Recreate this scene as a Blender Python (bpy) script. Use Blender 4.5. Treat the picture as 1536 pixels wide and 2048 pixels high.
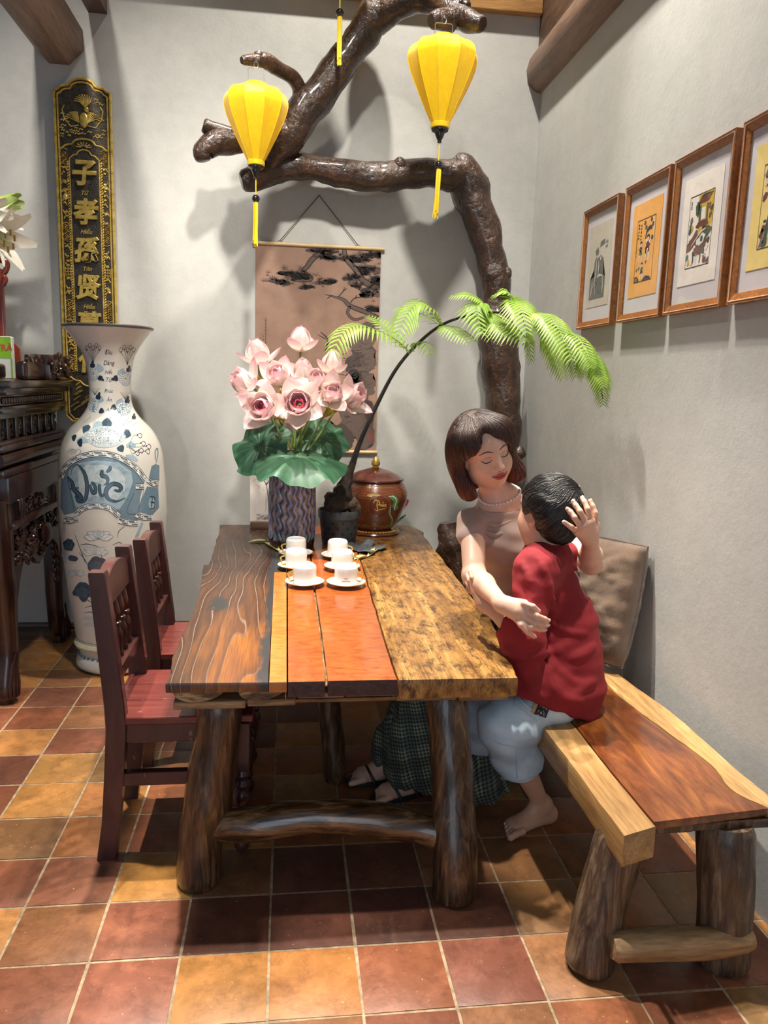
import bpy, bmesh, math, random
import numpy as np
from mathutils import Vector, Matrix, noise

for o in list(bpy.data.objects):
    bpy.data.objects.remove(o)
SC = bpy.context.scene
COL = SC.collection
RND = random.Random(7)

# ------------------------------------------------------------------ camera
CAM_H = 1.45
YAW, PITCH, ROLL, FOC = 0.127013281, 0.168998316, 0.0297705353, 1540.76
_f = Vector((math.sin(YAW) * math.cos(PITCH), math.cos(YAW) * math.cos(PITCH), -math.sin(PITCH)))
_r = Vector((math.cos(YAW), -math.sin(YAW), 0))
_u = _r.cross(_f)
CR = math.cos(ROLL) * _r + math.sin(ROLL) * _u
CU = -math.sin(ROLL) * _r + math.cos(ROLL) * _u
CF = _f
cam = bpy.data.cameras.new('camera')
cam.sensor_fit = 'AUTO'
cam.sensor_width = 36.0
cam.lens = FOC / 2048 * 36.0
cam.clip_start = 0.05
camo = bpy.data.objects.new('camera', cam)
COL.objects.link(camo)
M = Matrix.Identity(4)
for i in range(3):
    M[i][0], M[i][1], M[i][2] = CR[i], CU[i], -CF[i]
M[2][3] = CAM_H
camo.matrix_world = M
SC.camera = camo

# ------------------------------------------------------------------ light
SC.view_settings.view_transform = 'Standard'
SC.view_settings.look = 'None'
SC.view_settings.gamma = 1.0
SC.view_settings.use_curve_mapping = False
SC.view_settings.exposure = 0.15
world = bpy.data.worlds.new('daylight')
SC.world = world
world.use_nodes = True
bg = world.node_tree.nodes['Background']
bg.inputs[0].default_value = (0.68, 0.84, 1.0, 1)
bg.inputs[1].default_value = 0.21


def lamp(name, loc, target, power, size=0.05, angle=70, blend=0.6, color=(1, .93, .82)):
    l = bpy.data.lights.new(name, 'SPOT')
    l.energy = power
    l.shadow_soft_size = size
    l.spot_size = math.radians(angle)
    l.spot_blend = blend
    l.color = color
    o = bpy.data.objects.new(name, l)
    COL.objects.link(o)
    o.location = loc
    d = Vector(target) - Vector(loc)
    o.rotation_euler = d.to_track_quat('-Z', 'Y').to_euler()
    return o


# downlights under the roof, followed by two added fill spots
lamp('spot_lamp', (0.40, 3.30, 5.2), (0.50, 3.6, 0.8), 620, .06, 84, .8)
lamp('spot_lamp', (-0.55, 3.25, 4.9), (0.10, 2.30, 0.5), 950, .05, 46, .7)
lamp('spot_lamp', (0.62, 3.0, 4.9), (0.95, 1.9, 0.4), 560, .05, 50, .7)
lamp('spot_lamp', (0.98, 1.72, 4.9), (1.02, 2.28, 0.4), 700, .05, 13.5, .5)
lamp('spot_lamp', (-1.35, 2.40, 4.9), (-.95, 2.15, 0.0), 1350, .05, 36, .9)
lamp('spot_lamp', (0.20, 1.20, 4.9), (0.15, 4.0, 1.5), 750, .12, 42, .8)  # added front fill to brighten the lotus, scroll and back wall
lamp('spot_lamp', (-1.2, 1.6, 5.0), (-0.9, 4.2, 1.4), 560, .12, 50, .9)  # added fill to even out the left part of the back wall

# daylight from the open doorway behind the viewer
_l = bpy.data.lights.new('doorway_daylight', 'AREA')
_l.shape = 'RECTANGLE'
_l.size, _l.size_y = 1.7, 2.2
_l.energy = 20
_l.color = (.74, .87, 1.0)
_o = bpy.data.objects.new('doorway_daylight', _l)
COL.objects.link(_o)
_o.location = (-.5, -1.45, 1.35)
_o.rotation_euler = (math.radians(90), 0, math.radians(-6))

# ------------------------------------------------------------------ helpers


def ray(x, y):
    return CR * ((x - 768) / FOC) - CU * ((y - 1024) / FOC) + CF


def onz(x, y, z):
    d = ray(x, y)
    return d * ((z - CAM_H) / d.z) + Vector((0, 0, CAM_H))


def ony(x, y, Y):
    d = ray(x, y)
    return d * (Y / d.y) + Vector((0, 0, CAM_H))


def onx(x, y, X):
    d = ray(x, y)
    return d * (X / d.x) + Vector((0, 0, CAM_H))


def origin(p):
    v = Vector((0, 0, 0))
    while p is not None:
        v = v + p.location
        p = p.parent
    return v


def mk(name, geo, mat=None, parent=None, smooth=True, angle=40, uvcol=None):
    V, F = geo
    o0 = origin(parent)
    me = bpy.data.meshes.new(name)
    me.from_pydata([(v[0] - o0.x, v[1] - o0.y, v[2] - o0.z) for v in V], [], F)
    me.validate()
    if mat is not None:
        me.materials.append(mat)
    if smooth:
        me.polygons.foreach_set('use_smooth', [True] * len(me.polygons))
        if angle < 180:
            try:
                me.set_sharp_from_angle(angle=math.radians(angle))
            except Exception:
                pass
    me.update()
    o = bpy.data.objects.new(name, me)
    COL.objects.link(o)
    o.parent = parent
    return o


def tag(o, label=None, cat=None, group=None, kind=None):
    if label:
        o['label'] = label
    if cat:
        o['category'] = cat
    if group:
        o['group'] = group
    if kind:
        o['kind'] = kind
    return o


def thing(name, loc, label, cat, group=None):
    o = bpy.data.objects.new(name, None)
    o.empty_display_size = 0.05
    COL.objects.link(o)
    o.location = loc
    return tag(o, label, cat, group)


def kids(o):
    return [c for c in bpy.data.objects if c.parent == o]


def copy_tree(o, parent=None):
    c = o.copy()
    COL.objects.link(c)
    c.parent = parent
    for ch in kids(o):
        copy_tree(ch, c)
    return c


def join(*gs):
    V, F = [], []
    for g in gs:
        n = len(V)
        V.extend([tuple(v) for v in g[0]])
        F.extend([tuple(i + n for i in f) for f in g[1]])
    return V, F


def xf(g, m):
    return [tuple(m @ Vector(v)) for v in g[0]], g[1]


def moved(g, d):
    return [(v[0] + d[0], v[1] + d[1], v[2] + d[2]) for v in g[0]], g[1]


def from_bm(bm):
    bm.verts.index_update()
    V = [tuple(v.co) for v in bm.verts]
    F = [tuple(v.index for v in f.verts) for f in bm.faces]
    bm.free()
    return V, F


def bbox(x0, x1, y0, y1, z0, z1, bev=.004, seg=2, wob=0.0):
    bm = bmesh.new()
    vs = [bm.verts.new((x, y, z)) for x in (x0, x1) for y in (y0, y1) for z in (z0, z1)]
    for f in ((0, 1, 3, 2), (4, 6, 7, 5), (0, 4, 5, 1), (2, 3, 7, 6), (0, 2, 6, 4), (1, 5, 7, 3)):
        bm.faces.new([vs[i] for i in f])
    bmesh.ops.recalc_face_normals(bm, faces=list(bm.faces))
    if bev > 0:
        bmesh.ops.bevel(bm, geom=list(bm.edges), offset=bev, segments=seg, profile=.6, affect='EDGES')
    return from_bm(bm)


def prism(poly, z0, z1, bev=0.0, axis='Z', seg=1, sub=0):
    """outline in 2-D extruded along an axis"""
    def P(a, b, c):
        return {'Z': (a, b, c), 'Y': (a, c, b), 'X': (c, a, b)}[axis]
    bm = bmesh.new()
    lo = [bm.verts.new(P(a, b, z0)) for a, b in poly]
    hi = [bm.verts.new(P(a, b, z1)) for a, b in poly]
    n = len(poly)
    f0 = bm.faces.new(lo)
    f1 = bm.faces.new(hi)
    for i in range(n):
        j = (i + 1) % n
        bm.faces.new((lo[i], lo[j], hi[j], hi[i]))
    bmesh.ops.recalc_face_normals(bm, faces=list(bm.faces))
    if bev > 0:
        ed = [e for e in f0.edges] + [e for e in f1.edges]
        bmesh.ops.bevel(bm, geom=ed, offset=bev, segments=seg, profile=.6, affect='EDGES')
    ng = [f for f in bm.faces if len(f.verts) > 4]
    bmesh.ops.triangulate(bm, faces=ng)
    return from_bm(bm)


def cr(pts, n):
    """Catmull-Rom through pts (any dimension), n samples"""
    P = [np.array(p, float) for p in pts]
    P = [2 * P[0] - P[1]] + P + [2 * P[-1] - P[-2]]
    m = len(P) - 3
    out = []
    for k in range(n):
        t = k / (n - 1) * m
        i = min(int(t), m - 1)
        t -= i
        a, b, c, d = P[i:i + 4]
        out.append(.5 * ((2 * b) + (c - a) * t + (2 * a - 5 * b + 4 * c - d) * t * t + (3 * b - a - 3 * c + d) * t ** 3))
    return out


def tube(pts, rad, seg=12, cap=True, nz=0.0, nf=8.0, flat=1.0, endround=0.0, seed=0.0, up=None):
    pts = [Vector(p) for p in pts]
    n = len(pts)
    if not hasattr(rad, '__len__'):
        rad = [rad] * n
    V, F = [], []
    t0 = (pts[1] - pts[0]).normalized()
    a = Vector(up) if up is not None else (Vector((0, 0, 1)) if abs(t0.z) < .9 else Vector((1, 0, 0)))
    u = (a - t0 * a.dot(t0)).normalized()
    for i, p in enumerate(pts):
        t = (pts[min(i + 1, n - 1)] - pts[max(i - 1, 0)]).normalized()
        u = (u - t * u.dot(t)).normalized()
        w = t.cross(u)
        for k in range(seg):
            an = 2 * math.pi * k / seg
            d = u * math.cos(an) * flat + w * math.sin(an)
            r = rad[i]
            if nz:
                q = p * nf + d * (nf * r * .9) + Vector((seed, seed * 1.7, seed * .3))
                r *= 1 + nz * noise.noise(q) + nz * .5 * noise.noise(q * 2.3)
            V.append(tuple(p + d * r))
    for i in range(n - 1):
        for k in range(seg):
            k2 = (k + 1) % seg
            F.append((i * seg + k, i * seg + k2, (i + 1) * seg + k2, (i + 1) * seg + k))
    if cap:
        F.append(tuple(range(seg - 1, -1, -1)))
        F.append(tuple((n - 1) * seg + k for k in range(seg)))
    return V, F


def log(a, b, ra, rb, n=16, seg=20, nz=.12, nf=7, bow=(0, 0, 0), seed=0.0, ch=.008):
    """a debarked log with bevelled ends"""
    a, b, bow = Vector(a), Vector(b), Vector(bow)
    L = (b - a).length
    ts = [0, ch / L] + [ch / L + (1 - 2 * ch / L) * k / (n - 1) for k in range(1, n - 1)] + [1 - ch / L, 1]
    pts = [a.lerp(b, t) + bow * (4 * t * (1 - t)) for t in ts]
    rad = [ra + (rb - ra) * t for t in ts]
    rad[0] -= ch
    rad[-1] -= ch
    return tube(pts, rad, seg, True, nz, nf, seed=seed)


def lathe(prof, c=(0, 0, 0), seg=32, capb=True, capt=True):
    V, F = [], []
    n = len(prof)
    for r, z in prof:
        for k in range(seg):
            an = 2 * math.pi * k / seg
            V.append((c[0] + r * math.cos(an), c[1] + r * math.sin(an), c[2] + z))
    for i in range(n - 1):
        for k in range(seg):
            k2 = (k + 1) % seg
            F.append((i * seg + k, i * seg + k2, (i + 1) * seg + k2, (i + 1) * seg + k))
    if capb:
        F.append(tuple(range(seg - 1, -1, -1)))
    if capt:
        F.append(tuple((n - 1) * seg + k for k in range(seg)))
    return V, F


def smooth_prof(prof, n=60):
    return [tuple(p) for p in cr(prof, n)]


def ball(c, r, seg=16, rings=10):
    if not hasattr(r, '__len__'):
        r = (r, r, r)
    V = [(c[0], c[1], c[2] - r[2])]
    for i in range(1, rings):
        a = math.pi * i / rings
        for k in range(seg):
            b = 2 * math.pi * k / seg
            V.append((c[0] + r[0] * math.sin(a) * math.cos(b), c[1] + r[1] * math.sin(a) * math.sin(b), c[2] - r[2] * math.cos(a)))
    V.append((c[0], c[1], c[2] + r[2]))
    F = []
    for k in range(seg):
        F.append((0, 1 + (k + 1) % seg, 1 + k))
        F.append((len(V) - 1, 1 + (rings - 2) * seg + k, 1 + (rings - 2) * seg + (k + 1) % seg))
    for i in range(rings - 2):
        for k in range(seg):
            k2 = (k + 1) % seg
            F.append((1 + i * seg + k, 1 + i * seg + k2, 1 + (i + 1) * seg + k2, 1 + (i + 1) * seg + k))
    return V, F


# ------------------------------------------------------------------ materials


class NT:
    def __init__(s, name):
        s.m = bpy.data.materials.new(name)
        s.m.use_nodes = True
        s.t = s.m.node_tree
        s.b = s.t.nodes['Principled BSDF']
        s.tc = None

    def n(s, typ, **kw):
        nd = s.t.nodes.new(typ)
        for k, v in kw.items():
            setattr(nd, k, v)
        return nd

    def link(s, a, b):
        s.t.links.new(a, b)

    def put(s, sock, v):
        if hasattr(v, 'is_linked') or hasattr(v, 'links'):
            s.link(v, sock)
        else:
            if isinstance(v, (tuple, list)) and len(v) == 3 and sock.type == 'RGBA':
                v = (*v, 1)
            sock.default_value = v

    def co(s, scale=(1, 1, 1), rot=(0, 0, 0), loc=(0, 0, 0), kind='Object'):
        if s.tc is None:
            s.tc = s.n('ShaderNodeTexCoord')
        mp = s.n('ShaderNodeMapping')
        mp.inputs['Scale'].default_value = scale
        mp.inputs['Rotation'].default_value = rot
        mp.inputs['Location'].default_value = loc
        s.link(s.tc.outputs[kind], mp.inputs[0])
        return mp.outputs[0]

    def noise(s, co, scale=5, detail=4, rough=.55, dist=0.0):
        nd = s.n('ShaderNodeTexNoise')
        s.link(co, nd.inputs['Vector'])
        nd.inputs['Scale'].default_value = scale
        nd.inputs['Detail'].default_value = detail
        nd.inputs['Roughness'].default_value = rough
        nd.inputs['Distortion'].default_value = dist
        return nd.outputs['Fac']

    def wave(s, co, scale=5, dist=2, detail=2, dscale=1, typ='BANDS', direction='X', prof='SIN'):
        nd = s.n('ShaderNodeTexWave')
        nd.wave_type = typ
        if typ == 'BANDS':
            nd.bands_direction = direction
        else:
            nd.rings_direction = direction
        nd.wave_profile = prof
        s.link(co, nd.inputs['Vector'])
        nd.inputs['Scale'].default_value = scale
        nd.inputs['Distortion'].default_value = dist
        nd.inputs['Detail'].default_value = detail
        nd.inputs['Detail Scale'].default_value = dscale
        return nd.outputs['Fac']

    def vor(s, co, scale=5, feature='F1', out='Distance'):
        nd = s.n('ShaderNodeTexVoronoi')
        nd.feature = feature
        s.link(co, nd.inputs['Vector'])
        nd.inputs['Scale'].default_value = scale
        return nd.outputs[out]

    def ramp(s, fac, stops, interp='LINEAR'):
        nd = s.n('ShaderNodeValToRGB')
        e = nd.color_ramp.elements
        while len(e) < len(stops):
            e.new(.5)
        nd.color_ramp.interpolation = interp
        for i, (p, c) in enumerate(stops):
            if not hasattr(c, '__len__'):
                c = (c, c, c)
            e[i].position = p
            e[i].color = (*c, 1)
        s.link(fac, nd.inputs[0])
        return nd.outputs[0]

    def mix(s, fac, a, b, typ='MIX'):
        nd = s.n('ShaderNodeMix')
        nd.data_type = 'RGBA'
        nd.blend_type = typ
        s.put(nd.inputs[0], fac)
        s.put(nd.inputs[6], a)
        s.put(nd.inputs[7], b)
        return nd.outputs[2]

    def math(s, op, a, b=0.0):
        nd = s.n('ShaderNodeMath')
        nd.operation = op
        s.put(nd.inputs[0], a)
        s.put(nd.inputs[1], b)
        return nd.outputs[0]

    def bump(s, h, strength=.3, dist=.01, normal=None):
        nd = s.n('ShaderNodeBump')
        nd.inputs['Strength'].default_value = strength
        nd.inputs['Distance'].default_value = dist
        s.link(h, nd.inputs['Height'])
        if normal is not None:
            s.link(normal, nd.inputs['Normal'])
        s.link(nd.outputs[0], s.b.inputs['Normal'])
        return nd.outputs[0]

    def set(s, **kw):
        names = dict(col='Base Color', rough='Roughness', metal='Metallic', spec='Specular IOR Level', coat='Coat Weight',
                     coatr='Coat Roughness', sss='Subsurface Weight', trans='Transmission Weight', sheen='Sheen Weight', ior='IOR', alpha='Alpha')
        for k, v in kw.items():
            s.put(s.b.inputs[names[k]], v)
        return s


def plain(name, col, rough=.5, metal=0.0, var=.12, bump=0.0, scale=20, **kw):
    t = NT(name)
    c = t.co()
    nz = t.noise(c, scale, 4)
    lo = tuple(x * (1 - var) for x in col)
    hi = tuple(min(1, x * (1 + var)) for x in col)
    t.set(col=t.ramp(nz, [(.3, lo), (.7, hi)]), rough=rough, metal=metal, **kw)
    if bump:
        t.bump(t.noise(c, scale * 3, 3), bump, .004)
    return t.m


def wood(name, stops, grain=(30, 2.2, 30), rough=.4, bumps=.25, dist=.6, fine=True, coat=0.0, blot=None):
    t = NT(name)
    c = t.co(grain)
    nz = t.noise(c, 1.0, 6, .6, dist)
    col = t.ramp(nz, stops)
    if fine:
        c2 = t.co(tuple(g * 6 for g in grain))
        f = t.noise(c2, 1.0, 2)
        col = t.mix(.5, col, t.ramp(f, [(.35, .45), (.6, 1.0)]), 'MULTIPLY')
    if blot:
        bco = t.co(blot[0])
        bf = t.ramp(t.noise(bco, 1, 5, .65), [(blot[1], 0), (blot[2], 1)])
        col = t.mix(bf, col, blot[3])
    t.set(col=col, rough=rough, coat=coat, coatr=.12)
    if bumps:
        t.bump(nz, bumps, .004)
    return t.m

# ------------------------------------------------------------------ the room
YB, XR = 4.30, 1.325
TS = .2222
TX0, TY0 = -.2590, 1.7750


def mat_wall():
    t = NT('plaster')
    c = t.co((1, 1, 1))
    a = t.noise(c, 1.3, 5, .6)
    col = t.ramp(a, [(.3, (.43, .432, .415)), (.7, (.50, .495, .475))])
    b = t.noise(c, 14, 5, .7)
    col = t.mix(.35, col, t.ramp(b, [(.35, .80), (.6, 1.0)]), 'MULTIPLY')
    t.set(col=col, rough=.75, spec=.3)
    h = t.mix(.4, t.noise(c, 60, 4, .6), t.noise(c, 8, 3))
    t.bump(h, .22, .006)
    return t.m


def mat_tile():
    t = NT('terracotta_tile')
    oi = t.n('ShaderNodeObjectInfo')
    rnd = oi.outputs['Random']
    g = t.n('ShaderNodeNewGeometry')
    mp = t.n('ShaderNodeMapping')
    t.link(g.outputs['Position'], mp.inputs[0])
    c = mp.outputs[0]
    cl = oi.outputs['Color']
    blo = t.noise(c, 6, 8, .75, .5)
    lite = t.mix(1, cl, (1.75, 1.65, 1.5), 'MULTIPLY')
    col = t.mix(t.ramp(blo, [(.46, 0), (.68, .8)]), cl, lite)
    dk = t.noise(c, 15, 8, .78, .3)
    col = t.mix(t.ramp(dk, [(.48, 0), (.70, .8)]), col, t.mix(1, col, (.50, .46, .46), 'MULTIPLY'))
    ol = t.noise(c, 3.1, 5, .7, .3)
    col = t.mix(t.ramp(ol, [(.55, 0), (.75, .5)]), col, t.mix(1, col, (.85, 1.15, .9), 'MULTIPLY'))
    sp = t.ramp(t.noise(c, 95, 2, .6), [(.70, 0), (.76, 1)])
    col = t.mix(t.math('MULTIPLY', sp, .55), col, (.75, .55, .36))
    t.set(col=col, rough=t.ramp(blo, [(.3, .26), (.7, .46)]), spec=.5)
    t.bump(t.mix(.5, t.noise(c, 40, 4), dk), .25, .003)
    return t.m


M_WALL = mat_wall()
M_TILE = mat_tile()
M_GROUT = plain('grout', (.36, .26, .16), .8, var=.4, bump=.4, scale=40)

floor = mk('floor', bbox(-4.2, XR + .1, -1.5, YB + .1, -.12, -.0016, 0), M_GROUT, smooth=False)
tag(floor, 'floor of square terracotta tiles with pale joints', 'floor', kind='structure')
TCOL = [(.30, .105, .045), (.25, .085, .042), (.36, .14, .05), (.21, .075, .042), (.42, .19, .06), (.27, .12, .055), (.31, .16, .06), (.18, .068, .04)]
tmesh = []
for k in range(6):
    r = random.Random(k)
    h = TS / 2 - .0022
    po = []
    for sx, sy in ((-1, -1), (1, -1), (1, 1), (-1, 1)):
        po.append((sx * (h - r.uniform(0, .0025)), sy * (h - r.uniform(0, .0025))))
    V, F = prism(po, -.02, 0.0, .0018, seg=2)
    me = bpy.data.meshes.new('tile')
    me.from_pydata(V, [], F)
    me.materials.append(M_TILE)
    me.polygons.foreach_set('use_smooth', [True] * len(me.polygons))
    me.set_sharp_from_angle(angle=math.radians(30))
    tmesh.append(me)
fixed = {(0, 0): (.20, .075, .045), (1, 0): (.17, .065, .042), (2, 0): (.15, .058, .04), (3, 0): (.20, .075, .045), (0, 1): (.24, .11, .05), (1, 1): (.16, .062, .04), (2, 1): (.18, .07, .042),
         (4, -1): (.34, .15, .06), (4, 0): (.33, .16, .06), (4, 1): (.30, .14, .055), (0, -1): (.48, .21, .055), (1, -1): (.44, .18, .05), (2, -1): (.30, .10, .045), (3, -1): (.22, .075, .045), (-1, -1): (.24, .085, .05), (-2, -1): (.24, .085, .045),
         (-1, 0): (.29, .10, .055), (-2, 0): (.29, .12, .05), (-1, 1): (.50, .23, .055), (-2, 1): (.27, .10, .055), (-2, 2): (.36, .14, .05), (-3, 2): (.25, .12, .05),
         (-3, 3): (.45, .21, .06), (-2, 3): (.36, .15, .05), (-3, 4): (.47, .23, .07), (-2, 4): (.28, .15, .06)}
cand = []
extra = []
for i in range(-17, 8):
    for j in range(-14, 12):
        x0, y0 = TX0 + i * TS, TY0 + j * TS
        if x0 > XR - .02 or y0 > YB - .02 or x0 < -4.1 or y0 < -1.4:
            continue
        cx, cy = x0 + TS / 2, y0 + TS / 2
        if x0 > -2.35 and y0 > .85 and len(cand) < 300:
            cand.append((i, j, cx, cy))
        else:
            extra.append((cx, cy))
for q, (i, j, cx, cy) in enumerate(cand):
    o = bpy.data.objects.new('tile', tmesh[RND.randrange(6)])
    COL.objects.link(o)
    o.parent = floor
    o.location = (cx, cy, RND.uniform(-.0003, .0008))
    o.rotation_euler = (RND.uniform(-.0015, .0015), RND.uniform(-.0015, .0015), RND.choice((0, 1, 2, 3)) * math.pi / 2)
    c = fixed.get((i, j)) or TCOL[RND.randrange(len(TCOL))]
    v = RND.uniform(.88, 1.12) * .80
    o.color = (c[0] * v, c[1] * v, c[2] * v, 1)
gg = [bbox(cx - TS / 2 + .004, cx + TS / 2 - .004, cy - TS / 2 + .004, cy + TS / 2 - .004, -.02, -.0005, .003, 1) for cx, cy in extra]
o = mk('tiles', join(*gg), M_TILE, floor)
o.color = (.30, .11, .05, 1)
tag(o, kind='stuff')

wb = mk('wall_back', bbox(-4.2, XR + .25, YB, YB + .15, -.1, 5.7, 0), M_WALL, smooth=False)
tag(wb, 'off white plastered back wall behind the log table', 'wall', kind='structure')
wr = mk('wall_right', bbox(XR, XR + .15, -1.5, YB + .05, -.1, 5.7, 0), M_WALL, smooth=False)
tag(wr, 'off white plastered side wall with framed prints', 'wall', kind='structure')
M_DARKWOOD = wood('dark_roof_wood', [(.3, (.05, .026, .016)), (.7, (.13, .07, .045))], (2.2, 2.2, 20), .5)
M_BEAM = wood('beam_wood', [(.3, (.14, .08, .055)), (.7, (.27, .17, .12))], (26, 2.0, 26), .55)
M_PLANKY = wood('yellow_plank_wood', [(.3, (.38, .19, .06)), (.7, (.58, .33, .13))], (2, 26, 26), .45)
M_BASE = wood('skirting_wood', [(.3, (.07, .045, .03)), (.7, (.14, .09, .06))], (2, 26, 26), .4)
pr = [(0, 0), (.02, 0), (.02, .03), (.014, .036), (.014, .05), (.017, .054), (.012, .07), (0, .075)]
bb = mk('baseboard_back', prism([(YB - a, z) for a, z in pr], -4.2, XR, 0, 'X'), M_BASE)
tag(bb, 'dark brown moulded skirting along the back wall', 'baseboard', kind='structure')

# roof: boarded ceiling high above, out of frame
gc = thing('ceiling', (0, 0, 0), 'boarded wooden ceiling high over the room', 'ceiling')
tag(gc, kind='structure')
for k in range(14):
    mk('board', bbox(-4.2 + k * .41, -4.2 + k * .41 + .4, -1.5, YB, 5.6, 5.63, .003, 1), M_DARKWOOD, gc)

# beams entering the back wall
# left beam, octagonal
cx, cz = -1.135, 3.06
V = []
oc = []
for a in range(8):
    an = math.pi / 8 + a * math.pi / 4
    oc.append((cx + .125 * math.cos(an), cz + .125 * math.sin(an)))
b1 = mk('trim_1', prism(oc, 1.0, YB + .02, .006, 'Y', 2), M_BEAM)
tag(b1, 'chamfered brown roof beam entering the back wall above the gilded board', 'beam', kind='structure')
b1c = mk('trim_2', prism([(-.99, 3.19), (-.90, 3.19), (-.90, 3.30), (-.99, 3.30)], 1.0, YB + .02, .006, 'Y', 2), M_DARKWOOD)
tag(b1c, 'thin dark batten beside the chamfered roof beam', 'beam', kind='structure')
# right beam along the side wall, round nosed
rb = [(XR + .01, 2.98), (XR - .035, 2.99), (XR - .075, 3.03), (XR - .085, 3.09), (XR - .07, 3.15), (XR + .01, 3.17)]
b2 = mk('trim_3', prism(rb, .6, YB + .01, .008, 'Y', 2), M_BEAM)
tag(b2, 'round edged brown beam running along the side wall', 'beam', kind='structure')
b3 = thing('trim_4', (0, 0, 0), 'dark boarding above the round edged side beam', 'beam')
tag(b3, kind='structure')
for k in range(9):
    y1 = YB - k * .3
    mk('plank', bbox(XR - .028 - .008 * (k % 2), XR + .01, y1 - .292, y1, 3.14, 5.6, .004, 1), M_DARKWOOD, b3)
b4 = mk('trim_5', bbox(-4.2, XR - .03, YB - .05, YB + .01, 3.35, 3.62, .006, 2), M_PLANKY)
tag(b4, 'yellow wooden plank along the top of the back wall', 'beam', kind='structure')

# ------------------------------------------------------------------ log table
TT = .65


def mat_plankA():
    t = NT('weathered_fir_plank')
    sx = t.n('ShaderNodeSeparateXYZ')
    t.link(t.co((1, 1, 1)), sx.inputs[0])
    w = t.noise(t.co((5, 1.1, 2)), 1.0, 2, .4, .3)
    ph = t.math('ADD', t.math('MULTIPLY', sx.outputs[0], 24), t.math('MULTIPLY', w, 6.5))
    rings = t.math('FRACT', ph)
    base = t.ramp(rings, [(0, (.065, .026, .013)), (.45, (.13, .052, .020)), (.8, (.085, .034, .015)), (.93, (.10, .042, .018)), (.96, (.34, .23, .17)), (1, (.40, .28, .21))])
    edge = t.noise(t.co((6, .8, 4), loc=(3, 1, 0)), 1, 4, .6)
    base = t.mix(t.ramp(edge, [(.50, 0), (.62, .75)]), base, t.ramp(rings, [(0, (.42, .15, .022)), (.5, (.31, .10, .018)), (.9, (.16, .055, .018))]))
    fine = t.noise(t.co((220, 6, 60)), 1, 3)
    base = t.mix(.55, base, t.ramp(fine, [(.35, .35), (.6, 1)]), 'MULTIPLY')
    # knot and the black filler at the joint
    g = t.n('ShaderNodeVectorMath')
    g.operation = 'DISTANCE'
    t.link(t.co((1, .38, 0), loc=(.16, 3.1 * .38, 0)), g.inputs[0])
    g.inputs[1].default_value = (-.243, 2.70 * .38, 0)
    kn = t.math('ADD', g.outputs['Value'], t.math('MULTIPLY', t.math('SUBTRACT', t.noise(t.co((40, 14, 1)), 1, 6, .8), .5), .13))
    base = t.mix(t.ramp(kn, [(.026, 1), (.034, 0)]), base, (.030, .030, .032))
    # darker beyond an uneven line towards the far end
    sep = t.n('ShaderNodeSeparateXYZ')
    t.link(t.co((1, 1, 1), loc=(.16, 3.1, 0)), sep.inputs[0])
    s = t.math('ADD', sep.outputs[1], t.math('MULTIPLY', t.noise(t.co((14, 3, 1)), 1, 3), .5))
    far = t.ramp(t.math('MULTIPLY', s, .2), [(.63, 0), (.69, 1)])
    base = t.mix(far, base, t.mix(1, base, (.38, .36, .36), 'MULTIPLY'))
    fx = t.math('ADD', sep.outputs[0], t.math('MULTIPLY', t.math('SUBTRACT', t.noise(t.co((8, 4, 1)), 1, 4, .65), .5), .10))
    strip = t.ramp(t.math('MULTIPLY', t.math('ADD', fx, 1), .5), [(.463, 0), (.466, 1)])
    base = t.mix(strip, base, (.035, .034, .036))
    t.set(col=base, rough=.38, coat=.25, coatr=.15)
    t.bump(t.mix(.5, rings, fine), .35, .003)
    return t.m


def mat_lacq(name, lo, mid, hi):
    t = NT(name)
    c = t.co((22, 55, 20))
    w = t.noise(c, 1.0, 4, .6, .5)
    col = t.ramp(w, [(.25, lo), (.5, mid), (.75, hi)])
    big = t.noise(t.co((5, 2, 3)), 1, 3)
    col = t.mix(t.ramp(big, [(.35, .45), (.65, 0)]), col, lo)
    pit = t.noise(t.co((110, 30, 40)), 1, 3)
    col = t.mix(t.ramp(pit, [(.66, 0), (.72, .6)]), col, (.10, .02, .008))
    t.set(col=col, rough=.3, coat=.5, coatr=.1)
    t.bump(t.mix(.5, w, pit), .18, .002)
    return t.m


def mat_plankE(name='blotched_plank'):
    t = NT(name)
    c = t.co((26, 1.6, 26))
    w = t.noise(c, 1.0, 5, .6, .5)
    col = t.ramp(w, [(.25, (.22, .09, .022)), (.5, (.42, .205, .05)), (.72, (.62, .36, .11))])
    bl = t.noise(t.co((34, 13, 20)), 1.0, 8, .82, .3)
    col = t.mix(t.ramp(bl, [(.47, 0), (.60, .9)]), col, (.055, .022, .010))
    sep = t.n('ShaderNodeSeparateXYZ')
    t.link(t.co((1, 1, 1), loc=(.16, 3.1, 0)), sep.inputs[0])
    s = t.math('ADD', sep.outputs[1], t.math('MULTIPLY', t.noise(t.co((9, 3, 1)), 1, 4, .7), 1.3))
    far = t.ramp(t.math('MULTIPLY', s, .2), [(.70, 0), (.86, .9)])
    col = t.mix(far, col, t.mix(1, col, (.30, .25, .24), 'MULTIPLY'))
    fine = t.noise(t.co((260, 5, 60)), 1, 3)
    col = t.mix(.6, col, t.ramp(fine, [(.33, .35), (.58, 1)]), 'MULTIPLY')
    t.set(col=col, rough=.36, coat=.3, coatr=.15)
    t.bump(t.mix(.5, bl, fine), .4, .003)
    return t.m


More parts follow.
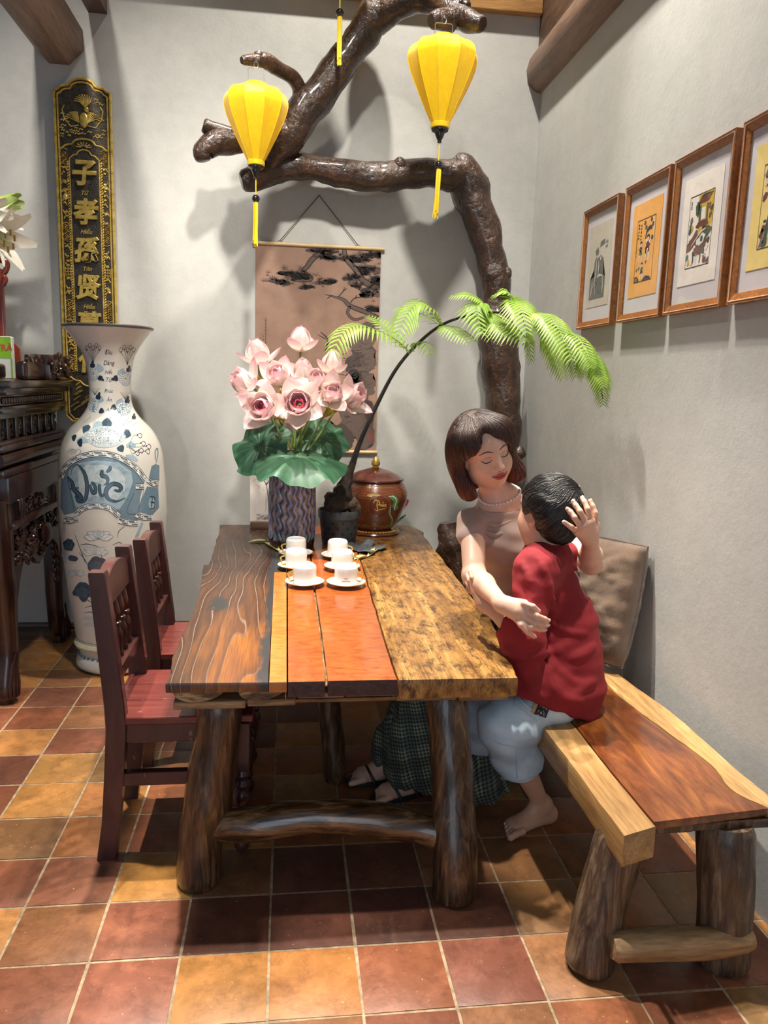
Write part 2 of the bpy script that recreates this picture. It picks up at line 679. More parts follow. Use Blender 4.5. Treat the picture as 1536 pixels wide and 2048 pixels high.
M_PA = mat_plankA()
M_PB = mat_lacq('orange_board', (.36, .10, .02), (.56, .20, .035), (.64, .27, .06))
M_PC = mat_lacq('red_lacquered_board', (.22, .040, .010), (.44, .105, .016), (.54, .16, .03))
M_PE = mat_plankE()
M_PLOW = wood('raw_underside_wood', [(.3, (.10, .05, .022)), (.55, (.34, .2, .09)), (.8, (.52, .36, .2))], (6, 30, 30), .6)
M_BARK = wood('barky_slab_wood', [(.35, (.06, .03, .014)), (.48, (.20, .11, .05)), (.58, (.50, .34, .16)), (.8, (.64, .47, .24))], (9, 20, 40), .6)
M_LOG = wood('varnished_log', [(.30, (.016, .009, .006)), (.48, (.065, .033, .016)), (.62, (.16, .085, .04)), (.78, (.30, .185, .095))], (42, 42, 5), .28, .6, 1.1, coat=.45)
M_LOGX = wood('varnished_cross_log', [(.30, (.02, .011, .006)), (.46, (.085, .042, .017)), (.6, (.24, .13, .05)), (.8, (.40, .25, .12))], (5, 42, 42), .2, .5, 1.1, coat=.8)

table = thing('log_table', (.16, 3.1, 0), 'rustic table of thick mixed planks on dark varnished log legs', 'table')
rt = random.Random(3)


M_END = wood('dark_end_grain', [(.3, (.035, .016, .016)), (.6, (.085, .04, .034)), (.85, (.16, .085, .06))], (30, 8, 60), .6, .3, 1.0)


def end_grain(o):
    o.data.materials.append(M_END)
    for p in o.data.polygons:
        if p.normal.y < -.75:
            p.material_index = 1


def wavy(pts, amp, n, seed):
    q = cr(pts, n)
    return [(p[0] + amp * noise.noise(Vector((p[1] * 9, seed, 0))) + amp * .6 * noise.noise(Vector((p[1] * 31, seed, 4))), p[1]) for p in q]


eA = wavy([(-.312, 1.972), (-.322, 2.23), (-.318, 2.68), (-.332, 3.0), (-.352, 3.27), (-.333, 3.33), (-.345, 3.86), (-.362, 4.20)], .008, 46, 1)
sA = wavy([(-.046, 1.965), (-.047, 2.5), (-.048, 2.85), (-.050, 3.2), (-.055, 3.7), (-.06, 4.21)], .002, 26, 2)
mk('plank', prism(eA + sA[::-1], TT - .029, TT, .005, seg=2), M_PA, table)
mk('plank', prism([(-.0435, 1.964), (.003, 1.964), (.000, 3.152), (-.051, 3.152)], TT - .03, TT, .002, seg=2), M_PB, table)
mk('plank', prism([(-.052, 3.156), (-.001, 3.156), (-.004, 4.21), (-.056, 4.21)], TT - .03, TT - .002, .002, seg=2),
   wood('black_filler_board', [(.4, (.03, .03, .032)), (.66, (.06, .055, .05)), (.72, (.5, .25, .06))], (40, 3, 20), .4), table)
gap = wavy([(.106, 1.963), (.106, 2.3), (.104, 2.6), (.105, 3.0), (.106, 4.2)], .0025, 30, 5)
mk('plank', prism([(.0065, 1.963)] + gap + [(.004, 4.2)], TT - .045, TT + .0005, .0025, seg=2), M_PC, table)
gap2 = wavy([(.113, 1.965), (.114, 2.3), (.113, 2.6), (.111, 3.0), (.112, 4.2)], .0025, 30, 8)
de = wavy([(.300, 1.967), (.304, 2.3), (.318, 2.9), (.327, 3.34), (.335, 4.2)], .004, 30, 9)
mk('plank', prism(gap2 + de[::-1], TT - .045, TT, .0025, seg=2), M_PC, table)
de2 = [(x + .005, y) for x, y in de]
eE = wavy([(.638, 1.966), (.648, 2.05), (.690, 2.42), (.699, 2.75), (.705, 3.1), (.712, 3.4), (.718, 3.95), (.735, 4.05), (.68, 4.22)], .008, 46, 12)
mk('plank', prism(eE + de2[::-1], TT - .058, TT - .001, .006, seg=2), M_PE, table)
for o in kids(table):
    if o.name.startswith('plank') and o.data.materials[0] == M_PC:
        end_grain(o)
# crack lines of splintered pale wood in the gap
mk('splinter', tube([(p[0] + .0035, p[1], TT - .012 + .004 * noise.noise(Vector((p[1] * 14, 0, 0)))) for p in gap[:22]], .0028, 5), M_PLOW, table)
# under layer seen at the front end
for x0, x1 in ((-.300, -.160), (-.130, .0)):
    a = [(x0 + (x1 - x0) * k / 12, -.032 * math.sin(math.pi * (k / 12) ** .8) ** .6) for k in range(13)]
    mk('slab', prism([(x, TT - .030 + z) for x, z in a[1:-1]] + [(x1, TT - .0295), (x0, TT - .0295)], 1.985, 4.15, .002, 'Y'), M_BARK, table)
xs_ = [-.30, -.105, .03, .1625, .305, .48, .625]
zs_ = [(.0, .022), (.002, .02), (-.012, .016), (-.012, .016), (.0, .02), (.004, .018)]
for k in range(6):
    dz, th = zs_[k]
    top = TT - (.064 if k < 2 else .0465 if k < 4 else .0595)
    mk('batten', bbox(xs_[k] + .002, xs_[k + 1] - .002, 2.0 + rt.uniform(-.012, .01), 4.1, top - th, top, .003, 1), M_PLOW, table)
mk('under_board', bbox(-.29, .62, 2.04, 4.1, TT - .086, TT - .0825, .001, 1), M_PLOW, table)
for y0 in (2.12, 3.9):
    mk('bearer', bbox(-.30, .63, y0 - .06, y0 + .06, TT - .105, TT - .0865, .005, 1), M_LOGX, table)


def leg(parent, pts, rads, mat, nz=.13, seed=0.0, name='leg', n=22, seg=22):
    q = cr([(*p, r) for p, r in zip(pts, rads)], n)
    P = [(a[0], a[1], a[2]) for a in q]
    R = [a[3] for a in q]
    R[0] -= .008
    R[-1] -= .006
    return mk(name, tube(P, R, seg, True, nz, 6.5, seed=seed), mat, parent)


leg(table, [(-.242, 2.065, 0), (-.243, 2.07, .10), (-.218, 2.085, .25), (-.196, 2.10, .40), (-.182, 2.11, .555)], [.064, .062, .068, .064, .060], M_LOG, seed=1)
leg(table, [(.481, 1.945, 0), (.482, 1.96, .12), (.480, 2.01, .28), (.472, 2.05, .42), (.462, 2.08, .555)], [.064, .062, .061, .060, .058], M_LOG, seed=2)
leg(table, [(.185, 2.62, 0), (.172, 2.63, .15), (.150, 2.64, .30), (.118, 2.65, .45), (.105, 2.66, .56)], [.045, .04, .046, .05, .05], M_LOG, seed=3)
leg(table, [(-.25, 3.95, 0), (-.23, 3.93, .3), (-.2, 3.9, .555)], [.064, .06, .06], M_LOG, seed=4)
leg(table, [(.52, 3.95, 0), (.5, 3.93, .3), (.47, 3.9, .555)], [.064, .06, .06], M_LOG, seed=5)
leg(table, [(-.205, 2.075, .178), (-.11, 2.055, .185), (.05, 2.045, .205), (.2, 2.03, .208), (.35, 2.01, .19), (.47, 1.99, .165)], [.044, .050, .049, .050, .048, .050], M_LOGX, seed=6, name='stretcher', n=30)
leg(table, [(-.22, 3.92, .2), (.13, 3.92, .23), (.5, 3.92, .2)], [.045, .05, .045], M_LOGX, seed=7, name='stretcher')

# ------------------------------------------------------------------ bench
SEAT = .42
bench = thing('log_bench', (1.0, 2.5, 0), 'long wooden bench of amber and yellow planks on log legs by the wall', 'bench')
M_BY = wood('yellow_beam', [(.25, (.30, .145, .045)), (.5, (.46, .26, .095)), (.75, (.58, .37, .16))], (22, 2.0, 22), .42, .25, .8, coat=.2, blot=((30, 8, 30), .66, .72, (.30, .14, .04)))
M_BA = wood('amber_plank', [(.25, (.065, .017, .007)), (.45, (.17, .045, .012)), (.6, (.28, .09, .02)), (.8, (.42, .17, .04))], (11, 2.2, 11), .26, .15, 1.2, coat=.5, blot=((60, 12, 30), .70, .75, (.03, .01, .006)))
M_BLEG = wood('bark_leg', [(.30, (.03, .018, .011)), (.48, (.10, .06, .035)), (.62, (.20, .13, .08)), (.8, (.34, .25, .17))], (38, 38, 4), .42, .7, 1.1, coat=.15)
M_BX = wood('pale_cross_log', [(.25, (.12, .06, .025)), (.45, (.34, .19, .08)), (.7, (.55, .36, .18))], (3.5, 22, 22), .5, .45, .8)
YE, YF = 1.560, 3.45
bl = wavy([(.787, YE), (.786, 1.9), (.783, 2.2), (.785, 2.8), (.78, YF)], .003, 30, 21)
br = wavy([(.880, YE + .032), (.879, 1.9), (.884, 2.2), (.88, 2.8), (.88, YF)], .0015, 30, 22)
mk('beam', prism(bl + br[::-1], SEAT - .083, SEAT, .005, seg=2), M_BY, bench)
b2_ = [(x + .005, y + .02) for x, y in br]
c_ = wavy([(1.205, 1.648), (1.16, 1.74), (1.178, 1.88), (1.150, 2.1), (1.12, 2.35), (1.13, 2.6), (1.11, 2.9), (1.12, YF)], .004, 40, 23)
mk('plank', prism(b2_ + c_[::-1], SEAT - .022, SEAT - .001, .003, seg=2), M_BA, bench)
c2 = [(x + .003, y) for x, y in c_]
d_ = wavy([(1.245, 1.662), (1.238, 1.9), (1.240, 2.2), (1.20, 2.58), (1.21, 2.9), (1.22, YF)], .004, 40, 24)
mk('plank', prism(c2 + d_[::-1], SEAT - .04, SEAT, .003, seg=2), M_BY, bench)
mk('under_board', bbox(.8815, 1.22, YE + .075, YF - .02, SEAT - .048, SEAT - .024, .004, 1), M_LOG, bench)
mk('under_board', bbox(.90, 1.00, YE + .068, YE + .2, SEAT - .046, SEAT - .022, .004, 1), M_BLEG, bench)
leg(bench, [(.772, 1.655, 0), (.785, 1.665, .1), (.81, 1.675, .22), (.842, 1.68, .345)], [.066, .064, .062, .064], M_BLEG, seed=11)
leg(bench, [(1.118, 1.63, 0), (1.117, 1.64, .1), (1.115, 1.655, .22), (1.112, 1.67, .375)], [.066, .066, .066, .066], M_BLEG, seed=12)
leg(bench, [(.772, 3.15, 0), (.80, 3.14, .15), (.842, 3.12, .345)], [.066, .064, .062], M_BLEG, seed=13)
leg(bench, [(1.118, 3.15, 0), (1.117, 3.14, .15), (1.112, 3.12, .375)], [.066, .066, .066], M_BLEG, seed=14)
leg(bench, [(.798, 1.600, .098), (.90, 1.60, .092), (1.02, 1.60, .090), (1.165, 1.60, .096)], [.036, .037, .038, .034], M_BX, seed=15, name='cross_bar', nz=.1)
leg(bench, [(.798, 3.2, .098), (1.02, 3.2, .09), (1.165, 3.2, .096)], [.036, .038, .034], M_BX, seed=16, name='cross_bar')

# ------------------------------------------------------------------ chairs
M_CH = wood('red_lacquered_chair_wood', [(.25, (.038, .012, .011)), (.5, (.068, .020, .017)), (.75, (.11, .040, .033))], (14, 14, 4), .36, .12, .5, fine=False, coat=.25, blot=((30, 30, 14), .66, .76, (.30, .17, .13)))
M_CHS = wood('red_chair_seat', [(.25, (.10, .018, .015)), (.5, (.165, .032, .025)), (.75, (.22, .058, .046))], (4, 20, 14), .34, .12, .5, fine=False, coat=.25, blot=((9, 30, 14), .62, .76, (.42, .24, .20)))


def post_geo(y):
    # raked square post swept as a strip of sections (x centre, z, half depth)
    st = [(-.012, 0, .028), (.004, .12, .026), (.018, .27, .028), (.028, .42, .030), (.024, .50, .029), (.006, .70, .026), (-.012, .885, .024), (-.013, .892, .021)]
    V, F = [], []
    w = .021
    for x, z, h in st:
        V += [(x - h, y - w, z), (x + h, y - w, z), (x + h, y + w, z), (x - h, y + w, z)]
    for i in range(len(st) - 1):
        for k in range(4):
            k2 = (k + 1) % 4
            F.append((i * 4 + k, i * 4 + k2, i * 4 + 4 + k2, i * 4 + 4 + k))
    F += [(3, 2, 1, 0), tuple(len(V) - 4 + k for k in range(4))]
    bm = bmesh.new()
    bv = [bm.verts.new(v) for v in V]
    for f in F:
        bm.faces.new([bv[i] for i in f])
    ed = []
    for e in bm.edges:
        a, b = e.verts
        if abs(a.co.z - b.co.z) > .003 and abs(a.co.y - b.co.y) < 1e-6:
            ed.append(e)
    bmesh.ops.bevel(bm, geom=ed, offset=.003, segments=1, affect='EDGES')
    return from_bm(bm)


def make_chair():
    t = thing('dining_chair', (0, 0, 0), 'x', 'chair', 'lacquered dining chairs along the table')
    hw = .172
    for s in (-1, 1):
        mk('back_post', post_geo(s * hw), M_CH, t)
    # arched top rail
    po = []
    n = 14
    for k in range(n + 1):
        y = -hw + .02 + (2 * hw - .04) * k / n
        po.append((y, .842 + .042 * math.sin(math.pi * k / n) ** .7))
    po = po + [(hw - .02, .775), (-hw + .02, .775)]
    V, F = prism(po, -.017, .017, .003, 'X')
    V = [(x - (z - .6) * .075 - .005 + .012, y, z) for x, y, z in V]
    mk('top_rail', (V, F), M_CH, t)
    V, F = bbox(-.018, .018, -hw + .02, hw - .02, .545, .588, .003, 1)
    V = [(x + .017, y, z) for x, y, z in V]
    mk('lower_rail', (V, F), M_CH, t)
    sp = [(.011, 0), (.013, .01), (.010, .02), (.014, .055), (.0155, .075), (.012, .09), (.010, .096), (.016, .102), (.016, .110), (.010, .114), (.013, .12), (.016, .145), (.012, .178), (.009, .19)]
    for k in range(4):
        y = (-.5 + (k + .5) / 4) * .25
        g = lathe([(r, z) for r, z in sp], (0, 0, 0), 12)
        g = ([(x + .012 - z * .085, yy + y, z + .587) for x, yy, z in g[0]], g[1])
        mk('spindle', g, M_CH, t)
    for k in range(3):
        y0 = -hw - .02 + k * (2 * hw + .04) / 3
        mk('seat_board', bbox(.0 if k != 1 else .0, .425, y0 + .0008, y0 + (2 * hw + .04) / 3 - .0008, .430, .455, .004, 1), M_CHS, t)
    for s in (-1, 1):
        mk('apron', bbox(.05, .395, s * hw - .012, s * hw + .012, .372, .431, .003, 1), M_CH, t)
        mk('side_stretcher', bbox(.01, .385, s * hw - .014, s * hw + .014, .235, .278, .003, 1), M_CH, t)
        g1 = bbox(.365, .415, s * hw - .025, s * hw + .025, .275, .431, .003, 1)
        pf = [(.006, 0), (.014, .004), (.022, .015), (.025, .03), (.02, .045), (.013, .055), (.017, .062), (.021, .068), (.017, .074), (.016, .085), (.021, .115), (.028, .155), (.029, .18), (.022, .20), (.014, .208),
              (.020, .216), (.025, .224), (.020, .232), (.015, .24), (.022, .248), (.026, .258), (.022, .268), (.018, .276)]
        mk('leg', join(g1, lathe(pf, (.39, s * hw, 0), 18)), M_CH, t)
    mk('front_apron', bbox(.378, .402, -hw + .02, hw - .02, .372, .431, .003, 1), M_CH, t)
    mk('rear_apron', bbox(.014, .034, -hw + .02, hw - .02, .35, .431, .003, 1), M_CH, t)
    mk('front_stretcher', bbox(.377, .403, -hw + .02, hw - .02, .295, .335, .003, 1), M_CH, t)
    return t


ch1 = make_chair()
ch2 = copy_tree(ch1)
ch1.location = (-.520, 2.385, 0)
ch1['label'] = 'red lacquered wooden chair with spindle back, nearest to the viewer'
ch2.location = (-.508, 2.95, 0)
ch2.scale = (.975, .985, .972)
ch2['label'] = 'red lacquered wooden chair with spindle back, farther one beside the tall vase'

# ------------------------------------------------------------------ flat art laid on surfaces


def color_mat(name, rough=.6, coat=0.0, metal=0.0, weave=0.0):
    t = NT(name)
    a = t.n('ShaderNodeVertexColor')
    a.layer_name = 'Col'
    c = t.co()
    f = t.noise(c, 60, 4, .65)
    col = t.mix(.5, a.outputs[0], t.ramp(f, [(.3, .72), (.65, 1.0)]), 'MULTIPLY')
    t.set(col=col, rough=rough, coat=coat, coatr=.08, metal=metal)
    if weave:
        t.bump(t.noise(t.co((900, 900, 900)), 1, 1), weave, .001)
    return t.m


class Dec:
    """coloured outlines in a 2-D frame, later laid on a surface"""

    def __init__(s, maxe=None):
        s.P = []
        s.maxe = maxe

    def poly(s, pts, col, layer=1):
        s.P.append(([(float(p[0]), float(p[1])) for p in pts], col, layer))

    def ell(s, x, y, rx, ry, col, layer=1, rot=0.0, n=14, wob=0.0, seed=0):
        pts = []
        for k in range(n):
            a = 2 * math.pi * k / n
            w = 1 + wob * noise.noise(Vector((math.cos(a) * 1.7 + seed * 3.1, math.sin(a) * 1.7, seed)))
            ex, ey = rx * math.cos(a) * w, ry * math.sin(a) * w
            pts.append((x + ex * math.cos(rot) - ey * math.sin(rot), y + ex * math.sin(rot) + ey * math.cos(rot)))
        s.poly(pts, col, layer)

    def stroke(s, pts, w, col, layer=2, n=None, closed=False):
        """w: width or list of widths along the stroke"""
        if len(pts) > 2:
            q = cr(pts, n or (len(pts) * 4))
        else:
            q = [np.array(p, float) for p in pts]
        m = len(q)
        if hasattr(w, '__len__'):
            ww = np.interp(np.linspace(0, 1, m), np.linspace(0, 1, len(w)), w)
        else:
            ww = [w] * m
        L, R_ = [], []
        for i in range(m):
            t = q[min(i + 1, m - 1)] - q[max(i - 1, 0)]
            ln = math.hypot(t[0], t[1]) or 1
            nx, ny = -t[1] / ln, t[0] / ln
            L.append((q[i][0] + nx * ww[i] / 2, q[i][1] + ny * ww[i] / 2))
            R_.append((q[i][0] - nx * ww[i] / 2, q[i][1] - ny * ww[i] / 2))
        for i in range(m - 1):
            s.P.append(([L[i], L[i + 1], R_[i + 1], R_[i]], col, layer))

    def text(s, body, x, y, size, col, layer=2, flip=1, sx=1.0, shear=0.0, rot=0.0):
        V, F = text_geo(body, size, 0, 0, shear)
        for f in F:
            pts = []
            for i in f:
                a, b = V[i][0] * sx, V[i][1]
                pts.append((x + a * math.cos(rot) - b * math.sin(rot), y + flip * (a * math.sin(rot) + b * math.cos(rot))))
            s.P.append((pts, col, layer))

    def build(s, name, mp, mat, parent):
        """mp(x, y, layer) -> point"""
        bm = bmesh.new()
        cl = bm.loops.layers.float_color.new('Col')
        for pts, col, lay in s.P:
            try:
                f = bm.faces.new([bm.verts.new((p[0], p[1], lay)) for p in pts])
            except ValueError:
                continue
            for lp in f.loops:
                lp[cl] = (*col, 1)
        bmesh.ops.triangulate(bm, faces=[f for f in bm.faces if len(f.verts) > 4])
        if s.maxe:
            for _ in range(5):
                ed = [e for e in bm.edges if e.calc_length() > s.maxe]
                if not ed:
                    break
                bmesh.ops.subdivide_edges(bm, edges=ed, cuts=1)
                bmesh.ops.triangulate(bm, faces=[f for f in bm.faces if len(f.verts) > 4])
        o0 = origin(parent)
        for v in bm.verts:
            v.co = Vector(mp(v.co.x, v.co.y, v.co.z)) - o0
        me = bpy.data.meshes.new(name)
        bm.to_mesh(me)
        bm.free()
        me.materials.append(mat)
        o = bpy.data.objects.new(name, me)
        COL.objects.link(o)
        o.parent = parent
        return o


def text_geo(body, size, ext=0.0, bev=0.0, shear=0.0, offset=0.0, res=3):
    c = bpy.data.curves.new('writing', 'FONT')
    c.body = body
    c.size = size
    c.extrude = ext
    c.bevel_depth = bev
    c.bevel_resolution = 1
    c.offset = offset
    c.shear = shear
    c.resolution_u = res
    c.align_x = 'CENTER'
    c.align_y = 'CENTER'
    o = bpy.data.objects.new('writing', c)
    COL.objects.link(o)
    bpy.context.view_layer.update()
    ev = o.evaluated_get(bpy.context.evaluated_depsgraph_get())
    me = ev.to_mesh()
    V = [tuple(v.co) for v in me.vertices]
    F = [tuple(p.vertices) for p in me.polygons]
    ev.to_mesh_clear()
    bpy.data.objects.remove(o)
    bpy.data.curves.remove(c)
    if V:
        x0, x1 = min(v[0] for v in V), max(v[0] for v in V)
        y0, y1 = min(v[1] for v in V), max(v[1] for v in V)
        V = [(v[0] - (x0 + x1) / 2, v[1] - (y0 + y1) / 2, v[2]) for v in V]
    return V, F


# ------------------------------------------------------------------ gilded couplet board
M_GOLD = NT('gilded_bronze')
_c = M_GOLD.co()
_n = M_GOLD.noise(_c, 30, 5, .65)
M_GOLD.set(col=M_GOLD.ramp(_n, [(.3, (.30, .19, .035)), (.5, (.62, .42, .09)), (.75, (.80, .60, .20))]), rough=.36, metal=.6)
M_GOLD.bump(M_GOLD.noise(_c, 90, 3), .25, .002)
M_GOLD = M_GOLD.m
M_BRONZE = plain('dark_bronze', (.045, .034, .022), .45, .5, .5, .6, 60)
M_BRONZE2 = plain('hammered_dark_field', (.030, .024, .018), .5, .3, .5, 1.0, 70)
BX0, BX1, BZ0, BZ1 = -1.160, -.892, 1.19, 2.815
bcx = (BX0 + BX1) / 2
YF_ = YB - .028
board = thing('couplet_board', (bcx, YB - .004, BZ0), 'tall gilded bronze board with raised Chinese characters on the back wall', 'wall board')


def cusp(x0, x1, z, h, n=44):
    """cusped arch from left to right"""
    out = []
    w = x1 - x0
    for k in range(n + 1):
        t = k / n
        u = abs(t - .5) * 2
        if u < .46:
            y = h * (.44 + .56 * math.sqrt(max(0, 1 - (u / .46) ** 2)) ** .9)
        elif u < .84:
            y = h * (.16 + .30 * math.sqrt(max(0, 1 - ((u - .46) / .38) ** 2)))
        else:
            y = h * .18 * (1 - (u - .84) / .16)
        out.append((x0 + w * t, z + y))
    return out


outl = cusp(BX0, BX1, BZ1, .062) + [(BX1, BZ0 + .03), (BX1 - .03, BZ0), (BX0 + .03, BZ0), (BX0, BZ0 + .03)]
mk('backing', prism(outl, YF_, YB - .003, .003, 'Y'), M_BRONZE, board)


def ring(pts, y, r, closed=True, seg=6):
    P = [(x, y, z) for x, z in pts]
    if closed:
        P = P + [P[0]]
    return tube(P, r, seg, not closed)


mk('rim', join(ring(outl, YF_, .007), ring([(bcx + (x - bcx) * .89, BZ0 + (z - BZ0) * .983 + .012) for x, z in outl], YF_, .0045)), M_GOLD, board)
ix0, ix1 = BX0 + .062, BX1 - .062
inn = cusp(ix0, ix1, 2.50, .045, 36) + [(ix1, 1.45), (ix0, 1.45)]
mk('field', prism(inn, YF_ - .003, YF_ + .001, 0, 'Y'), M_BRONZE2, board)
mid = cusp(BX0 + .017, BX1 - .017, 2.545, .052, 40)
mk('arch_moulding', join(ring(inn, YF_ - .002, .004), ring(mid, YF_, .0045, False), ring([(x, 2.545 + 1.425 - z) for x, z in mid], YF_, .004, False)), M_GOLD, board)
# rope borders
gs = []
for x in (ix0 - .009, ix1 + .009):
    for k in range(78):
        z = 1.46 + k * .0133
        g = ball((0, 0, 0), (.0042, .005, .0085), 6, 5)
        m = Matrix.Translation((x, YF_ - .001, z)) @ Matrix.Rotation(.7, 4, 'Y')
        gs.append(xf(g, m))
tag(mk('rope_border', join(*gs), M_GOLD, board), kind='stuff')
# side bands: lattice panels, scrolls, longevity signs
gs = []


def zline(pts, r=.0022, seg=5):
    return tube([(x, YF_ - .0015, z) for x, z in pts], r, seg)


def lattice(xc, z0, z1, w=.019):
    k = 0
    z = z0
    while z < z1:
        for s in (-1, 1):
            gs.append(zline([(xc - w, z), (xc - w * .33, z + .009), (xc + w * .33, z), (xc + w, z + .009)], .0017, 4))
        gs.append(zline([(xc - w + (k % 3) * .012, z), (xc - w + (k % 3) * .012 + .006, z + .012)], .0017, 4))
        z += .0095
        k += 1
    for zz in (z0 - .006, z1 + .006):
        gs.append(zline([(xc - w, zz), (xc, zz + (.008 if zz > z1 else -.008)), (xc + w, zz)], .0022))


def scroll(xc, zc, s=1, up=1, r=.013):
    p = []
    for k in range(20):
        a = k / 19 * 3.6 * math.pi / 2
        rr = r * (1 - k / 24)
        p.append((xc + s * rr * math.cos(a), zc + up * (rr * math.sin(a) + k * .0012)))
    gs.append(zline(p, .0032))


for xc in (BX0 + .036, BX1 - .036):
    for z0, z1 in ((2.47, 2.535), (2.10, 2.18), (1.72, 1.80), (1.46, 1.52)):
        lattice(xc, z0, z1)
    rr_ = random.Random(int(xc * 1000))
    for za, zb in ((2.20, 2.45), (1.83, 2.08), (1.54, 1.70)):
        z = za + .012
        k = 0
        while z < zb:
            if za == 1.83 and 1.92 < z < 1.99:
                for q in range(5):
                    zz = 1.925 + q * .014
                    w = (.008, .014, .017, .014, .008)[q]
                    gs.append(zline([(xc - w, zz), (xc + w, zz)], .0026))
                for dx in (-.012, 0, .012):
                    gs.append(zline([(xc + dx, 1.93), (xc + dx, 1.975)], .0024))
                z = 2.0
                continue
            scroll(xc + rr_.uniform(-.004, .004), z, 1 if k % 2 else -1, rr_.choice((-1, 1)), rr_.uniform(.009, .014))
            z += .021
            k += 1
gs.append(ball((BX0 + .036, YF_ - .001, 2.315), (.013, .006, .015), 10, 6))
tag(mk('band_relief', join(*gs), M_GOLD, board), kind='stuff')
# bird relief at the top: body, fanned wings, plume, clouds
gs = []
gs.append(ball((bcx + .005, YF_, 2.685), (.022, .008, .036), 12, 8))
gs.append(ball((bcx + .018, YF_, 2.735), (.012, .007, .014), 10, 6))
for s in (-1, 1):
    for k in range(7):
        a = .15 + k * .19
        L = .075 - .004 * k
        x0, z0 = bcx + s * .018, 2.672
        gs.append(zline([(x0, z0), (x0 + s * L * .6 * math.cos(a), z0 + L * .75 * math.sin(a) + .012), (x0 + s * L * math.cos(a), z0 + L * math.sin(a))], .0028))
    gs.append(zline([(bcx + s * .02, 2.66), (bcx + s * .06, 2.652), (bcx + s * .09, 2.69), (bcx + s * .098, 2.73), (bcx + s * .085, 2.75)], .003))
for k in range(9):
    a = .5 + k * .26
    gs.append(zline([(bcx + .012, 2.745), (bcx + .012 + .03 * math.cos(a), 2.755 + .03 * math.sin(a)), (bcx + .01 + .05 * math.cos(a + .3), 2.76 + .045 * math.sin(a + .3))], .0026))
rr_ = random.Random(5)
for k in range(34):
    x = rr_.uniform(BX0 + .03, BX1 - .03)
    z = rr_.choice((rr_.uniform(2.60, 2.655), rr_.uniform(2.60, 2.655), rr_.uniform(2.66, 2.80)))
    if abs(x - bcx) < .06 and z > 2.65:
        continue
    if z > 2.77 and abs(x - bcx) > .07:
        z -= .05
    w = rr_.uniform(.006, .014)
    gs.append(zline([(x - w, z), (x - w * .3, z + .006), (x + w * .4, z - .002), (x + w, z + .004)], .0028))
for k in range(7):
    a = math.pi * (k + .5) / 7
    gs.append(zline([(bcx + .012 * math.cos(a), 2.555 + .008 * math.sin(a)), (bcx + .038 * math.cos(a), 2.553 + .030 * math.sin(a))], .0028))
for k in range(26):
    x = rr_.uniform(BX0 + .03, BX1 - .03)
    z = rr_.uniform(BZ0 + .05, 1.40)
    w = rr_.uniform(.01, .022)
    gs.append(zline([(x - w, z - w * .4), (x, z + w * .5), (x + w, z + w)], .0028))
tag(mk('bird_relief', join(*gs), M_GOLD, board), kind='stuff')
for k, chs in enumerate('子孝孫贤萬代'):
    zc = 2.435 - k * .1855
    V, F = text_geo(chs, .130, .003, .0030, 0.12, .0026, 2)
    mk('character', ([(bcx + x * .92, YF_ - .006 - z, zc + y) for x, y, z in V], F), M_GOLD, board, smooth=False)
for k, w in enumerate(('Tử', 'Hiếu', 'Tôn', 'Hiền', 'Vạn')):
    V, F = text_geo(w, .028, .001, .0003, .35, .0003, 2)
    mk('small_script', ([(bcx + x, YF_ - .0045 - z, 2.435 - .094 - k * .1855 + y) for x, y, z in V], F), M_GOLD, board, smooth=False)

# ------------------------------------------------------------------ hanging scroll
M_ART = color_mat('ink_on_silk', .75, weave=.15)
M_ROD = wood('pale_rod_wood', [(.3, (.50, .34, .16)), (.7, (.66, .48, .26))], (3, 40, 40), .45)
M_CORD = plain('brown_cord', (.09, .06, .04), .8)
scr = thing('hanging_scroll', (.16, YB - .01, 1.04), 'brown silk hanging scroll with ink pine and rocks on the back wall', 'painting')
SX0, SX1, SZ0, SZ1 = -.177, .490, 1.055, 2.140
SW, SH = SX1 - SX0, SZ1 - SZ0
YS = YB - .012
mk('silk', bbox(SX0, SX1, YS - .0006, YS + .0006, SZ0, SZ1, 0), plain('scroll_silk', (.27, .165, .12), .8, var=.18, scale=9, bump=.15), scr, smooth=False)
for z, xa in ((SZ1 + .004, .01), (SZ0 - .004, .0)):
    mk('rod', tube([(SX0 - .008 - xa, YS, z), (SX0 - .006, YS, z), (SX1 + .006, YS, z), (SX1 + .008 + xa, YS, z)], [.009, .0105, .0105, .009], 12), M_ROD, scr)
na = Vector((.155, YB - .006, 2.400))
for x in (SX0 + .125, SX1 - .125):
    mk('cord', tube([na, (x, YS - .002, SZ1 + .018)], .0022, 6), M_CORD, scr)
    mk('ring', tube([(x + .010 * math.cos(a), YS - .002, SZ1 + .012 + .008 * math.sin(a)) for a in np.linspace(0, 6.3, 13)], .0016, 5), M_CORD, scr)
mk('nail', tube([na + Vector((0, .006, 0)), na - Vector((0, .006, 0))], .003, 8), M_CORD, scr)
D = Dec()
INK, INK2, INK3, SEAL = (.022, .018, .018), (.055, .040, .036), (.105, .070, .058), (.25, .05, .035)
rr_ = random.Random(11)


def pine(cx, cy, w, h, seed):
    r = random.Random(seed)
    for k in range(int(90 * w * 4)):
        x, y = cx + r.gauss(0, w * .42), cy + r.gauss(0, h * .38)
        L = r.uniform(.010, .022)
        for q in range(5):
            a = math.pi * (.12 + .19 * q) + r.uniform(-.12, .12)
            D.stroke([(x, y), (x + L * math.cos(a), y + L * math.sin(a))], .0016, INK if r.random() < .6 else INK2, 3)
    for k in range(5):
        D.ell(cx + r.uniform(-w, w) * .55, cy + r.uniform(-h, h) * .3, w * .45, h * .38, INK2 if k % 2 else INK3, 2, 0, 14, .5, seed + k)


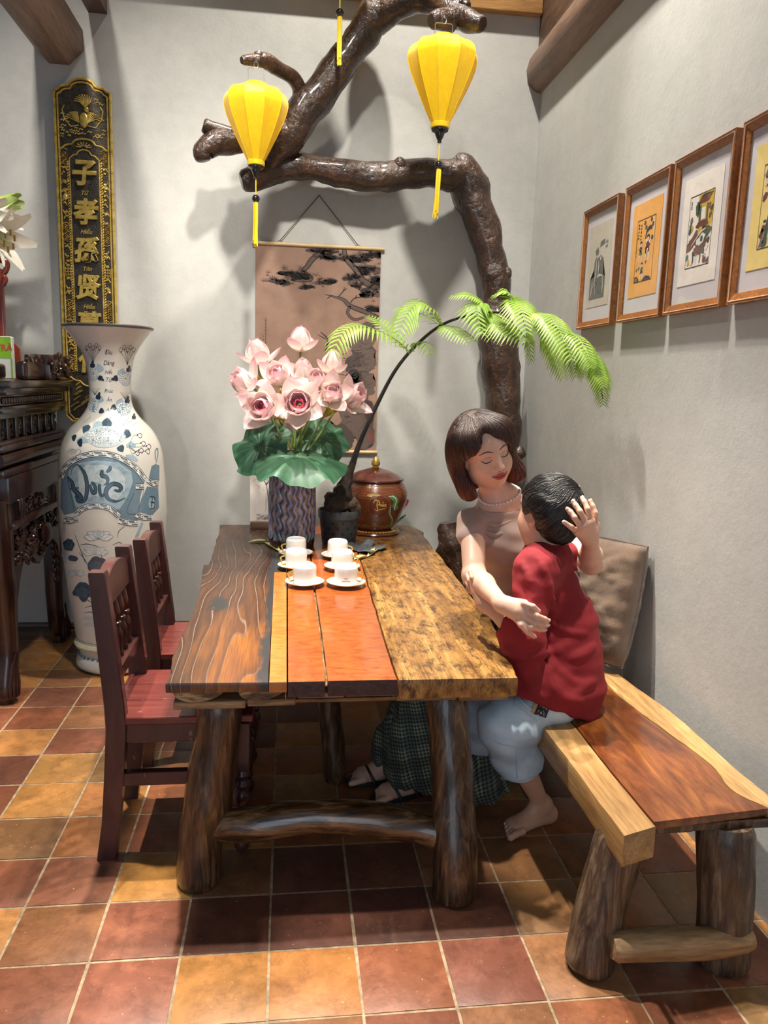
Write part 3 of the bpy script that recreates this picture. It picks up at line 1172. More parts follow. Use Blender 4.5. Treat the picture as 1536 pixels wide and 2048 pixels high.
def bough(pts, w, col=INK3):
    D.stroke(pts, [x * 1.25 for x in w], INK, 2)
    D.stroke(pts, [x * .75 for x in w], col, 3)


def ux(x):
    return SX0 + x * SW


def uz(z):
    return SZ1 - z * SH


# frame of reference: 0..1 across, 0..1 down
bough([(ux(1.0), uz(.19)), (ux(.86), uz(.15)), (ux(.80), uz(.10)), (ux(.72), uz(.05)), (ux(.70), uz(.0))], [.034, .028, .026, .022, .02])
bough([(ux(.66), uz(.01)), (ux(.52), uz(.03)), (ux(.45), uz(.06)), (ux(.41), uz(.095)), (ux(.38), uz(.12)), (ux(.44), uz(.155)), (ux(.30), uz(.165))], [.018, .022, .024, .022, .02, .022, .01])
bough([(ux(1.0), uz(.33)), (ux(.88), uz(.30)), (ux(.76), uz(.275)), (ux(.70), uz(.245)), (ux(.60), uz(.23))], [.020, .022, .020, .016, .006])
bough([(ux(.76), uz(.275)), (ux(.74), uz(.31)), (ux(.80), uz(.34)), (ux(.90), uz(.32))], [.012, .014, .012, .01])
for a in ([(.62, .23), (.55, .225)], [(.66, .235), (.70, .205), (.71, .185)], [(.76, .26), (.80, .235), (.90, .228)], [(.80, .24), (.81, .22)], [(.70, .205), (.73, .19)], [(.60, .232), (.57, .245)]):
    D.stroke([(ux(p), uz(q)) for p, q in a], [.006, .003], INK, 4)
for cx, cy, w, h, sd in ((.28, .135, .10, .03, 1), (.19, .175, .07, .028, 2), (.36, .15, .08, .03, 3), (.55, .165, .07, .028, 4), (.40, .195, .05, .022, 5), (.60, .045, .10, .03, 6), (.52, .02, .09, .02, 7),
                         (.80, .05, .11, .035, 8), (.93, .03, .08, .04, 9), (.90, .10, .10, .045, 10), (.78, .14, .07, .03, 11), (.96, .15, .06, .05, 12), (.92, .21, .07, .04, 13), (.80, .18, .05, .02, 14), (.95, .285, .06, .03, 15)):
    pine(ux(cx), uz(cy), w, h, sd)
# rocks on the right and at the foot
for k in range(46):
    t = rr_.random()
    if k < 26:
        y = .40 + .55 * t
        x = rr_.uniform(.80 - .22 * max(0, (y - .62)), 1.0)
    else:
        y = rr_.uniform(.86, .985)
        x = rr_.uniform(.25, 1.0)
    rx, ry = rr_.uniform(.03, .07), rr_.uniform(.03, .075)
    cx, cy = min(ux(x), SX1 - rx * 1.25), max(uz(y), SZ0 + ry * 1.25)
    D.ell(cx, cy, rx, ry, INK3 if k % 3 else INK2, 1 + k * .05, 0, 16, .5, k)
    for q in range(3):
        a = rr_.uniform(0, 6)
        D.stroke([(cx + rx * .9 * math.cos(a + d) * (1 - .2 * q), cy + ry * .9 * math.sin(a + d) * (1 - .2 * q)) for d in (0, .5, 1.0, 1.5)], [.001, .0035, .001], INK, 1.03 + k * .05)
for k in range(60):
    x, y = rr_.uniform(.72, .95), rr_.uniform(.50, .66)
    a = rr_.uniform(-.9, .3)
    D.stroke([(ux(x), uz(y)), (ux(x) - .05 * math.cos(a), uz(y) + .05 * math.sin(a))], [.0035, .001], INK2, 3)
D.stroke([(ux(.56), uz(.505)), (ux(.58), uz(.47)), (ux(.575), uz(.435)), (ux(.52), uz(.405))], [.007, .012, .009, .003], INK, 3)
D.stroke([(ux(.565), uz(.44)), (ux(.50), uz(.42))], [.006, .002], INK, 3)
D.ell(ux(.80), uz(.635), .045, .055, INK, 2, 0, 16, .3, 3)
for k in range(20):
    D.ell(ux(.083), uz(.352 + k * .0085), .0032, .0034, INK, 3, 0, 5, .8, k)
for k in range(7):
    D.ell(ux(.045 + .018 * (k % 2)), uz(.43 + .0075 * k), .003, .003, INK, 3, 0, 5, .8, k)
D.poly([(ux(.03), uz(.475)), (ux(.06), uz(.475)), (ux(.06), uz(.495)), (ux(.03), uz(.495))], SEAL, 2)
D.poly([(ux(.93), uz(.90)), (ux(.985), uz(.90)), (ux(.985), uz(.945)), (ux(.93), uz(.945))], (.16, .06, .05), 4)
D.build('ink_drawing', lambda x, y, l: (min(max(x, SX0 + .001), SX1 - .001), YS - .0006 - .00012 * l, min(max(y, SZ0 + .001), SZ1 - .001)), M_ART, scr)

# ------------------------------------------------------------------ framed prints
M_FRAME = wood('teak_frame', [(.3, (.22, .075, .018)), (.55, (.36, .13, .03)), (.8, (.46, .19, .05))], (40, 40, 40), .35, .1, 1.5, coat=.2)
M_INLAY = plain('pale_inlay', (.72, .48, .34), .5)
M_MAT = plain('lilac_mount', (.60, .57, .60), .8, var=.03)
M_PRINT = color_mat('print_ink', .8)
tg = NT('picture_glass')
tr = tg.n('ShaderNodeBsdfTransparent')
gl = tg.n('ShaderNodeBsdfGlossy')
gl.inputs['Roughness'].default_value = .02
mx = tg.n('ShaderNodeMixShader')
mx.inputs[0].default_value = .05
tg.link(tr.outputs[0], mx.inputs[1])
tg.link(gl.outputs[0], mx.inputs[2])
tg.link(mx.outputs[0], tg.t.nodes['Material Output'].inputs[0])
M_GLASS = tg.m
FX = XR - .027
BLK, MAR, GRN, DGR, WHT, OCH, GRY, SKN = (.03, .027, .025), (.14, .035, .035), (.07, .16, .10), (.05, .085, .06), (.80, .77, .72), (.62, .40, .05), (.16, .155, .15), (.74, .52, .38)


def framed(y0, y1, paper, draw, label, z0=1.703, z1=2.212):
    t = thing('framed_print', (XR - .002, (y0 + y1) / 2, z0), label, 'picture', 'framed prints on the side wall')
    w = .030
    X0, X1 = FX, XR - .002
    # four mitred mouldings (left = far end, larger Y)
    a, b, c, d = (y1, z0), (y0, z0), (y0, z1), (y1, z1)
    ia, ib, ic, id_ = (y1 - w, z0 + w), (y0 + w, z0 + w), (y0 + w, z1 - w), (y1 - w, z1 - w)
    for P, Q, R_, S in ((a, b, ib, ia), (b, c, ic, ib), (c, d, id_, ic), (d, a, ia, id_)):
        V = [(X0, *P), (X0, *Q), (X0 + .008, *R_), (X0 + .008, *S), (X1, *P), (X1, *Q), (X1, *R_), (X1, *S)]
        F = [(0, 1, 2, 3), (4, 7, 6, 5), (0, 4, 5, 1), (1, 5, 6, 2), (2, 6, 7, 3), (3, 7, 4, 0)]
        mk('moulding', (V, F), M_FRAME, t, smooth=False)
    e = .008
    li = [(y1 - e, z0 + e), (y0 + e, z0 + e), (y0 + e, z1 - e), (y1 - e, z1 - e)]
    mk('inlay', tube([(X0 + .001, p, q) for p, q in li + [li[0]]], .0019, 6), M_INLAY, t, smooth=False)
    XM = X0 + .014
    mk('mount', bbox(XM, XM + .004, y0 + w - .002, y1 - w + .002, z0 + w - .002, z1 - w + .002, 0), M_MAT, t, smooth=False)
    pw, ph = (y1 - y0) * .65, (z1 - z0) * .67
    cy, cz = (y0 + y1) / 2, (z0 + z1) / 2 + .004
    mk('paper', bbox(XM - .0012, XM, cy - pw / 2, cy + pw / 2, cz - ph / 2, cz + ph / 2, 0), plain('print_paper', paper, .85, var=.06, scale=30), t, smooth=False)
    d2 = Dec()
    draw(d2)
    iw, ih = pw * .62, ph * .66

    def mp(x, y, l):       # x 0..1 from the far side towards the viewer, y 0..1 upwards
        return (XM - .0013 - .00012 * l, cy + iw / 2 - iw * x, cz - .004 - ih / 2 + ih * y)
    d2.build('print', mp, M_PRINT, t)
    mk('glass', bbox(X0 + .0085, X0 + .0105, y0 + w - .003, y1 - w + .003, z0 + w - .003, z1 - w + .003, 0), M_GLASS, t, smooth=False)
    mk('hook', tube([(XR - .005, cy, z1 - .002), (XR - .006, cy, z1 + .012)], .002, 6), M_CORD, t)
    return t


def border(d, col=BLK, w=.014):
    for p in ([(0, 0), (1, 0)], [(1, 0), (1, 1)], [(1, 1), (0, 1)], [(0, 1), (0, 0)]):
        d.stroke(p, w, col, 2)


def art1(d):
    d.poly([(-.1, -.1), (1.0, -.1), (1.0, .28), (.85, .33), (.80, .62), (.62, .70), (.42, .66), (.38, .36), (-.1, .28)], GRY, 1)
    d.ell(.30, .45, .15, .22, GRY, 2, .1, 18, .3, 1)
    d.ell(.32, .78, .13, .07, GRY, 2, 0, 16, .4, 2)
    d.poly([(.50, .84), (.85, .88), (.82, .97), (.52, .94)], GRY, 2)
    for k, x in enumerate((.93, 1.02, .93, 1.02)):
        d.ell(x, .90 - .08 * (k // 2), .035, .03, GRY, 2, 0, 8, .6, k)
    for p in ([(.25, .7), (.32, .5), (.28, .3), (.15, .12)], [(.45, .62), (.50, .45), (.46, .3)], [(.1, .26), (.05, .05), (-.02, -.05)], [(.8, .3), (.86, .1), (.8, 0)], [(.55, .68), (.60, .62), (.66, .68)], [(.4, .3), (.6, .33), (.82, .3)], [(.3, .2), (.34, .0)]):
        d.stroke(p, [.02, .05, .015], (.66, .62, .54), 4)
    for k in range(9):
        d.ell(RND.uniform(.35, .8), RND.uniform(0, .6), .04, .03, DGR, 3, 0, 10, .5, k)


def art2(d):
    border(d)
    r = random.Random(4)
    for k in range(5):
        for q in range(2):
            d.ell(.10 + .13 * q, .93 - .055 * k - .02 * q, .04, .018, BLK, 2, 0, 7, .9, k * 3 + q)
    for k in range(14):
        d.ell(.03, .80 - .03 * k, .018, .01, BLK, 2, 0, 6, .9, k + 40)
    for x, y in ((.42, .93), (.50, .85), (.78, .95), (.88, .87), (.88, .66)):
        d.ell(x, y, .06, .035, BLK, 2, 0, 12, .3, int(x * 50))
        d.ell(x, y, .03, .018, GRN, 3)
    d.stroke([(.86, .98), (.95, .85), (.92, .72), (.97, .62)], [.02, .04, .01], WHT, 2)
    d.stroke([(.50, .66), (.56, .78), (.72, .83), (.84, .82)], [.05, .07, .06], BLK, 2)
    for cx, cy, s in ((.28, .55, 1), (.66, .60, 1.25), (.42, .22, .8)):
        d.ell(cx, cy + .07 * s, .07 * s, .035 * s, BLK, 3, 0, 12, .3, 1)
        d.ell(cx, cy + .045 * s, .05 * s, .03 * s, SKN, 4)
        d.ell(cx, cy - .02 * s, .09 * s, .055 * s, MAR if s != .8 else GRN, 3, .2, 14, .5, int(s * 9))
        d.ell(cx, cy - .10 * s, .09 * s, .045 * s, GRN if s == 1 else BLK, 3, 0, 14, .5, int(s * 7))
        for q in (-1, 1):
            d.stroke([(cx + q * .03 * s, cy - .12 * s), (cx + q * .07 * s, cy - .17 * s), (cx + q * .06 * s, cy - .23 * s)], [.05 * s, .035 * s, .03 * s], WHT, 4)
            d.stroke([(cx + q * .05 * s, cy + .01 * s), (cx + q * .13 * s, cy + .04 * s)], .035 * s, SKN, 4)
    for k in range(8):
        d.ell(.66 + r.uniform(-.12, .12), .55 + r.uniform(-.12, .1), .035, .025, WHT if k % 2 else MAR, 5, 0, 10, .5, k)
    d.poly([(.02, .0), (.30, .0), (.27, .05), (.15, .10), (.02, .09)], BLK, 2)
    for k in range(3):
        d.stroke([(.07 + .06 * k, .01), (.07 + .06 * k, .07)], .02, (.75, .40, .10), 3)
    d.poly([(.45, 0), (.95, .0), (.9, .05), (.75, .03), (.66, .08), (.55, .05)], BLK, 2)
    for x, y in ((.12, .20), (.24, .22), (.62, .30)):
        d.ell(x, y, .045, .025, GRN, 3, .5, 10, .3, 2)


def art3(d):
    border(d)
    d.poly([(.35, .99), (.99, .99), (.99, .55), (.85, .50), (.45, .55), (.38, .75)], OCH, 1)
    d.poly([(.38, .86), (.52, .96), (.94, .96), (.80, .86)], MAR, 2)
    d.stroke([(.36, .855), (.52, .965), (.95, .965)], .02, BLK, 3)
    d.poly([(.42, .62), (.42, .84), (.50, .84), (.50, .62)], DGR, 2)
    d.poly([(.72, .60), (.72, .84), (.80, .84), (.80, .60)], DGR, 2)
    d.poly([(.52, .64), (.52, .80), (.68, .80), (.68, .64)], WHT, 3)
    d.ell(.36, .80, .10, .12, DGR, 1, 0, 18, .5, 4)
    d.ell(.60, .57, .25, .06, MAR, 3, 0, 18, .4, 5)
    d.ell(.52, .49, .10, .055, OCH, 4, .2, 14, .2, 6)
    d.poly([(.0, .22), (.0, .34), (.20, .42), (.38, .52), (.55, .46), (.35, .38), (.2, .25)], (.17, .07, .045), 2)
    d.ell(.72, .44, .26, .07, DGR, 3, .1, 18, .5, 7)
    d.ell(.55, .30, .30, .12, (.17, .07, .045), 2, .1, 20, .4, 8)
    d.ell(.58, .36, .20, .07, WHT, 4, .2, 18, .5, 9)
    d.ell(.62, .37, .06, .04, DGR, 5, .2, 12, .6, 10)
    d.ell(.28, .16, .16, .11, WHT, 4, .5, 18, .4, 11)
    d.ell(.40, .21, .09, .06, (.17, .07, .045), 5, 0, 12, .6, 12)
    for x in (.30, .42, .60, .74):
        d.stroke([(x, .22), (x + .02, .12), (x, .04)], [.07, .05, .035], WHT if x < .5 else (.17, .07, .045), 4)
    for x, y, c in ((.10, .60, GRN), (.16, .55, OCH), (.08, .52, DGR), (.12, .67, GRY), (.84, .80, MAR), (.93, .75, BLK), (.90, .66, MAR), (.06, .16, GRN), (.12, .08, OCH), (.82, .07, MAR), (.93, .05, MAR), (.70, .20, GRN), (.86, .24, WHT), (.9, .33, DGR)):
        d.ell(x, y, .06, .04, c, 5, .4, 12, .5, int(x * 99))
    for p in ([(.05, .40), (.2, .43), (.35, .53)], [(.2, .3), (.4, .40), (.55, .46), (.75, .5)], [(.7, .13), (.85, .15)]):
        d.stroke(p, .018, WHT, 6)
    for k in range(4):
        d.ell(.07, .93 - .03 * k, .03, .012, BLK, 2, 0, 6, .8, k)


def art4(d):
    border(d)
    d.stroke([(.22, .10), (.30, .40), (.36, .70), (.42, .97)], [.12, .07, .06], DGR, 2)
    for k in range(14):
        d.stroke([(.20 + .014 * k, .12 + .055 * k), (.28 + .013 * k, .14 + .055 * k)], .008, GRN, 3)
    for a in range(7):
        an = .2 + a * .45
        d.stroke([(.45, .93), (.45 + .2 * math.cos(an), .93 + .06 * math.sin(an)), (.45 + .42 * math.cos(an), .92 + .03 * math.sin(an) - .05)], [.03, .06, .01], DGR, 2)
    d.stroke([(.05, .86), (.15, .92), (.30, .88)], [.05, .10, .03], (.20, .08, .07), 3)
    for x, y, c in ((.14, .80, SKN), (.22, .78, MAR), (.30, .80, GRY), (.10, .62, MAR), (.36, .56, MAR), (.44, .62, SKN), (.30, .60, SKN), (.16, .24, MAR), (.10, .18, MAR), (.40, .22, SKN), (.38, .16, SKN), (.45, .10, MAR), (.12, .08, GRY), (.22, .06, DGR), (.62, .2, MAR), (.72, .25, SKN), (.75, .12, GRN), (.62, .7, MAR), (.7, .66, SKN), (.85, .15, MAR)):
        d.ell(x, y, .085, .045, c, 4, .5, 14, .5, int(x * 77 + y * 10))
    for x, y in ((.18, .30), (.42, .28), (.70, .32), (.13, .83)):
        d.ell(x, y, .045, .028, SKN, 5)
        d.ell(x, y + .02, .05, .018, BLK, 6)
    for p in ([(.3, .5), (.38, .46), (.36, .38)], [(.08, .12), (.02, .02)], [(.4, .08), (.42, .0)]):
        d.stroke(p, [.05, .03], SKN, 5)


framed(3.095, 3.465, (.55, .50, .42), art1, 'framed print on grey cream paper with one dark standing figure, nearest the corner')
framed(2.668, 3.030, (.78, .38, .09), art2, 'framed print on bright orange paper with small playing figures')
framed(2.275, 2.640, (.80, .74, .68), art3, 'framed print on white paper with a red roofed house and cattle')
framed(1.872, 2.237, (.78, .60, .20), art4, 'framed print on yellow paper with a dark palm trunk, cut by the frame edge')

# ------------------------------------------------------------------ driftwood on the wall
tw = NT('varnished_driftwood')
_c = tw.co((1, 1, 1))
_n = tw.noise(_c, 9, 6, .65, 1.2)
_m = tw.noise(_c, 34, 4, .6, .5)
_col = tw.ramp(_n, [(.3, (.012, .007, .005)), (.55, (.045, .020, .011)), (.8, (.13, .060, .028))])
tw.set(col=_col, rough=tw.ramp(_m, [(.3, .2), (.7, .5)]), coat=.45, coatr=.12)
tw.bump(tw.mix(.5, _n, _m), 1.0, .02)
M_DRIFT = tw.m


def pxp(pts, n=40):
    """(x, y, Y, radius in px) along a limb -> points and radii"""
    P = []
    for x, y, Y, r in pts:
        p = ony(x, y, Y)
        d = (p - Vector((0, 0, CAM_H))).dot(CF)
        P.append((p.x, p.y, p.z, r * d / FOC))
    q = cr(P, n)
    return [Vector(a[:3]) for a in q], [float(a[3]) for a in q]


drift = thing('driftwood_branch', (1.2, 4.1, .9), 'dark varnished driftwood trunk bending across the back wall, lanterns hanging on it', 'driftwood')


def limb(pts, n=40, nz=.22, seed=0, seg=18, name='limb'):
    P, R_ = pxp(pts, n)
    R_[0] *= .8
    R_[-1] *= .8
    return mk(name, tube(P, R_, seg, True, nz, 9, seed=seed), M_DRIFT, drift)


limb([(965, 1330, 4.08, 50), (985, 1200, 4.08, 44), (1000, 1060, 4.08, 36), (1006, 930, 4.10, 34), (1008, 850, 4.12, 35), (1004, 760, 4.12, 38), (998, 690, 4.12, 40), (992, 620, 4.16, 30), (990, 560, 4.16, 28), (972, 480, 4.16, 31),
      (950, 410, 4.16, 35), (930, 350, 4.16, 36), (905, 318, 4.16, 22)], 60, .2, 1, name='trunk')
limb([(940, 345, 4.16, 28), (900, 350, 4.15, 32), (850, 345, 4.15, 28), (760, 352, 4.15, 28), (680, 346, 4.14, 27), (610, 335, 4.14, 26), (555, 335, 4.13, 30), (510, 355, 4.11, 24), (482, 362, 4.10, 18)], 46, .22, 2)
limb([(540, 345, 4.12, 18), (550, 310, 4.08, 22), (575, 275, 4.06, 32), (610, 225, 4.05, 34), (660, 160, 4.05, 32), (705, 95, 4.05, 30), (745, 35, 4.05, 33), (755, -20, 4.06, 34), (740, -80, 4.08, 32)], 50, .22, 3)
limb([(590, 270, 4.06, 28), (540, 272, 4.04, 26), (480, 280, 4.02, 24), (430, 288, 4.0, 25), (408, 305, 3.98, 20), (412, 322, 3.98, 12)], 30, .25, 4)
limb([(500, 280, 4.03, 20), (455, 266, 4.0, 15), (425, 258, 3.99, 13), (406, 250, 3.98, 13)], 20, .25, 5)
limb([(595, 225, 4.05, 20), (600, 185, 4.04, 15), (588, 158, 4.0, 14), (560, 140, 3.94, 14), (530, 122, 3.87, 15), (505, 120, 3.83, 12), (483, 121, 3.80, 9)], 36, .2, 6)
limb([(525, 128, 3.86, 12), (518, 112, 3.84, 11), (516, 104, 3.84, 8)], 10, .2, 7)
limb([(745, 40, 4.04, 30), (780, 20, 4.0, 26), (830, 5, 3.92, 22), (880, 8, 3.82, 22), (915, 30, 3.72, 21), (945, 44, 3.64, 20), (966, 48, 3.60, 17)], 36, .22, 8)
limb([(905, 42, 3.70, 22), (880, 38, 3.66, 19), (862, 42, 3.64, 16)], 14, .2, 9)
limb([(910, 20, 3.74, 16), (925, 8, 3.73, 15), (935, 14, 3.70, 10)], 12, .2, 10)
for (x, y, Y, r), sd in (((618, 195, 4.02, 12), 1), ((985, 548, 4.12, 20), 2), ((1012, 548, 4.12, 12), 3), ((775, 26, 3.98, 9), 4), ((1015, 700, 4.11, 18), 5), ((1040, 905, 4.05, 13), 6), ((800, 330, 4.11, 12), 7), ((660, 330, 4.10, 11), 8)):
    p = ony(x, y, Y)
    rr = r * (p.y / FOC) * 1.02
    V, F = ball(p, (rr, rr * .8, rr), 14, 10)
    V = [tuple(Vector(v) + (Vector(v) - p) * (.35 * noise.noise(Vector(v) * 25))) for v in V]
    mk('knot', (V, F), M_DRIFT, drift)

# low stump beside the seated woman
stump = thing('driftwood_stump', (.88, 3.72, 0), 'knobbly polished root stump between table corner and seated woman', 'driftwood')
P, R_ = pxp([(960, 1330, 3.72, 48), (940, 1230, 3.72, 42), (925, 1160, 3.72, 36), (908, 1110, 3.72, 30), (898, 1070, 3.72, 24), (895, 1045, 3.72, 15)], 30)
mk('root', tube(P, R_, 20, True, .5, 11, seed=3), M_DRIFT, stump)
P, R_ = pxp([(950, 1230, 3.72, 36), (990, 1180, 3.75, 34), (1020, 1120, 3.78, 28), (1030, 1060, 3.8, 20)], 20)
mk('root', tube(P, R_, 18, True, .4, 11, seed=5), M_DRIFT, stump)
P, R_ = pxp([(960, 1320, 3.72, 48), (975, 1400, 3.72, 52), (980, 1440, 3.72, 60)], 14)
V, F = tube(P, R_, 18, True, .3, 9, seed=8)
mk('foot', ([(x, y, max(z, .0)) for x, y, z in V], F), M_DRIFT, stump)

# ------------------------------------------------------------------ silk lanterns
tl = NT('yellow_silk')
_c = tl.co((1, 1, 1))
_a = tl.noise(tl.co((60, 60, 30)), 1, 5, .7)
_f = tl.noise(tl.co((500, 500, 120)), 1, 2)
tl.set(col=tl.ramp(_a, [(.3, (.90, .62, .005)), (.6, (.97, .77, .010))]), rough=.42, sheen=.3)
tl.bump(tl.mix(.5, _a, _f), .25, .002)
tb = tl.n('ShaderNodeBsdfTranslucent')
tb.inputs[0].default_value = (.97, .72, .015, 1)
mx = tl.n('ShaderNodeMixShader')
mx.inputs[0].default_value = .35
tl.link(tl.b.outputs[0], mx.inputs[1])
tl.link(tb.outputs[0], mx.inputs[2])
tl.link(mx.outputs[0], tl.t.nodes['Material Output'].inputs[0])
M_SILK = tl.m
M_TASS = plain('yellow_tassel_thread', (.88, .62, .01), .55, var=.15, scale=200)
M_BLACK = plain('black_lacquer', (.010, .009, .009), .18, var=.3, coat=.5)
M_WIRE = plain('steel_wire', (.30, .29, .28), .35, .9)


def lantern(x, ytop, yhook, Y, half, label, sway=0.0):
    """x, ytop px of the collar's top; half = half width in px"""
    top = ony(x, ytop, Y)
    d = (top - Vector((0, 0, CAM_H))).dot(CF)
    R0 = half * d / FOC
    H = R0 * 2.42
    t = thing('silk_lantern', (top.x, top.y, top.z - H), label, 'lantern', 'yellow silk lanterns')
    pf = [(.265, 0), (.275, .02), (.275, .052), (.26, .06), (.31, .10), (.44, .20), (.60, .33), (.75, .46), (.88, .58), (.97, .69), (1.0, .76), (.98, .82), (.90, .875), (.76, .915), (.56, .94), (.36, .95), (.345, .955), (.345, 1.0)]
    q = cr([(r, z) for r, z in pf[3:16]], 40)
    seg = 80
    V, F = [], []
    for r, z in q:
        for k in range(seg):
            a = 2 * math.pi * k / seg
            m = abs(math.sin(a * 5))          # ten wires
            rr = r * R0 * (1 - .065 * m ** .8 * min(1, r * 1.3))
            V.append((top.x + rr * math.cos(a), top.y + rr * math.sin(a), top.z - H + z * H))
    for i in range(len(q) - 1):
        for k in range(seg):
            k2 = (k + 1) % seg
            F.append((i * seg + k, i * seg + k2, (i + 1) * seg + k2, (i + 1) * seg + k))
    sh = mk('shade', (V, F), M_SILK, t, angle=28)
    for kk in range(10):
        a = 2 * math.pi * kk / 10
        mk('rib', tube([(top.x + r * R0 * 1.003 * math.cos(a), top.y + r * R0 * 1.003 * math.sin(a), top.z - H + z * H) for r, z in q[::2]], .0016, 5), M_SILK, sh)
    c0 = (top.x, top.y, top.z - H)
    mk('collar', lathe([(.345 * R0, .945 * H), (.355 * R0, .96 * H), (.355 * R0, .995 * H), (.335 * R0, H), (.30 * R0, .99 * H)], c0, 28, False, False), M_SILK, t)
    mk('collar', lathe([(.25 * R0, .0), (.275 * R0, .008 * H), (.28 * R0, .055 * H), (.25 * R0, .068 * H)], c0, 28), M_SILK, t)
    u = R0
    mk('cap', lathe([(.012 * u, -.60 * u), (.07 * u, -.59 * u), (.075 * u, -.56 * u), (.05 * u, -.50 * u), (.11 * u, -.42 * u), (.16 * u, -.30 * u), (.17 * u, -.20 * u), (.12 * u, -.16 * u), (.23 * u, -.10 * u), (.26 * u, -.05 * u), (.26 * u, .0)],
                    (top.x, top.y, top.z - H), 22) if False else
       lathe([(.02 * u, -.38 * u), (.06 * u, -.375 * u), (.065 * u, -.35 * u), (.05 * u, -.33 * u), (.09 * u, -.26 * u), (.13 * u, -.17 * u), (.14 * u, -.12 * u), (.24 * u, -.06 * u), (.25 * u, -.03 * u), (.25 * u, .0)], c0, 22), M_BLACK, t)
    zc = c0[2] - .38 * u
    mk('cord', tube([(top.x, top.y, zc), (top.x, top.y, zc - .62 * u)], .0028, 6), M_TASS, t)
    mk('bead', ball((top.x, top.y, zc - .60 * u), .125 * u, 16, 12), M_BLACK, t)
    z1 = zc - .68 * u
    gs = []
    r = random.Random(int(x))
    L = 1.35 * u
    for k in range(34):
        a, rr = r.uniform(0, 6.28), r.uniform(.01, .075) * u
        xx, yy = top.x + rr * math.cos(a), top.y + rr * math.sin(a)
        l = L * r.uniform(.88, 1.05)
        s = sway * l
        gs.append(tube([(top.x + .4 * (xx - top.x), top.y + .4 * (yy - top.y), z1), (xx, yy, z1 - .06 * u), (xx + s * .4, yy, z1 - l * .5), (xx * 1.0 + s + r.uniform(-.004, .004), yy + r.uniform(-.004, .004), z1 - l)], .0026, 5))
    gs.append(ball((top.x, top.y, z1), .045 * u, 10, 6))
    mk('tassel', join(*gs), M_TASS, t)
    # wire handle up to its hook
    hk = ony(x, yhook, Y)
    w = .25 * R0
    zt = top.z + .62 * (hk.z - top.z)
    mk('handle', join(tube([(top.x - w, top.y, top.z - .02), (top.x - w, top.y, zt - .006), (top.x - w + .006, top.y, zt), (top.x + w - .006, top.y, zt), (top.x + w, top.y, zt - .006), (top.x + w, top.y, top.z - .02)], .0018, 6),
                      tube([(top.x + .010 * math.cos(a), top.y, zt + .012 + .014 * math.sin(a)) for a in np.linspace(0, 6.283, 14)], .0018, 5),
                      tube([(top.x, top.y, zt + .02), (top.x, top.y, hk.z)], .0018, 5)), M_WIRE, t)
    return t


lantern(512, 168, 116, 3.81, 64, 'small yellow silk lantern on the left twig above the hanging scroll')
lantern(887, 74, 30, 3.60, 71, 'large yellow silk lantern on the right branch over the woman', -.04)
lantern(684, -228, -290, 3.85, 68, 'yellow silk lantern at the top edge, only its tassel in view')

# ------------------------------------------------------------------ tall blue and white vase
VX, VY = -.842, 3.85
_left = [(128, 653), (140, 668), (156, 690), (168, 712), (174, 735), (178, 765), (179, 790), (176, 812), (163, 833), (141, 856), (128, 880), (122, 905), (120, 938), (119, 980), (120, 1022), (124, 1065), (129, 1105), (136, 1155), (143, 1200), (150, 1240), (155, 1268)]
VP = []
for x, y in _left:
    p = ony(x, y, VY)
    VP.append((VX - p.x, p.z))
VP = VP[::-1]
VBODY = [tuple(map(float, a)) for a in cr(VP, 90)]
_zs = np.array([b for a, b in VBODY])
_rs = np.array([a for a, b in VBODY])


def vase_r(z):
    return float(np.interp(z, _zs, _rs))


M_VASE = NT('cream_porcelain')
_c = M_VASE.co()
_n = M_VASE.noise(_c, 3, 4)
M_VASE.set(col=M_VASE.ramp(_n, [(.3, (.64, .60, .52)), (.7, (.70, .69, .645))]), rough=.22, coat=.4, coatr=.06)
M_VASE.bump(M_VASE.noise(_c, 220, 2), .06, .001)
M_VASE = M_VASE.m
M_VRIM = plain('brown_glaze_rim', (.06, .05, .045), .3)
M_VINK = color_mat('cobalt_glaze', .25, .4)
vase = thing('floor_vase', (VX, VY, 0), 'tall blue and white porcelain floor vase with painted flowers and calligraphy', 'vase')
zt, rt_ = VBODY[-1][1], VBODY[-1][0]
inner = [(r - .012, z) for r, z in VBODY[::-1] if z > 1.25]
mk('body', lathe(VBODY + [(rt_ + .002, zt + .004), (rt_ - .004, zt + .008), (rt_ - .012, zt + .004)] + inner, (VX, VY, 0), 72), M_VASE, vase)
mk('rim', lathe([(rt_ + .001, zt - .003), (rt_ + .006, zt), (rt_ + .007, zt + .006), (rt_ + .002, zt + .011), (rt_ - .006, zt + .011), (rt_ - .008, zt + .004)], (VX, VY, 0), 72, False, False), M_VRIM, vase)
zb, rb_ = VBODY[0][1], VBODY[0][0]
mk('foot_ring', lathe([(rb_ - .03, zb - .045), (rb_ - .008, zb - .043), (rb_ + .006, zb - .036), (rb_ + .012, zb - .022), (rb_ + .006, zb - .008), (rb_ - .006, zb), (rb_ - .004, zb + .012)], (VX, VY, 0), 60), plain('yellowish_glaze', (.66, .60, .40), .25, coat=.4), vase)
mk('blue_band', lathe([(rb_ - .002, zb + .004), (rb_ + .0015, zb + .008), (rb_ + .001, zb + .018), (rb_ - .002, zb + .022)], (VX, VY, 0), 60, False, False), plain('blue_glaze', (.12, .20, .27), .25), vase)
z1 = zb - .043
st = mk('stand', lathe([(.06, 0), (rb_ - .045, 0), (rb_ - .02, .004), (rb_ + .002, .02), (rb_ + .006, .035), (rb_ - .004, z1 * .62), (rb_ - .018, z1 * .75), (rb_ - .014, z1 * .88), (rb_ - .018, z1 + .002), (.05, z1 + .003)], (VX, VY, 0), 60), M_VASE, vase)
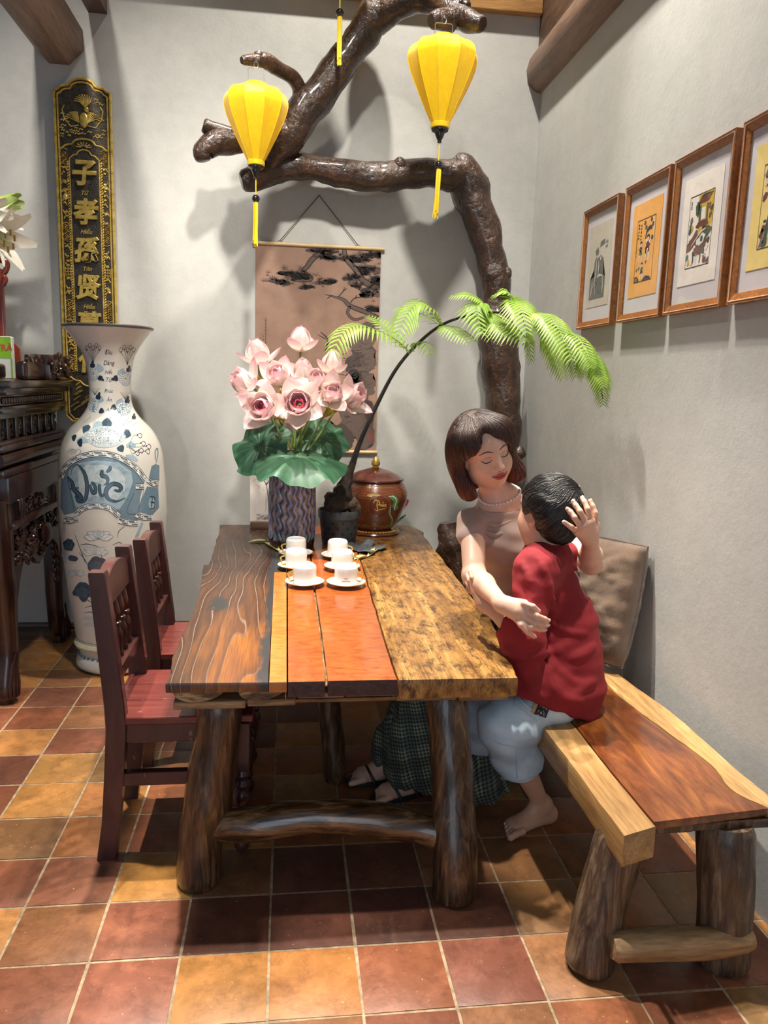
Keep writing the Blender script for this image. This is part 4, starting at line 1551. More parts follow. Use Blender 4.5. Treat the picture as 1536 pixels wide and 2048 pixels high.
gs = [ball((VX + (rb_ - .009) * math.cos(a), VY + (rb_ - .009) * math.sin(a), z1 * .7), .006, 8, 6) for a in np.linspace(0, 6.283, 41)[:-1]]
for g in gs:
    mk('stud', g, plain('blue_stud_glaze', (.10, .16, .22), .3) if g is gs[0] else bpy.data.materials['blue_stud_glaze'], st)


def on_vase(x, y, l):
    """photo position -> point on the vase's skin (lifted a hair by layer)"""
    d = ray(x, y).normalized()
    o = Vector((0, 0, CAM_H))
    off = .0003 + l * .0002
    t = (VY - .30) / d.y
    for _ in range(26):
        p = o + d * t
        rad = math.hypot(p.x - VX, p.y - VY)
        dd = rad - vase_r(p.z) - off
        if abs(dd) < .0002:
            break
        t += dd * .8
        if t * d.y > VY + .05:
            break
    if t * d.y > VY:          # missed: clamp on the silhouette
        p = o + d * (VY / d.y)
        v = Vector((p.x - VX, p.y - VY, 0))
        v = v.normalized() * (vase_r(p.z) + off)
        p = Vector((VX + v.x, VY + v.y, p.z))
    return p


D = Dec(5.0)
CB, CD, CM, CL, CP, CW = (.020, .035, .060), (.045, .085, .125), (.15, .235, .30), (.34, .45, .51), (.50, .58, .60), (.76, .77, .74)


def z2(pts):     # coordinates measured in the enlarged view of the belly
    return [(110 + x * .1497, 880 + y * .1497) for x, y in pts]


def z1_(pts):
    return [(110 + x * .1497, 640 + y * .1497) for x, y in pts]


top = [(85, 460), (130, 330), (250, 225), (420, 160), (600, 140), (800, 170), (980, 255), (1100, 350), (1205, 490)]
bot = [(120, 1000), (280, 960), (330, 900), (440, 860), (600, 850), (740, 890), (840, 980), (870, 1030), (1000, 1060), (1110, 1080)]
D.poly(z2([tuple(p) for p in cr(top, 30)] + [(1195, 560), (1140, 760), (1120, 1000)] + [tuple(p) for p in cr(bot[::-1], 30)] + [(70, 900), (75, 600)]), CM, 1)
D.poly(z2([(180, 420), (300, 310), (560, 270), (850, 300), (1020, 420), (1040, 560), (960, 780), (860, 930), (740, 850), (560, 800), (380, 830), (280, 900), (220, 700)]), CL, 2)
D.poly(z2([(300, 420), (420, 340), (640, 330), (860, 400), (940, 520), (930, 680), (820, 800), (620, 740), (460, 760), (330, 780)]), CP, 3)
rr_ = random.Random(2)
for k in range(70):      # wave scales
    x, y = rr_.uniform(260, 960), rr_.uniform(330, 840)
    r = rr_.uniform(28, 42)
    for q in (1, .62):
        D.stroke(z2([(x + r * q * math.cos(a), y - r * q * math.sin(a)) for a in (0, .8, 1.57, 2.35, 3.14)]), .32, CM, 3.5)


def fret(path, w, cells, col=CB):
    q = cr(path, cells * 8 + 1)
    nn = []
    for i in range(len(q)):
        t = q[min(i + 1, len(q) - 1)] - q[max(i - 1, 0)]
        ln = math.hypot(*t)
        nn.append((-t[1] / ln, t[0] / ln))

    def at(i, h):
        i = max(0, min(len(q) - 1, i))
        return (q[i][0] + nn[i][0] * h * w, q[i][1] + nn[i][1] * h * w)
    for i in range(0, len(q) - 1):
        D.poly(z2([at(i, -1.55), at(i + 1, -1.55), at(i + 1, 1.55), at(i, 1.55)]), CW, 4)
    for h in (-1.5, 1.5):
        D.stroke(z2([at(i, h) for i in range(0, len(q), 2)]), 1.0, col, 5)
    for c in range(cells):
        i = c * 8
        D.stroke(z2([at(i + k, -.75) for k in range(0, 6)]), 1.7, col, 5)
        D.stroke(z2([at(i + k, .75) for k in range(3, 9)]), 1.7, col, 5)
        D.stroke(z2([at(i + 1, -.1), at(i + 4, -.1), at(i + 6, 0)]), 1.1, col, 5)
        D.stroke(z2([at(i + 7, -.9), at(i + 7, .1)]), 1.2, col, 5)


fret([(x, y + 45) for x, y in top], 24, 9)
fret([(280, 990), (340, 935), (440, 890), (600, 880), (740, 920), (860, 1020)], 24, 5)
fret([(120, 1060), (200, 1075), (300, 1050)], 24, 2)
fret([(850, 1075), (980, 1105), (1110, 1110)], 24, 2)
fret([(1080, 620), (1190, 620)], 24, 1)
fret([(1240, 530), (1310, 580), (1385, 590)], 22, 2)
fret([(1080, 1000), (1180, 1035), (1290, 1030)], 22, 2)
for pts in ([(1060, 700), (960, 960), (1090, 990)], [(1190, 660), (1110, 960)], [(160, 480), (230, 800), (260, 980)]):
    D.stroke(z2(pts), .8, CD, 5)
# rolled panel and its tassels on the right flank
D.poly(z2([(1230, 620), (1380, 640), (1390, 900), (1300, 1000), (1110, 960), (1150, 800)]), CM, 1.2)
D.ell(*z2([(1300, 850)])[0], 7.5, 14, CL, 1.4)
D.stroke(z2([(1270, 760), (1330, 770), (1330, 900), (1270, 920)]), 1.6, CB, 5)
D.stroke(z2([(1300, 770), (1290, 900)]), 1.6, CB, 5)
D.stroke(z2([(1275, 830), (1330, 835)]), 1.6, CB, 5)
D.poly(z2([(1290, 350), (1340, 320), (1395, 340), (1395, 540), (1250, 520)]), CM, 1.3)
D.stroke(z2([(1350, 300), (1375, 200), (1370, 110), (1340, 150), (1345, 260)]), [1.2, 2.2, 1.2], CM, 5)
D.poly(z2([(1150, 1100), (1180, 1110), (1120, 1280), (1070, 1290)]), CL, 2)
D.stroke(z2([(120, 1040), (105, 1200), (130, 1220), (130, 1060)]), 1, CM, 3)
# the word on the fan
BR = 6
for w_, col, l in ((1.0, CB, 6), (.62, (.06, .105, .15), 7)):
    D.stroke(z2([(168, 490), (225, 560), (250, 650), (290, 700), (345, 770), (310, 800), (270, 740)]), [3 * w_, 7.5 * w_, 9 * w_, 11 * w_, 8 * w_, 4 * w_], col, l)
    D.stroke(z2([(212, 480), (228, 390), (290, 328), (345, 370), (395, 450), (425, 570), (425, 700), (395, 805), (320, 830), (280, 805)]), [1.0 * w_, 1.2 * w_, 2.5 * w_, 6 * w_, 8 * w_, 8 * w_, 8 * w_, 5 * w_, 1.5 * w_], col, l)
    D.stroke(z2([(200, 655), (260, 645), (320, 640)]), [3 * w_, 4 * w_, 2 * w_], col, l)
    D.stroke(z2([(470, 590), (480, 650), (505, 705), (535, 700), (540, 640), (510, 580), (480, 575)]), [4 * w_, 7 * w_, 8 * w_, 7 * w_, 5 * w_], col, l)
    D.stroke(z2([(590, 590), (596, 660), (605, 720), (640, 745), (655, 700)]), [6 * w_, 7 * w_, 5 * w_, 2 * w_], col, l)
    D.stroke(z2([(630, 400), (625, 470), (680, 490), (705, 530), (690, 580), (650, 600)]), [6 * w_, 9 * w_, 8 * w_, 6 * w_, 2 * w_], col, l)
    D.stroke(z2([(690, 430), (730, 390), (740, 345)]), [4 * w_, 8.5 * w_, 4 * w_], col, l)
    D.stroke(z2([(790, 665), (850, 680), (885, 640), (840, 595), (760, 590), (695, 650), (680, 720), (720, 790), (820, 820), (940, 770)]), [3 * w_, 6 * w_, 8 * w_, 9 * w_, 9 * w_, 10 * w_, 9 * w_, 7 * w_, 4 * w_, 1 * w_], col, l)


def peony(cx, cy, rx, ry, n=3, seed=0, layer=2):
    r = random.Random(seed)
    D.ell(cx, cy, rx, ry, CP, layer, 0, 20, .15, seed)
    for ringi in range(n, 0, -1):
        m = 5 + ringi * 3
        f = ringi / n
        for k in range(m):
            a = 2 * math.pi * (k + .5 * (ringi % 2)) / m
            px, py = cx + rx * f * .82 * math.cos(a), cy + ry * f * .82 * math.sin(a)
            s = 1.9 / m
            D.ell(px, py, rx * s * f ** .5 + .6, ry * s * f ** .5 + .6, CM, layer + .3 + (n - ringi) * .3, a, 9, .1, k)
            D.ell(px, py, rx * s * f ** .5, ry * s * f ** .5, CW, layer + .42 + (n - ringi) * .3, a, 9, .1, k)
    for k in range(7):
        D.ell(cx + r.uniform(-.2, .2) * rx, cy + r.uniform(-.2, .2) * ry, .5, .5, CB, layer + 1.8, 0, 5)


def lf(x, y, w, h, rot, col=CD, layer=2.5):
    c, s = math.cos(rot), math.sin(rot)
    pts = [(0, -1), (.5, -.55), (.35, -.35), (.85, .0), (.5, .15), (.75, .7), (0, .8), (-.75, .7), (-.5, .15), (-.85, 0), (-.35, -.35), (-.5, -.55)]
    D.poly([(x + (a * w) * c - (b * h) * s, y + (a * w) * s + (b * h) * c) for a, b in pts], col, layer)


for (fx, fy, fr, fh), sd in (((187, 748, 10, 13), 1), ((187, 810, 11, 15), 2), ((251, 757, 13, 14), 3), ((248, 817, 15, 14), 4)):
    lf(fx - 8 if fx > 220 else fx + 12, fy - 12, 9, 10, 0.4 if fx > 220 else -.4, CL, 1.5)
    peony(fx, fy, fr, fh, 3, sd)
for x, y, w, h, ro in ((185, 729, 6, 8, 0), (202, 757, 6, 8, 2.2), (258, 738, 6, 8, .2), (230, 757, 7, 8, -1.9), (197, 792, 6, 9, .3), (203, 822, 7, 6, 2.0), (255, 800, 6, 9, .2), (227, 815, 7, 7, -2.0), (268, 833, 5, 7, .1)):
    lf(x, y, w, h, ro, CB, 3.5)
for x0, y0, s in ((186, 726, -1), (255, 730, 1), (190, 790, -1), (250, 798, 1)):
    for k in range(5):
        dx = (k - 2) * 5 * 1.0
        top_ = (x0 + dx * 1.3, y0 - 26 - 5 * (k % 2)) if y0 < 750 else (x0 + dx, y0 - 14)
        D.stroke([(x0, y0), (x0 + dx * .5, (y0 + top_[1]) / 2), top_], [.7, .5], CD, 2)
        if y0 < 750:
            D.stroke([(top_[0] - 2.2, top_[1]), (top_[0] - 2.5, top_[1] - 6), (top_[0] + .5, top_[1] - 9), (top_[0] + 3, top_[1] - 5), (top_[0] + 1, top_[1])], .8, CB, 3)
            D.ell(top_[0], top_[1], 1.3, 1.5, CB, 3, 0, 7)
for k, w in enumerate(('Đìu', 'Dàng', 'Nết', 'Từ', 'Phúc', 'Ân', 'An')):
    D.text(w, 217.5 + (k % 2) * .7, (704, 727, 743, 759, 782, 798, 819)[k], 13 if k in (0, 1, 3) else 11, CB, 4, -1, .8, .25)
# shoulder flower
for x, y, w, h, ro in ((214, 845, 12, 10, 0), (172, 858, 12, 8, -1.0), (254, 868, 11, 9, 1.9), (148, 875, 8, 5, -1.2), (242, 897, 9, 8, 2.6), (160, 885, 10, 6, -1.5)):
    lf(x, y, w, h, ro, CD if x > 165 else CB, 2)
for x, y, w, h, ro in ((195, 850, 14, 8, -.5), (240, 850, 13, 8, .6), (165, 880, 14, 8, 0), (262, 890, 12, 8, 0), (264, 915, 16, 6, .4)):
    lf(x, y, w, h, ro, CL, 1.4)
peony(209, 873, 41, 21, 5, 7, 2.6)
peony(200, 876, 13, 9, 2, 8, 5)
for x, y in ((275, 870), (282, 886), (293, 892), (278, 900), (291, 902), (270, 905)):
    D.stroke([(258, 892), ((258 + x) / 2, y + 2), (x, y)], .6, CD, 2)
    D.stroke([(x, y), (x + 5, y - 4), (x + 9, y + 1), (x + 6, y + 6), (x + 2, y + 3)], .9, CB, 3)
    D.ell(x, y, 1.5, 1.5, CB, 3, 0, 7)
for k in range(16):
    x, y = rr_.uniform(165, 270), rr_.uniform(833, 852)
    D.stroke([(x, y + 5), (x + 3, y), (x + rr_.uniform(2, 9), y - 4)], .6, CM, 2)
for x0 in (135, 150, 140):
    D.stroke([(x0, 905), (x0 + 6, 898), (x0 + 12, 902), (x0 + 8, 908)], .8, CM, 2)
# water lilies below the fan


def lily_art(cx, cy, s, col=CM):
    for k in range(7):
        a = math.pi * (k + .5) / 7
        L = 30 * s if abs(k - 3) > 1 else 24 * s
        tx, ty = cx + L * math.cos(a), cy - L * .75 * math.sin(a)
        mx_, my = cx + .55 * (tx - cx), cy + .55 * (ty - cy)
        nx, ny = -(ty - cy) * .22, (tx - cx) * .22
        D.poly([(cx, cy), (mx_ + nx, my + ny), (tx, ty), (mx_ - nx, my - ny)], CW, 2 + k * .05)
        D.stroke([(cx, cy), (mx_ + nx, my + ny), (tx, ty), (mx_ - nx, my - ny), (cx, cy)], .7, col, 2.5 + k * .05)
    D.ell(cx, cy - 8 * s, 6 * s, 6 * s, CP, 3.2)


lily_art(197, 1078, 1.0)
lily_art(190, 1108, .9, CL)
lily_art(152, 1150, .6, CL)
for a in ([(160, 1090), (175, 1088), (200, 1094)], [(180, 1140), (170, 1120), (158, 1105)], [(235, 1075), (238, 1062), (250, 1052)], [(200, 1095), (205, 1120), (212, 1140)], [(250, 1100), (240, 1085), (225, 1090)], [(150, 1070), (165, 1110), (170, 1125)], [(215, 1150), (220, 1160), (230, 1165)],
          [(160, 1190), (175, 1200), (190, 1210)], [(170, 1215), (185, 1212), (195, 1222)], [(168, 1226), (182, 1224), (192, 1232)]):
    D.stroke(a, [.6, 1.4, .6], CD, 2)


def pad(cx, cy, rx, ry, seed, layer=2.6):
    D.ell(cx, cy, rx, ry, CD, layer, .2, 22, .35, seed)
    D.ell(cx - .1 * rx, cy + .1 * ry, rx * .7, ry * .6, (.075, .125, .175), layer + .2, .2, 18, .35, seed + 3)
    for k in range(5):
        a = .5 + k * 1.1
        D.stroke([(cx, cy), (cx + rx * .8 * math.cos(a), cy + ry * .8 * math.sin(a))], .6, CB, layer + .4)


pad(194, 1130, 20, 16, 1)
pad(166, 1183, 19, 18, 2)
pad(186, 1184, 13, 12, 4)
pad(138, 1090, 11, 12, 5)
pad(146, 1117, 10, 6, 6)
for x, y, rx, ry in ((180, 1236, 12, 4), (130, 1110, 7, 16), (190, 1248, 20, 5)):
    D.ell(x, y, rx, ry, CP, 1.2, 0, 16, .3, 2)
D.build('painting', on_vase, M_VINK, vase)

# ------------------------------------------------------------------ carved altar table at the left edge
M_ALT = wood('dark_rosewood', [(.3, (.014, .006, .005)), (.6, (.038, .014, .011)), (.85, (.07, .028, .02))], (10, 10, 10), .25, .2, .5, fine=False, coat=.5)
AX, AY0, AY1 = -1.20, 3.36, 4.24
alt = thing('altar_table', (-1.75, 3.8, 0), 'tall carved dark rosewood altar table at the left edge', 'table')
AXL = -2.5


def tier(name, z0, z1, inset, bev=.006):
    return mk(name, bbox(AXL, AX + .09 - inset, AY0 - .05 + inset * .6, AY1, z0, z1, bev, 2), M_ALT, alt)


tier('top', 1.375, 1.405, 0.0)
tier('top_moulding', 1.345, 1.377, .022, .010)
tier('frieze', 1.30, 1.346, .055, .004)
tier('cornice', 1.268, 1.298, .045, .012)
tier('cornice', 1.245, 1.270, .06, .004)
tier('sill', 1.105, 1.135, .058, .010)
tier('sill', 1.135, 1.150, .066, .004)
mk('rolled_moulding', lathe([(.03, -.9), (.036, -.4), (.036, .4), (.03, .9)], (0, 0, 0), 14) and xf(tube([(0, AY0 - .02, 1.072), (0, AY1, 1.072)], .033, 14), Matrix.Translation((AX + .005, 0, 0))), M_ALT, alt)
tier('shelf', 1.000, 1.034, .055, .010)
mk('upper_apron', bbox(AXL, AX + .035, AY0 + .03, AY1 - .01, .885, 1.0, .008, 2), M_ALT, alt)
# pierced gallery between cornice and sill: little scroll brackets
rr_ = random.Random(9)
for k in range(8):
    y = AY0 + .03 + k * .108
    mk('baluster', bbox(AX - .02, AX + .005, y, y + .035, 1.15, 1.246, .006, 2), M_ALT, alt)
    for q in range(2):
        a0 = rr_.uniform(0, 6)
        P = [(AX - .008, y + .07 + (.022 - .0016 * i) * math.cos(a0 + i * .55), 1.175 + .045 * q + (.022 - .0016 * i) * math.sin(a0 + i * .55)) for i in range(12)]
        mk('scroll_carving', tube(P, .007, 6), M_ALT, alt)
mk('gallery_back', bbox(AXL, AX - .1, AY1 - .05, AY1 - .03, 1.13, 1.26, .003, 1), M_ALT, alt)
for k in range(26):
    y = AY0 + k * .033
    mk('bead', ball((AX + .039, y, 1.322), (.006, .012, .016), 8, 6), M_ALT, alt)
# frame with two panels and the carved drop below it
mk('panel_rail', bbox(AX - .02, AX + .045, AY0 + .04, AY1 - .02, .770, .800, .005, 2), M_ALT, alt)
for y0, y1 in ((AY0 + .04, AY0 + .13), (AY0 + .20, AY1 - .22), (AY1 - .14, AY1 - .04)):
    mk('panel', bbox(AX - .02, AX + .02, y0, y1, .80, .886, .004, 1), M_ALT, alt)
for y in (AY0 + .13, AY0 + .165, AY1 - .215, AY1 - .175):
    mk('stile', bbox(AX - .02, AX + .042, y, y + .035, .795, .89, .004, 1), M_ALT, alt)
for k in range(16):
    y, z = rr_.uniform(AY0 + .22, AY1 - .24), rr_.uniform(.815, .87)
    P = [(AX + .022, y + (.02 - .0014 * i) * math.cos(i * .6 + k), z + (.016 - .001 * i) * math.sin(i * .6 + k)) for i in range(12)]
    mk('scroll_carving', tube(P, .005, 5), M_ALT, alt)
ap = [(AY0 + .05, .775), (AY1 - .03, .775), (AY1 - .06, .62), (AY1 - .10, .56), (AY1 - .12, .47), (AY1 - .14, .55), (AY1 - .20, .60), (AY1 - .27, .615), (AY1 - .34, .56), (AY1 - .44, .53), (AY1 - .52, .57), (AY1 - .58, .615), (AY0 + .22, .60), (AY0 + .16, .52), (AY0 + .10, .40)]
mk('apron', prism(ap, AX - .015, AX + .018, .004, 'X', 1), M_ALT, alt)
for k in range(42):
    y = rr_.uniform(AY0 + .1, AY1 - .1)
    z = rr_.uniform(.60, .75)
    if .2 < (y - AY0) < .7:
        z = rr_.uniform(.59, .76)
    P = [(AX + .018 + rr_.uniform(0, .01), y + (.03 - .002 * i) * math.cos(i * .6 + k), z + (.024 - .0015 * i) * math.sin(i * .6 + k)) for i in range(13)]
    mk('scroll_carving', tube(P, .007, 6), M_ALT, alt)
mk('carved_mask', ball((AX + .03, (AY0 + AY1) / 2 + .08, .665), (.022, .07, .055), 16, 10), M_ALT, alt)


def cab_leg(y, s, x):
    """cabriole leg: s = direction of the curve along Y"""
    pts = [(y, .90, .050), (y + s * .005, .75, .055), (y + s * .0, .60, .052), (y - s * .012, .45, .050), (y - s * .02, .30, .046), (y - s * .01, .18, .046), (y + s * .02, .09, .048), (y + s * .035, .045, .042), (y + s * .03, .02, .036), (y + s * .03, 0, .034)]
    q = cr(pts, 28)
    V, F = tube([(x - .012, a[0], a[1]) for a in q], [float(a[2]) for a in q], 14, True, .05, 12)
    return mk('leg', (V, F), M_ALT, alt)


lg = cab_leg(AY0 + .06, -1, AX - .01)
lg2 = cab_leg(AY1 - .07, 1, AX - .012)
for L_, yy, s in ((lg, AY0 + .06, -1), (lg2, AY1 - .07, 1)):
    for k in range(7):
        a = -.9 + .3 * k
        mk('leaf_carving', tube([(AX - .022 + .05 * math.cos(a), yy + s * .03 + .05 * math.sin(a), .03), (AX - .022 + .052 * math.cos(a), yy + s * .03 + .055 * math.sin(a), .09), (AX - .022 + .04 * math.cos(a * .7), yy + s * .01 + .045 * math.sin(a * .7), .16), (AX - .022 + .045 * math.cos(a * .3), yy + .03 * math.sin(a * .3), .22)], [.006, .008, .006, .003], 6), M_ALT, L_)
for z, y in ((.52, AY1 - .135), (.47, AY1 - .125), (.42, AY1 - .12), (.56, AY1 - .15), (.37, AY1 - .118)):
    mk('bracket_bead', ball((AX - .005, y, z), (.018, .02, .026), 10, 8), M_ALT, alt)
# the far pair of legs, beyond the frame
for y, s in ((AY0 + .06, -1), (AY1 - .07, 1)):
    cab_leg(y, s, AXL + .1)
# scrolled end piece on the top
se = mk('scrolled_end', bbox(AX - .0, AX + .075, AY1 - .34, AY1 - .01, 1.405, 1.525, .008, 2), M_ALT, alt)
for k in range(30):
    y, z = rr_.uniform(AY1 - .56, AY1 - .03), rr_.uniform(1.42, 1.52)
    if y < AY1 - .34:
        z = min(z, 1.50)
    P = [(AX + .072 - (0 if y > AY1 - .34 else .04) + rr_.uniform(0, .01), y + (.028 - .0018 * i) * math.cos(i * .6 + k), z + (.022 - .0013 * i) * math.sin(i * .6 + k)) for i in range(13)]
    P = [(a, b, max(c, 1.412)) for a, b, c in P]
    mk('scroll_carving', tube(P, .009, 6), M_ALT, se)
mk('carved_rail', bbox(AX + .0, AX + .05, AY1 - .60, AY1 - .33, 1.405, 1.49, .02, 3), M_ALT, alt)

# things on the altar: a red lacquered mirror stand, a green packet, a jar of lilies
M_RED = wood('red_lacquer', [(.3, (.10, .012, .006)), (.7, (.22, .03, .012))], (14, 14, 3), .22, .1, .4, fine=False, coat=.5)
p0_ = ony(4, 700, 4.05)
ms = thing('lacquered_stand', (p0_.x - .1, 4.08, 1.405), 'red lacquered upright carved frame standing on the altar', 'frame')
for dx in (0, -.42):
    mk('upright', bbox(p0_.x - .03 + dx, p0_.x + .012 + dx, 4.06, 4.10, 1.405, 1.93, .008, 2), M_RED, ms)
P = [(p0_.x + .012, 4.08, 1.98), (p0_.x + .034, 4.08, 1.955), (p0_.x + .028, 4.08, 1.925), (p0_.x + .012, 4.08, 1.90), (p0_.x + .022, 4.08, 1.88), (p0_.x + .008, 4.08, 1.85)]
mk('crest', tube([tuple(a) for a in cr(P, 24)], .014, 10), M_RED, ms)
mk('crest', tube([(p0_.x - .45, 4.08, 1.97), (p0_.x - .22, 4.08, 2.02), (p0_.x + .014, 4.08, 1.975)], .022, 10), M_RED, ms)
mk('inner_panel', bbox(p0_.x - .40, p0_.x - .028, 4.07, 4.085, 1.45, 1.95, .003, 1), plain('pale_panel', (.55, .48, .42), .5), ms)
mk('bracket', prism([(p0_.x + .01, 1.405), (p0_.x + .07, 1.405), (p0_.x + .068, 1.55), (p0_.x + .05, 1.575), (p0_.x + .01, 1.60)], 4.09, 4.12, .006, 'Y', 2), M_RED, ms)
pk0 = ony(28, 750, 3.86)
pk = thing('green_packet', (pk0.x - .05, 3.86, 1.405), 'small green and white carton on the altar', 'box')
mk('carton', bbox(pk0.x - .12, pk0.x - .002, 3.85, 3.89, 1.406, 1.60, .003, 1), plain('white_carton', (.70, .70, .66), .5), pk)
mk('green_print', prism([(pk0.x - .1195, 1.50), (pk0.x - .003, 1.50), (pk0.x - .003, 1.598), (pk0.x - .1195, 1.598)], 3.8490, 3.8502, 0, 'Y'), plain('green_print', (.22, .45, .02), .45), pk)
mk('green_edge', bbox(pk0.x - .008, pk0.x - .0015, 3.8485, 3.8505, 1.41, 1.50, 0), bpy.data.materials['green_print'], pk)
V, F = text_geo('TRÀ', .040, .0004, 0, .1, .001)
mk('lettering', ([(pk0.x - .035 + x, 3.8482 - z, 1.553 + y) for x, y, z in V], F), plain('red_print', (.50, .06, .04), .5), pk, smooth=False)
cv0 = ony(8, 740, 3.80)
cb = thing('carved_box', (cv0.x - .06, 3.74, 1.405), 'knobbly dark carved wooden box at the left edge of the altar', 'box')
V, F = bbox(cv0.x - .14, cv0.x + .012, 3.70, 3.80, 1.406, 1.475, .02, 4)
mk('box', (V, F), M_ALT, cb)
for k in range(16):
    y, z = rr_.uniform(3.70, 3.80), rr_.uniform(1.42, 1.48)
    mk('boss', ball((cv0.x - .14 + .15 * (k + .5) / 16, 3.70, z), .012, 8, 6), M_ALT, cb)

# lilies leaning in from the left
M_LILY = NT('lily_petal')
_c = M_LILY.co()
M_LILY.set(col=M_LILY.ramp(M_LILY.noise(_c, 25, 3), [(.3, (.80, .74, .62)), (.7, (.88, .85, .78))]), rough=.45, sss=.15)
M_LILY = M_LILY.m
M_BUD = plain('green_lily_bud', (.42, .55, .14), .45, var=.25)
M_STEM = plain('green_stem', (.10, .17, .03), .5, var=.25)
M_ANTH = plain('brown_anther', (.25, .11, .01), .7)


def frame_to(d, up=(0, 0, 1)):
    d = Vector(d).normalized()
    u = Vector(up)
    x = u.cross(d)
    if x.length < 1e-4:
        x = Vector((1, 0, 0))
    x.normalize()
    y = d.cross(x)
    return Matrix(((x.x, y.x, d.x, 0), (x.y, y.y, d.y, 0), (x.z, y.z, d.z, 0), (0, 0, 0, 1)))


def lily(base, tip, open_, root, label, name='lily'):
    base, tip = Vector(base), Vector(tip)
    L = (tip - base).length
    t = thing(name, root, label, 'flower', 'lilies in the altar bouquet')
    m = Matrix.Translation(base) @ frame_to(tip - base)
    for k in range(6):
        a0 = k * math.pi / 3
        V, F = [], []
        n, w = 10, 6
        for i in range(n + 1):
            s = i / n
            r = L * (.07 + .10 * s + open_ * .42 * s ** 3)
            ww = L * (.27 * math.sin(math.pi * min(1, s * .9 + .06)) ** .7)
            z = L * (s - open_ * .18 * max(0, s - .75) * 4 * .5)
            for j in range(w + 1):
                f = (j / w - .5) * 2
                aa = a0 + f * ww / max(r, .01) * .55
                rr = r * (1 - .06 * (1 - abs(f)) * (k % 2))
                V.append((rr * math.cos(aa), rr * math.sin(aa), z))
        for i in range(n):
            for j in range(w):
                q = i * (w + 1) + j
                F.append((q, q + 1, q + w + 2, q + w + 1))
        mk('petal', xf((V, F), m), M_BUD if open_ < .1 else M_LILY, t)
    if open_ > .3:
        for k in range(6):
            a = k * 1.047 + .5
            P = [m @ Vector((0, 0, L * .2)), m @ Vector((L * .06 * math.cos(a), L * .06 * math.sin(a), L * .55)), m @ Vector((L * .13 * math.cos(a), L * .13 * math.sin(a), L * .78))]
            st_ = mk('stamen', tube(P, L * .008, 5), M_BUD, t)
            mk('anther', tube([P[2], P[2] + Vector((0, 0, -L * .09))], L * .018, 6), M_ANTH, st_)
    mid_ = base.lerp(Vector(root), .5) + Vector((-.02, 0, .08))
    mk('stem', tube([tuple(a) for a in cr([base, mid_, Vector(root)], 14)], .005, 7), M_STEM, t)


lroot = (-1.56, 3.95, 1.62)
lily(ony(-70, 455, 3.9), ony(44, 482, 3.82), .8, lroot, 'open white lily trumpet with brown anthers over the altar')
lily(ony(-60, 440, 3.98), ony(40, 432, 3.95), .25, lroot, 'half open pale lily just above the open trumpet')
lily(ony(-55, 412, 4.0), ony(42, 402, 3.98), .02, lroot, 'closed green lily bud, topmost of the bouquet')
lily(ony(-80, 425, 3.8), ony(4, 428, 3.72), .5, lroot, 'white lily cut by the left picture edge')
jv = thing('lily_jar', (-1.56, 3.95, 1.405), 'dark jar holding the lilies on the altar', 'jar')
mk('body', lathe([(.05, 0), (.075, .01), (.085, .06), (.07, .13), (.05, .19), (.06, .215), (.055, .215), (.045, .19), (.06, .12), (.07, .05), (.04, .012)], (-1.56, 3.95, 1.406), 28, True, False), M_BLACK, jv)

# ------------------------------------------------------------------ on the table: glazed vase with lotus


def grid_faces(n, m, wrap=False):
    F = []
    for i in range(n - 1):
        for j in range(m if wrap else m - 1):
            j2 = (j + 1) % m
            F.append((i * m + j, i * m + j2, (i + 1) * m + j2, (i + 1) * m + j))
    return F


def paint(o, cols):
    a = o.data.color_attributes.new('Col', 'FLOAT_COLOR', 'POINT')
    a.data.foreach_set('color', np.array([(*c, 1) for c in cols], np.float32).ravel())
    return o


LX, LY = .024, 3.66
lv = thing('lotus_vase', (LX, LY, TT), 'ribbed cylindrical vase with streaky blue and brown glaze on the table', 'vase')
M_DRIP = color_mat('drip_glaze', .16, .5)
V, C = [], []
nz_, ns_ = 110, 200
for i in range(nz_):
    z = .352 * i / (nz_ - 1)
    for k in range(ns_):
        a = 2 * math.pi * k / ns_
        ph = 26 * a + 1.5 * math.sin(z * 95 + 2 * math.sin(a * 3)) + .8 * noise.noise(Vector((math.cos(a) * 3, math.sin(a) * 3, z * 14)))
        w = .5 + .5 * math.cos(ph)
        drip = .045 + .018 * noise.noise(Vector((a * 5, 0, 3)))
        amp = .0055 if z > drip else .0055 * max(0, z / drip) ** 2
        r = .106 + .004 * math.sin(math.pi * min(1, z / .35)) + amp * (w - .4)
        V.append((LX + r * math.cos(a), LY + r * math.sin(a), TT + z))
        f = w ** 1.3 * (1 if z > drip else .0)
        nn = noise.noise(Vector((a * 4, z * 30, 1)))
        blue = (.24 + .16 * nn, .28 + .16 * nn, .48 + .18 * nn)
        if abs(z - drip - .012) < .016:
            blue = (.22, .44, .66)
        br = (.10, .042, .02) if nn < .08 else (.30, .15, .055)
        if z <= drip:
            br = (.035, .010, .008)
        C.append(tuple(max(.01, b * f + c * (1 - f)) for b, c in zip(blue, br)))
F = grid_faces(nz_, ns_, True) + [tuple(range(ns_ - 1, -1, -1))]
o = paint(mk('body', (V, F), M_DRIP, lv, angle=180), C)
mk('mouth', lathe([(.108, .348), (.111, .353), (.108, .357), (.100, .355), (.097, .30), (.09, .05), (.02, .04)], (LX, LY, TT), 48, False, True), plain('brown_glaze', (.06, .025, .015), .2, coat=.4), lv)

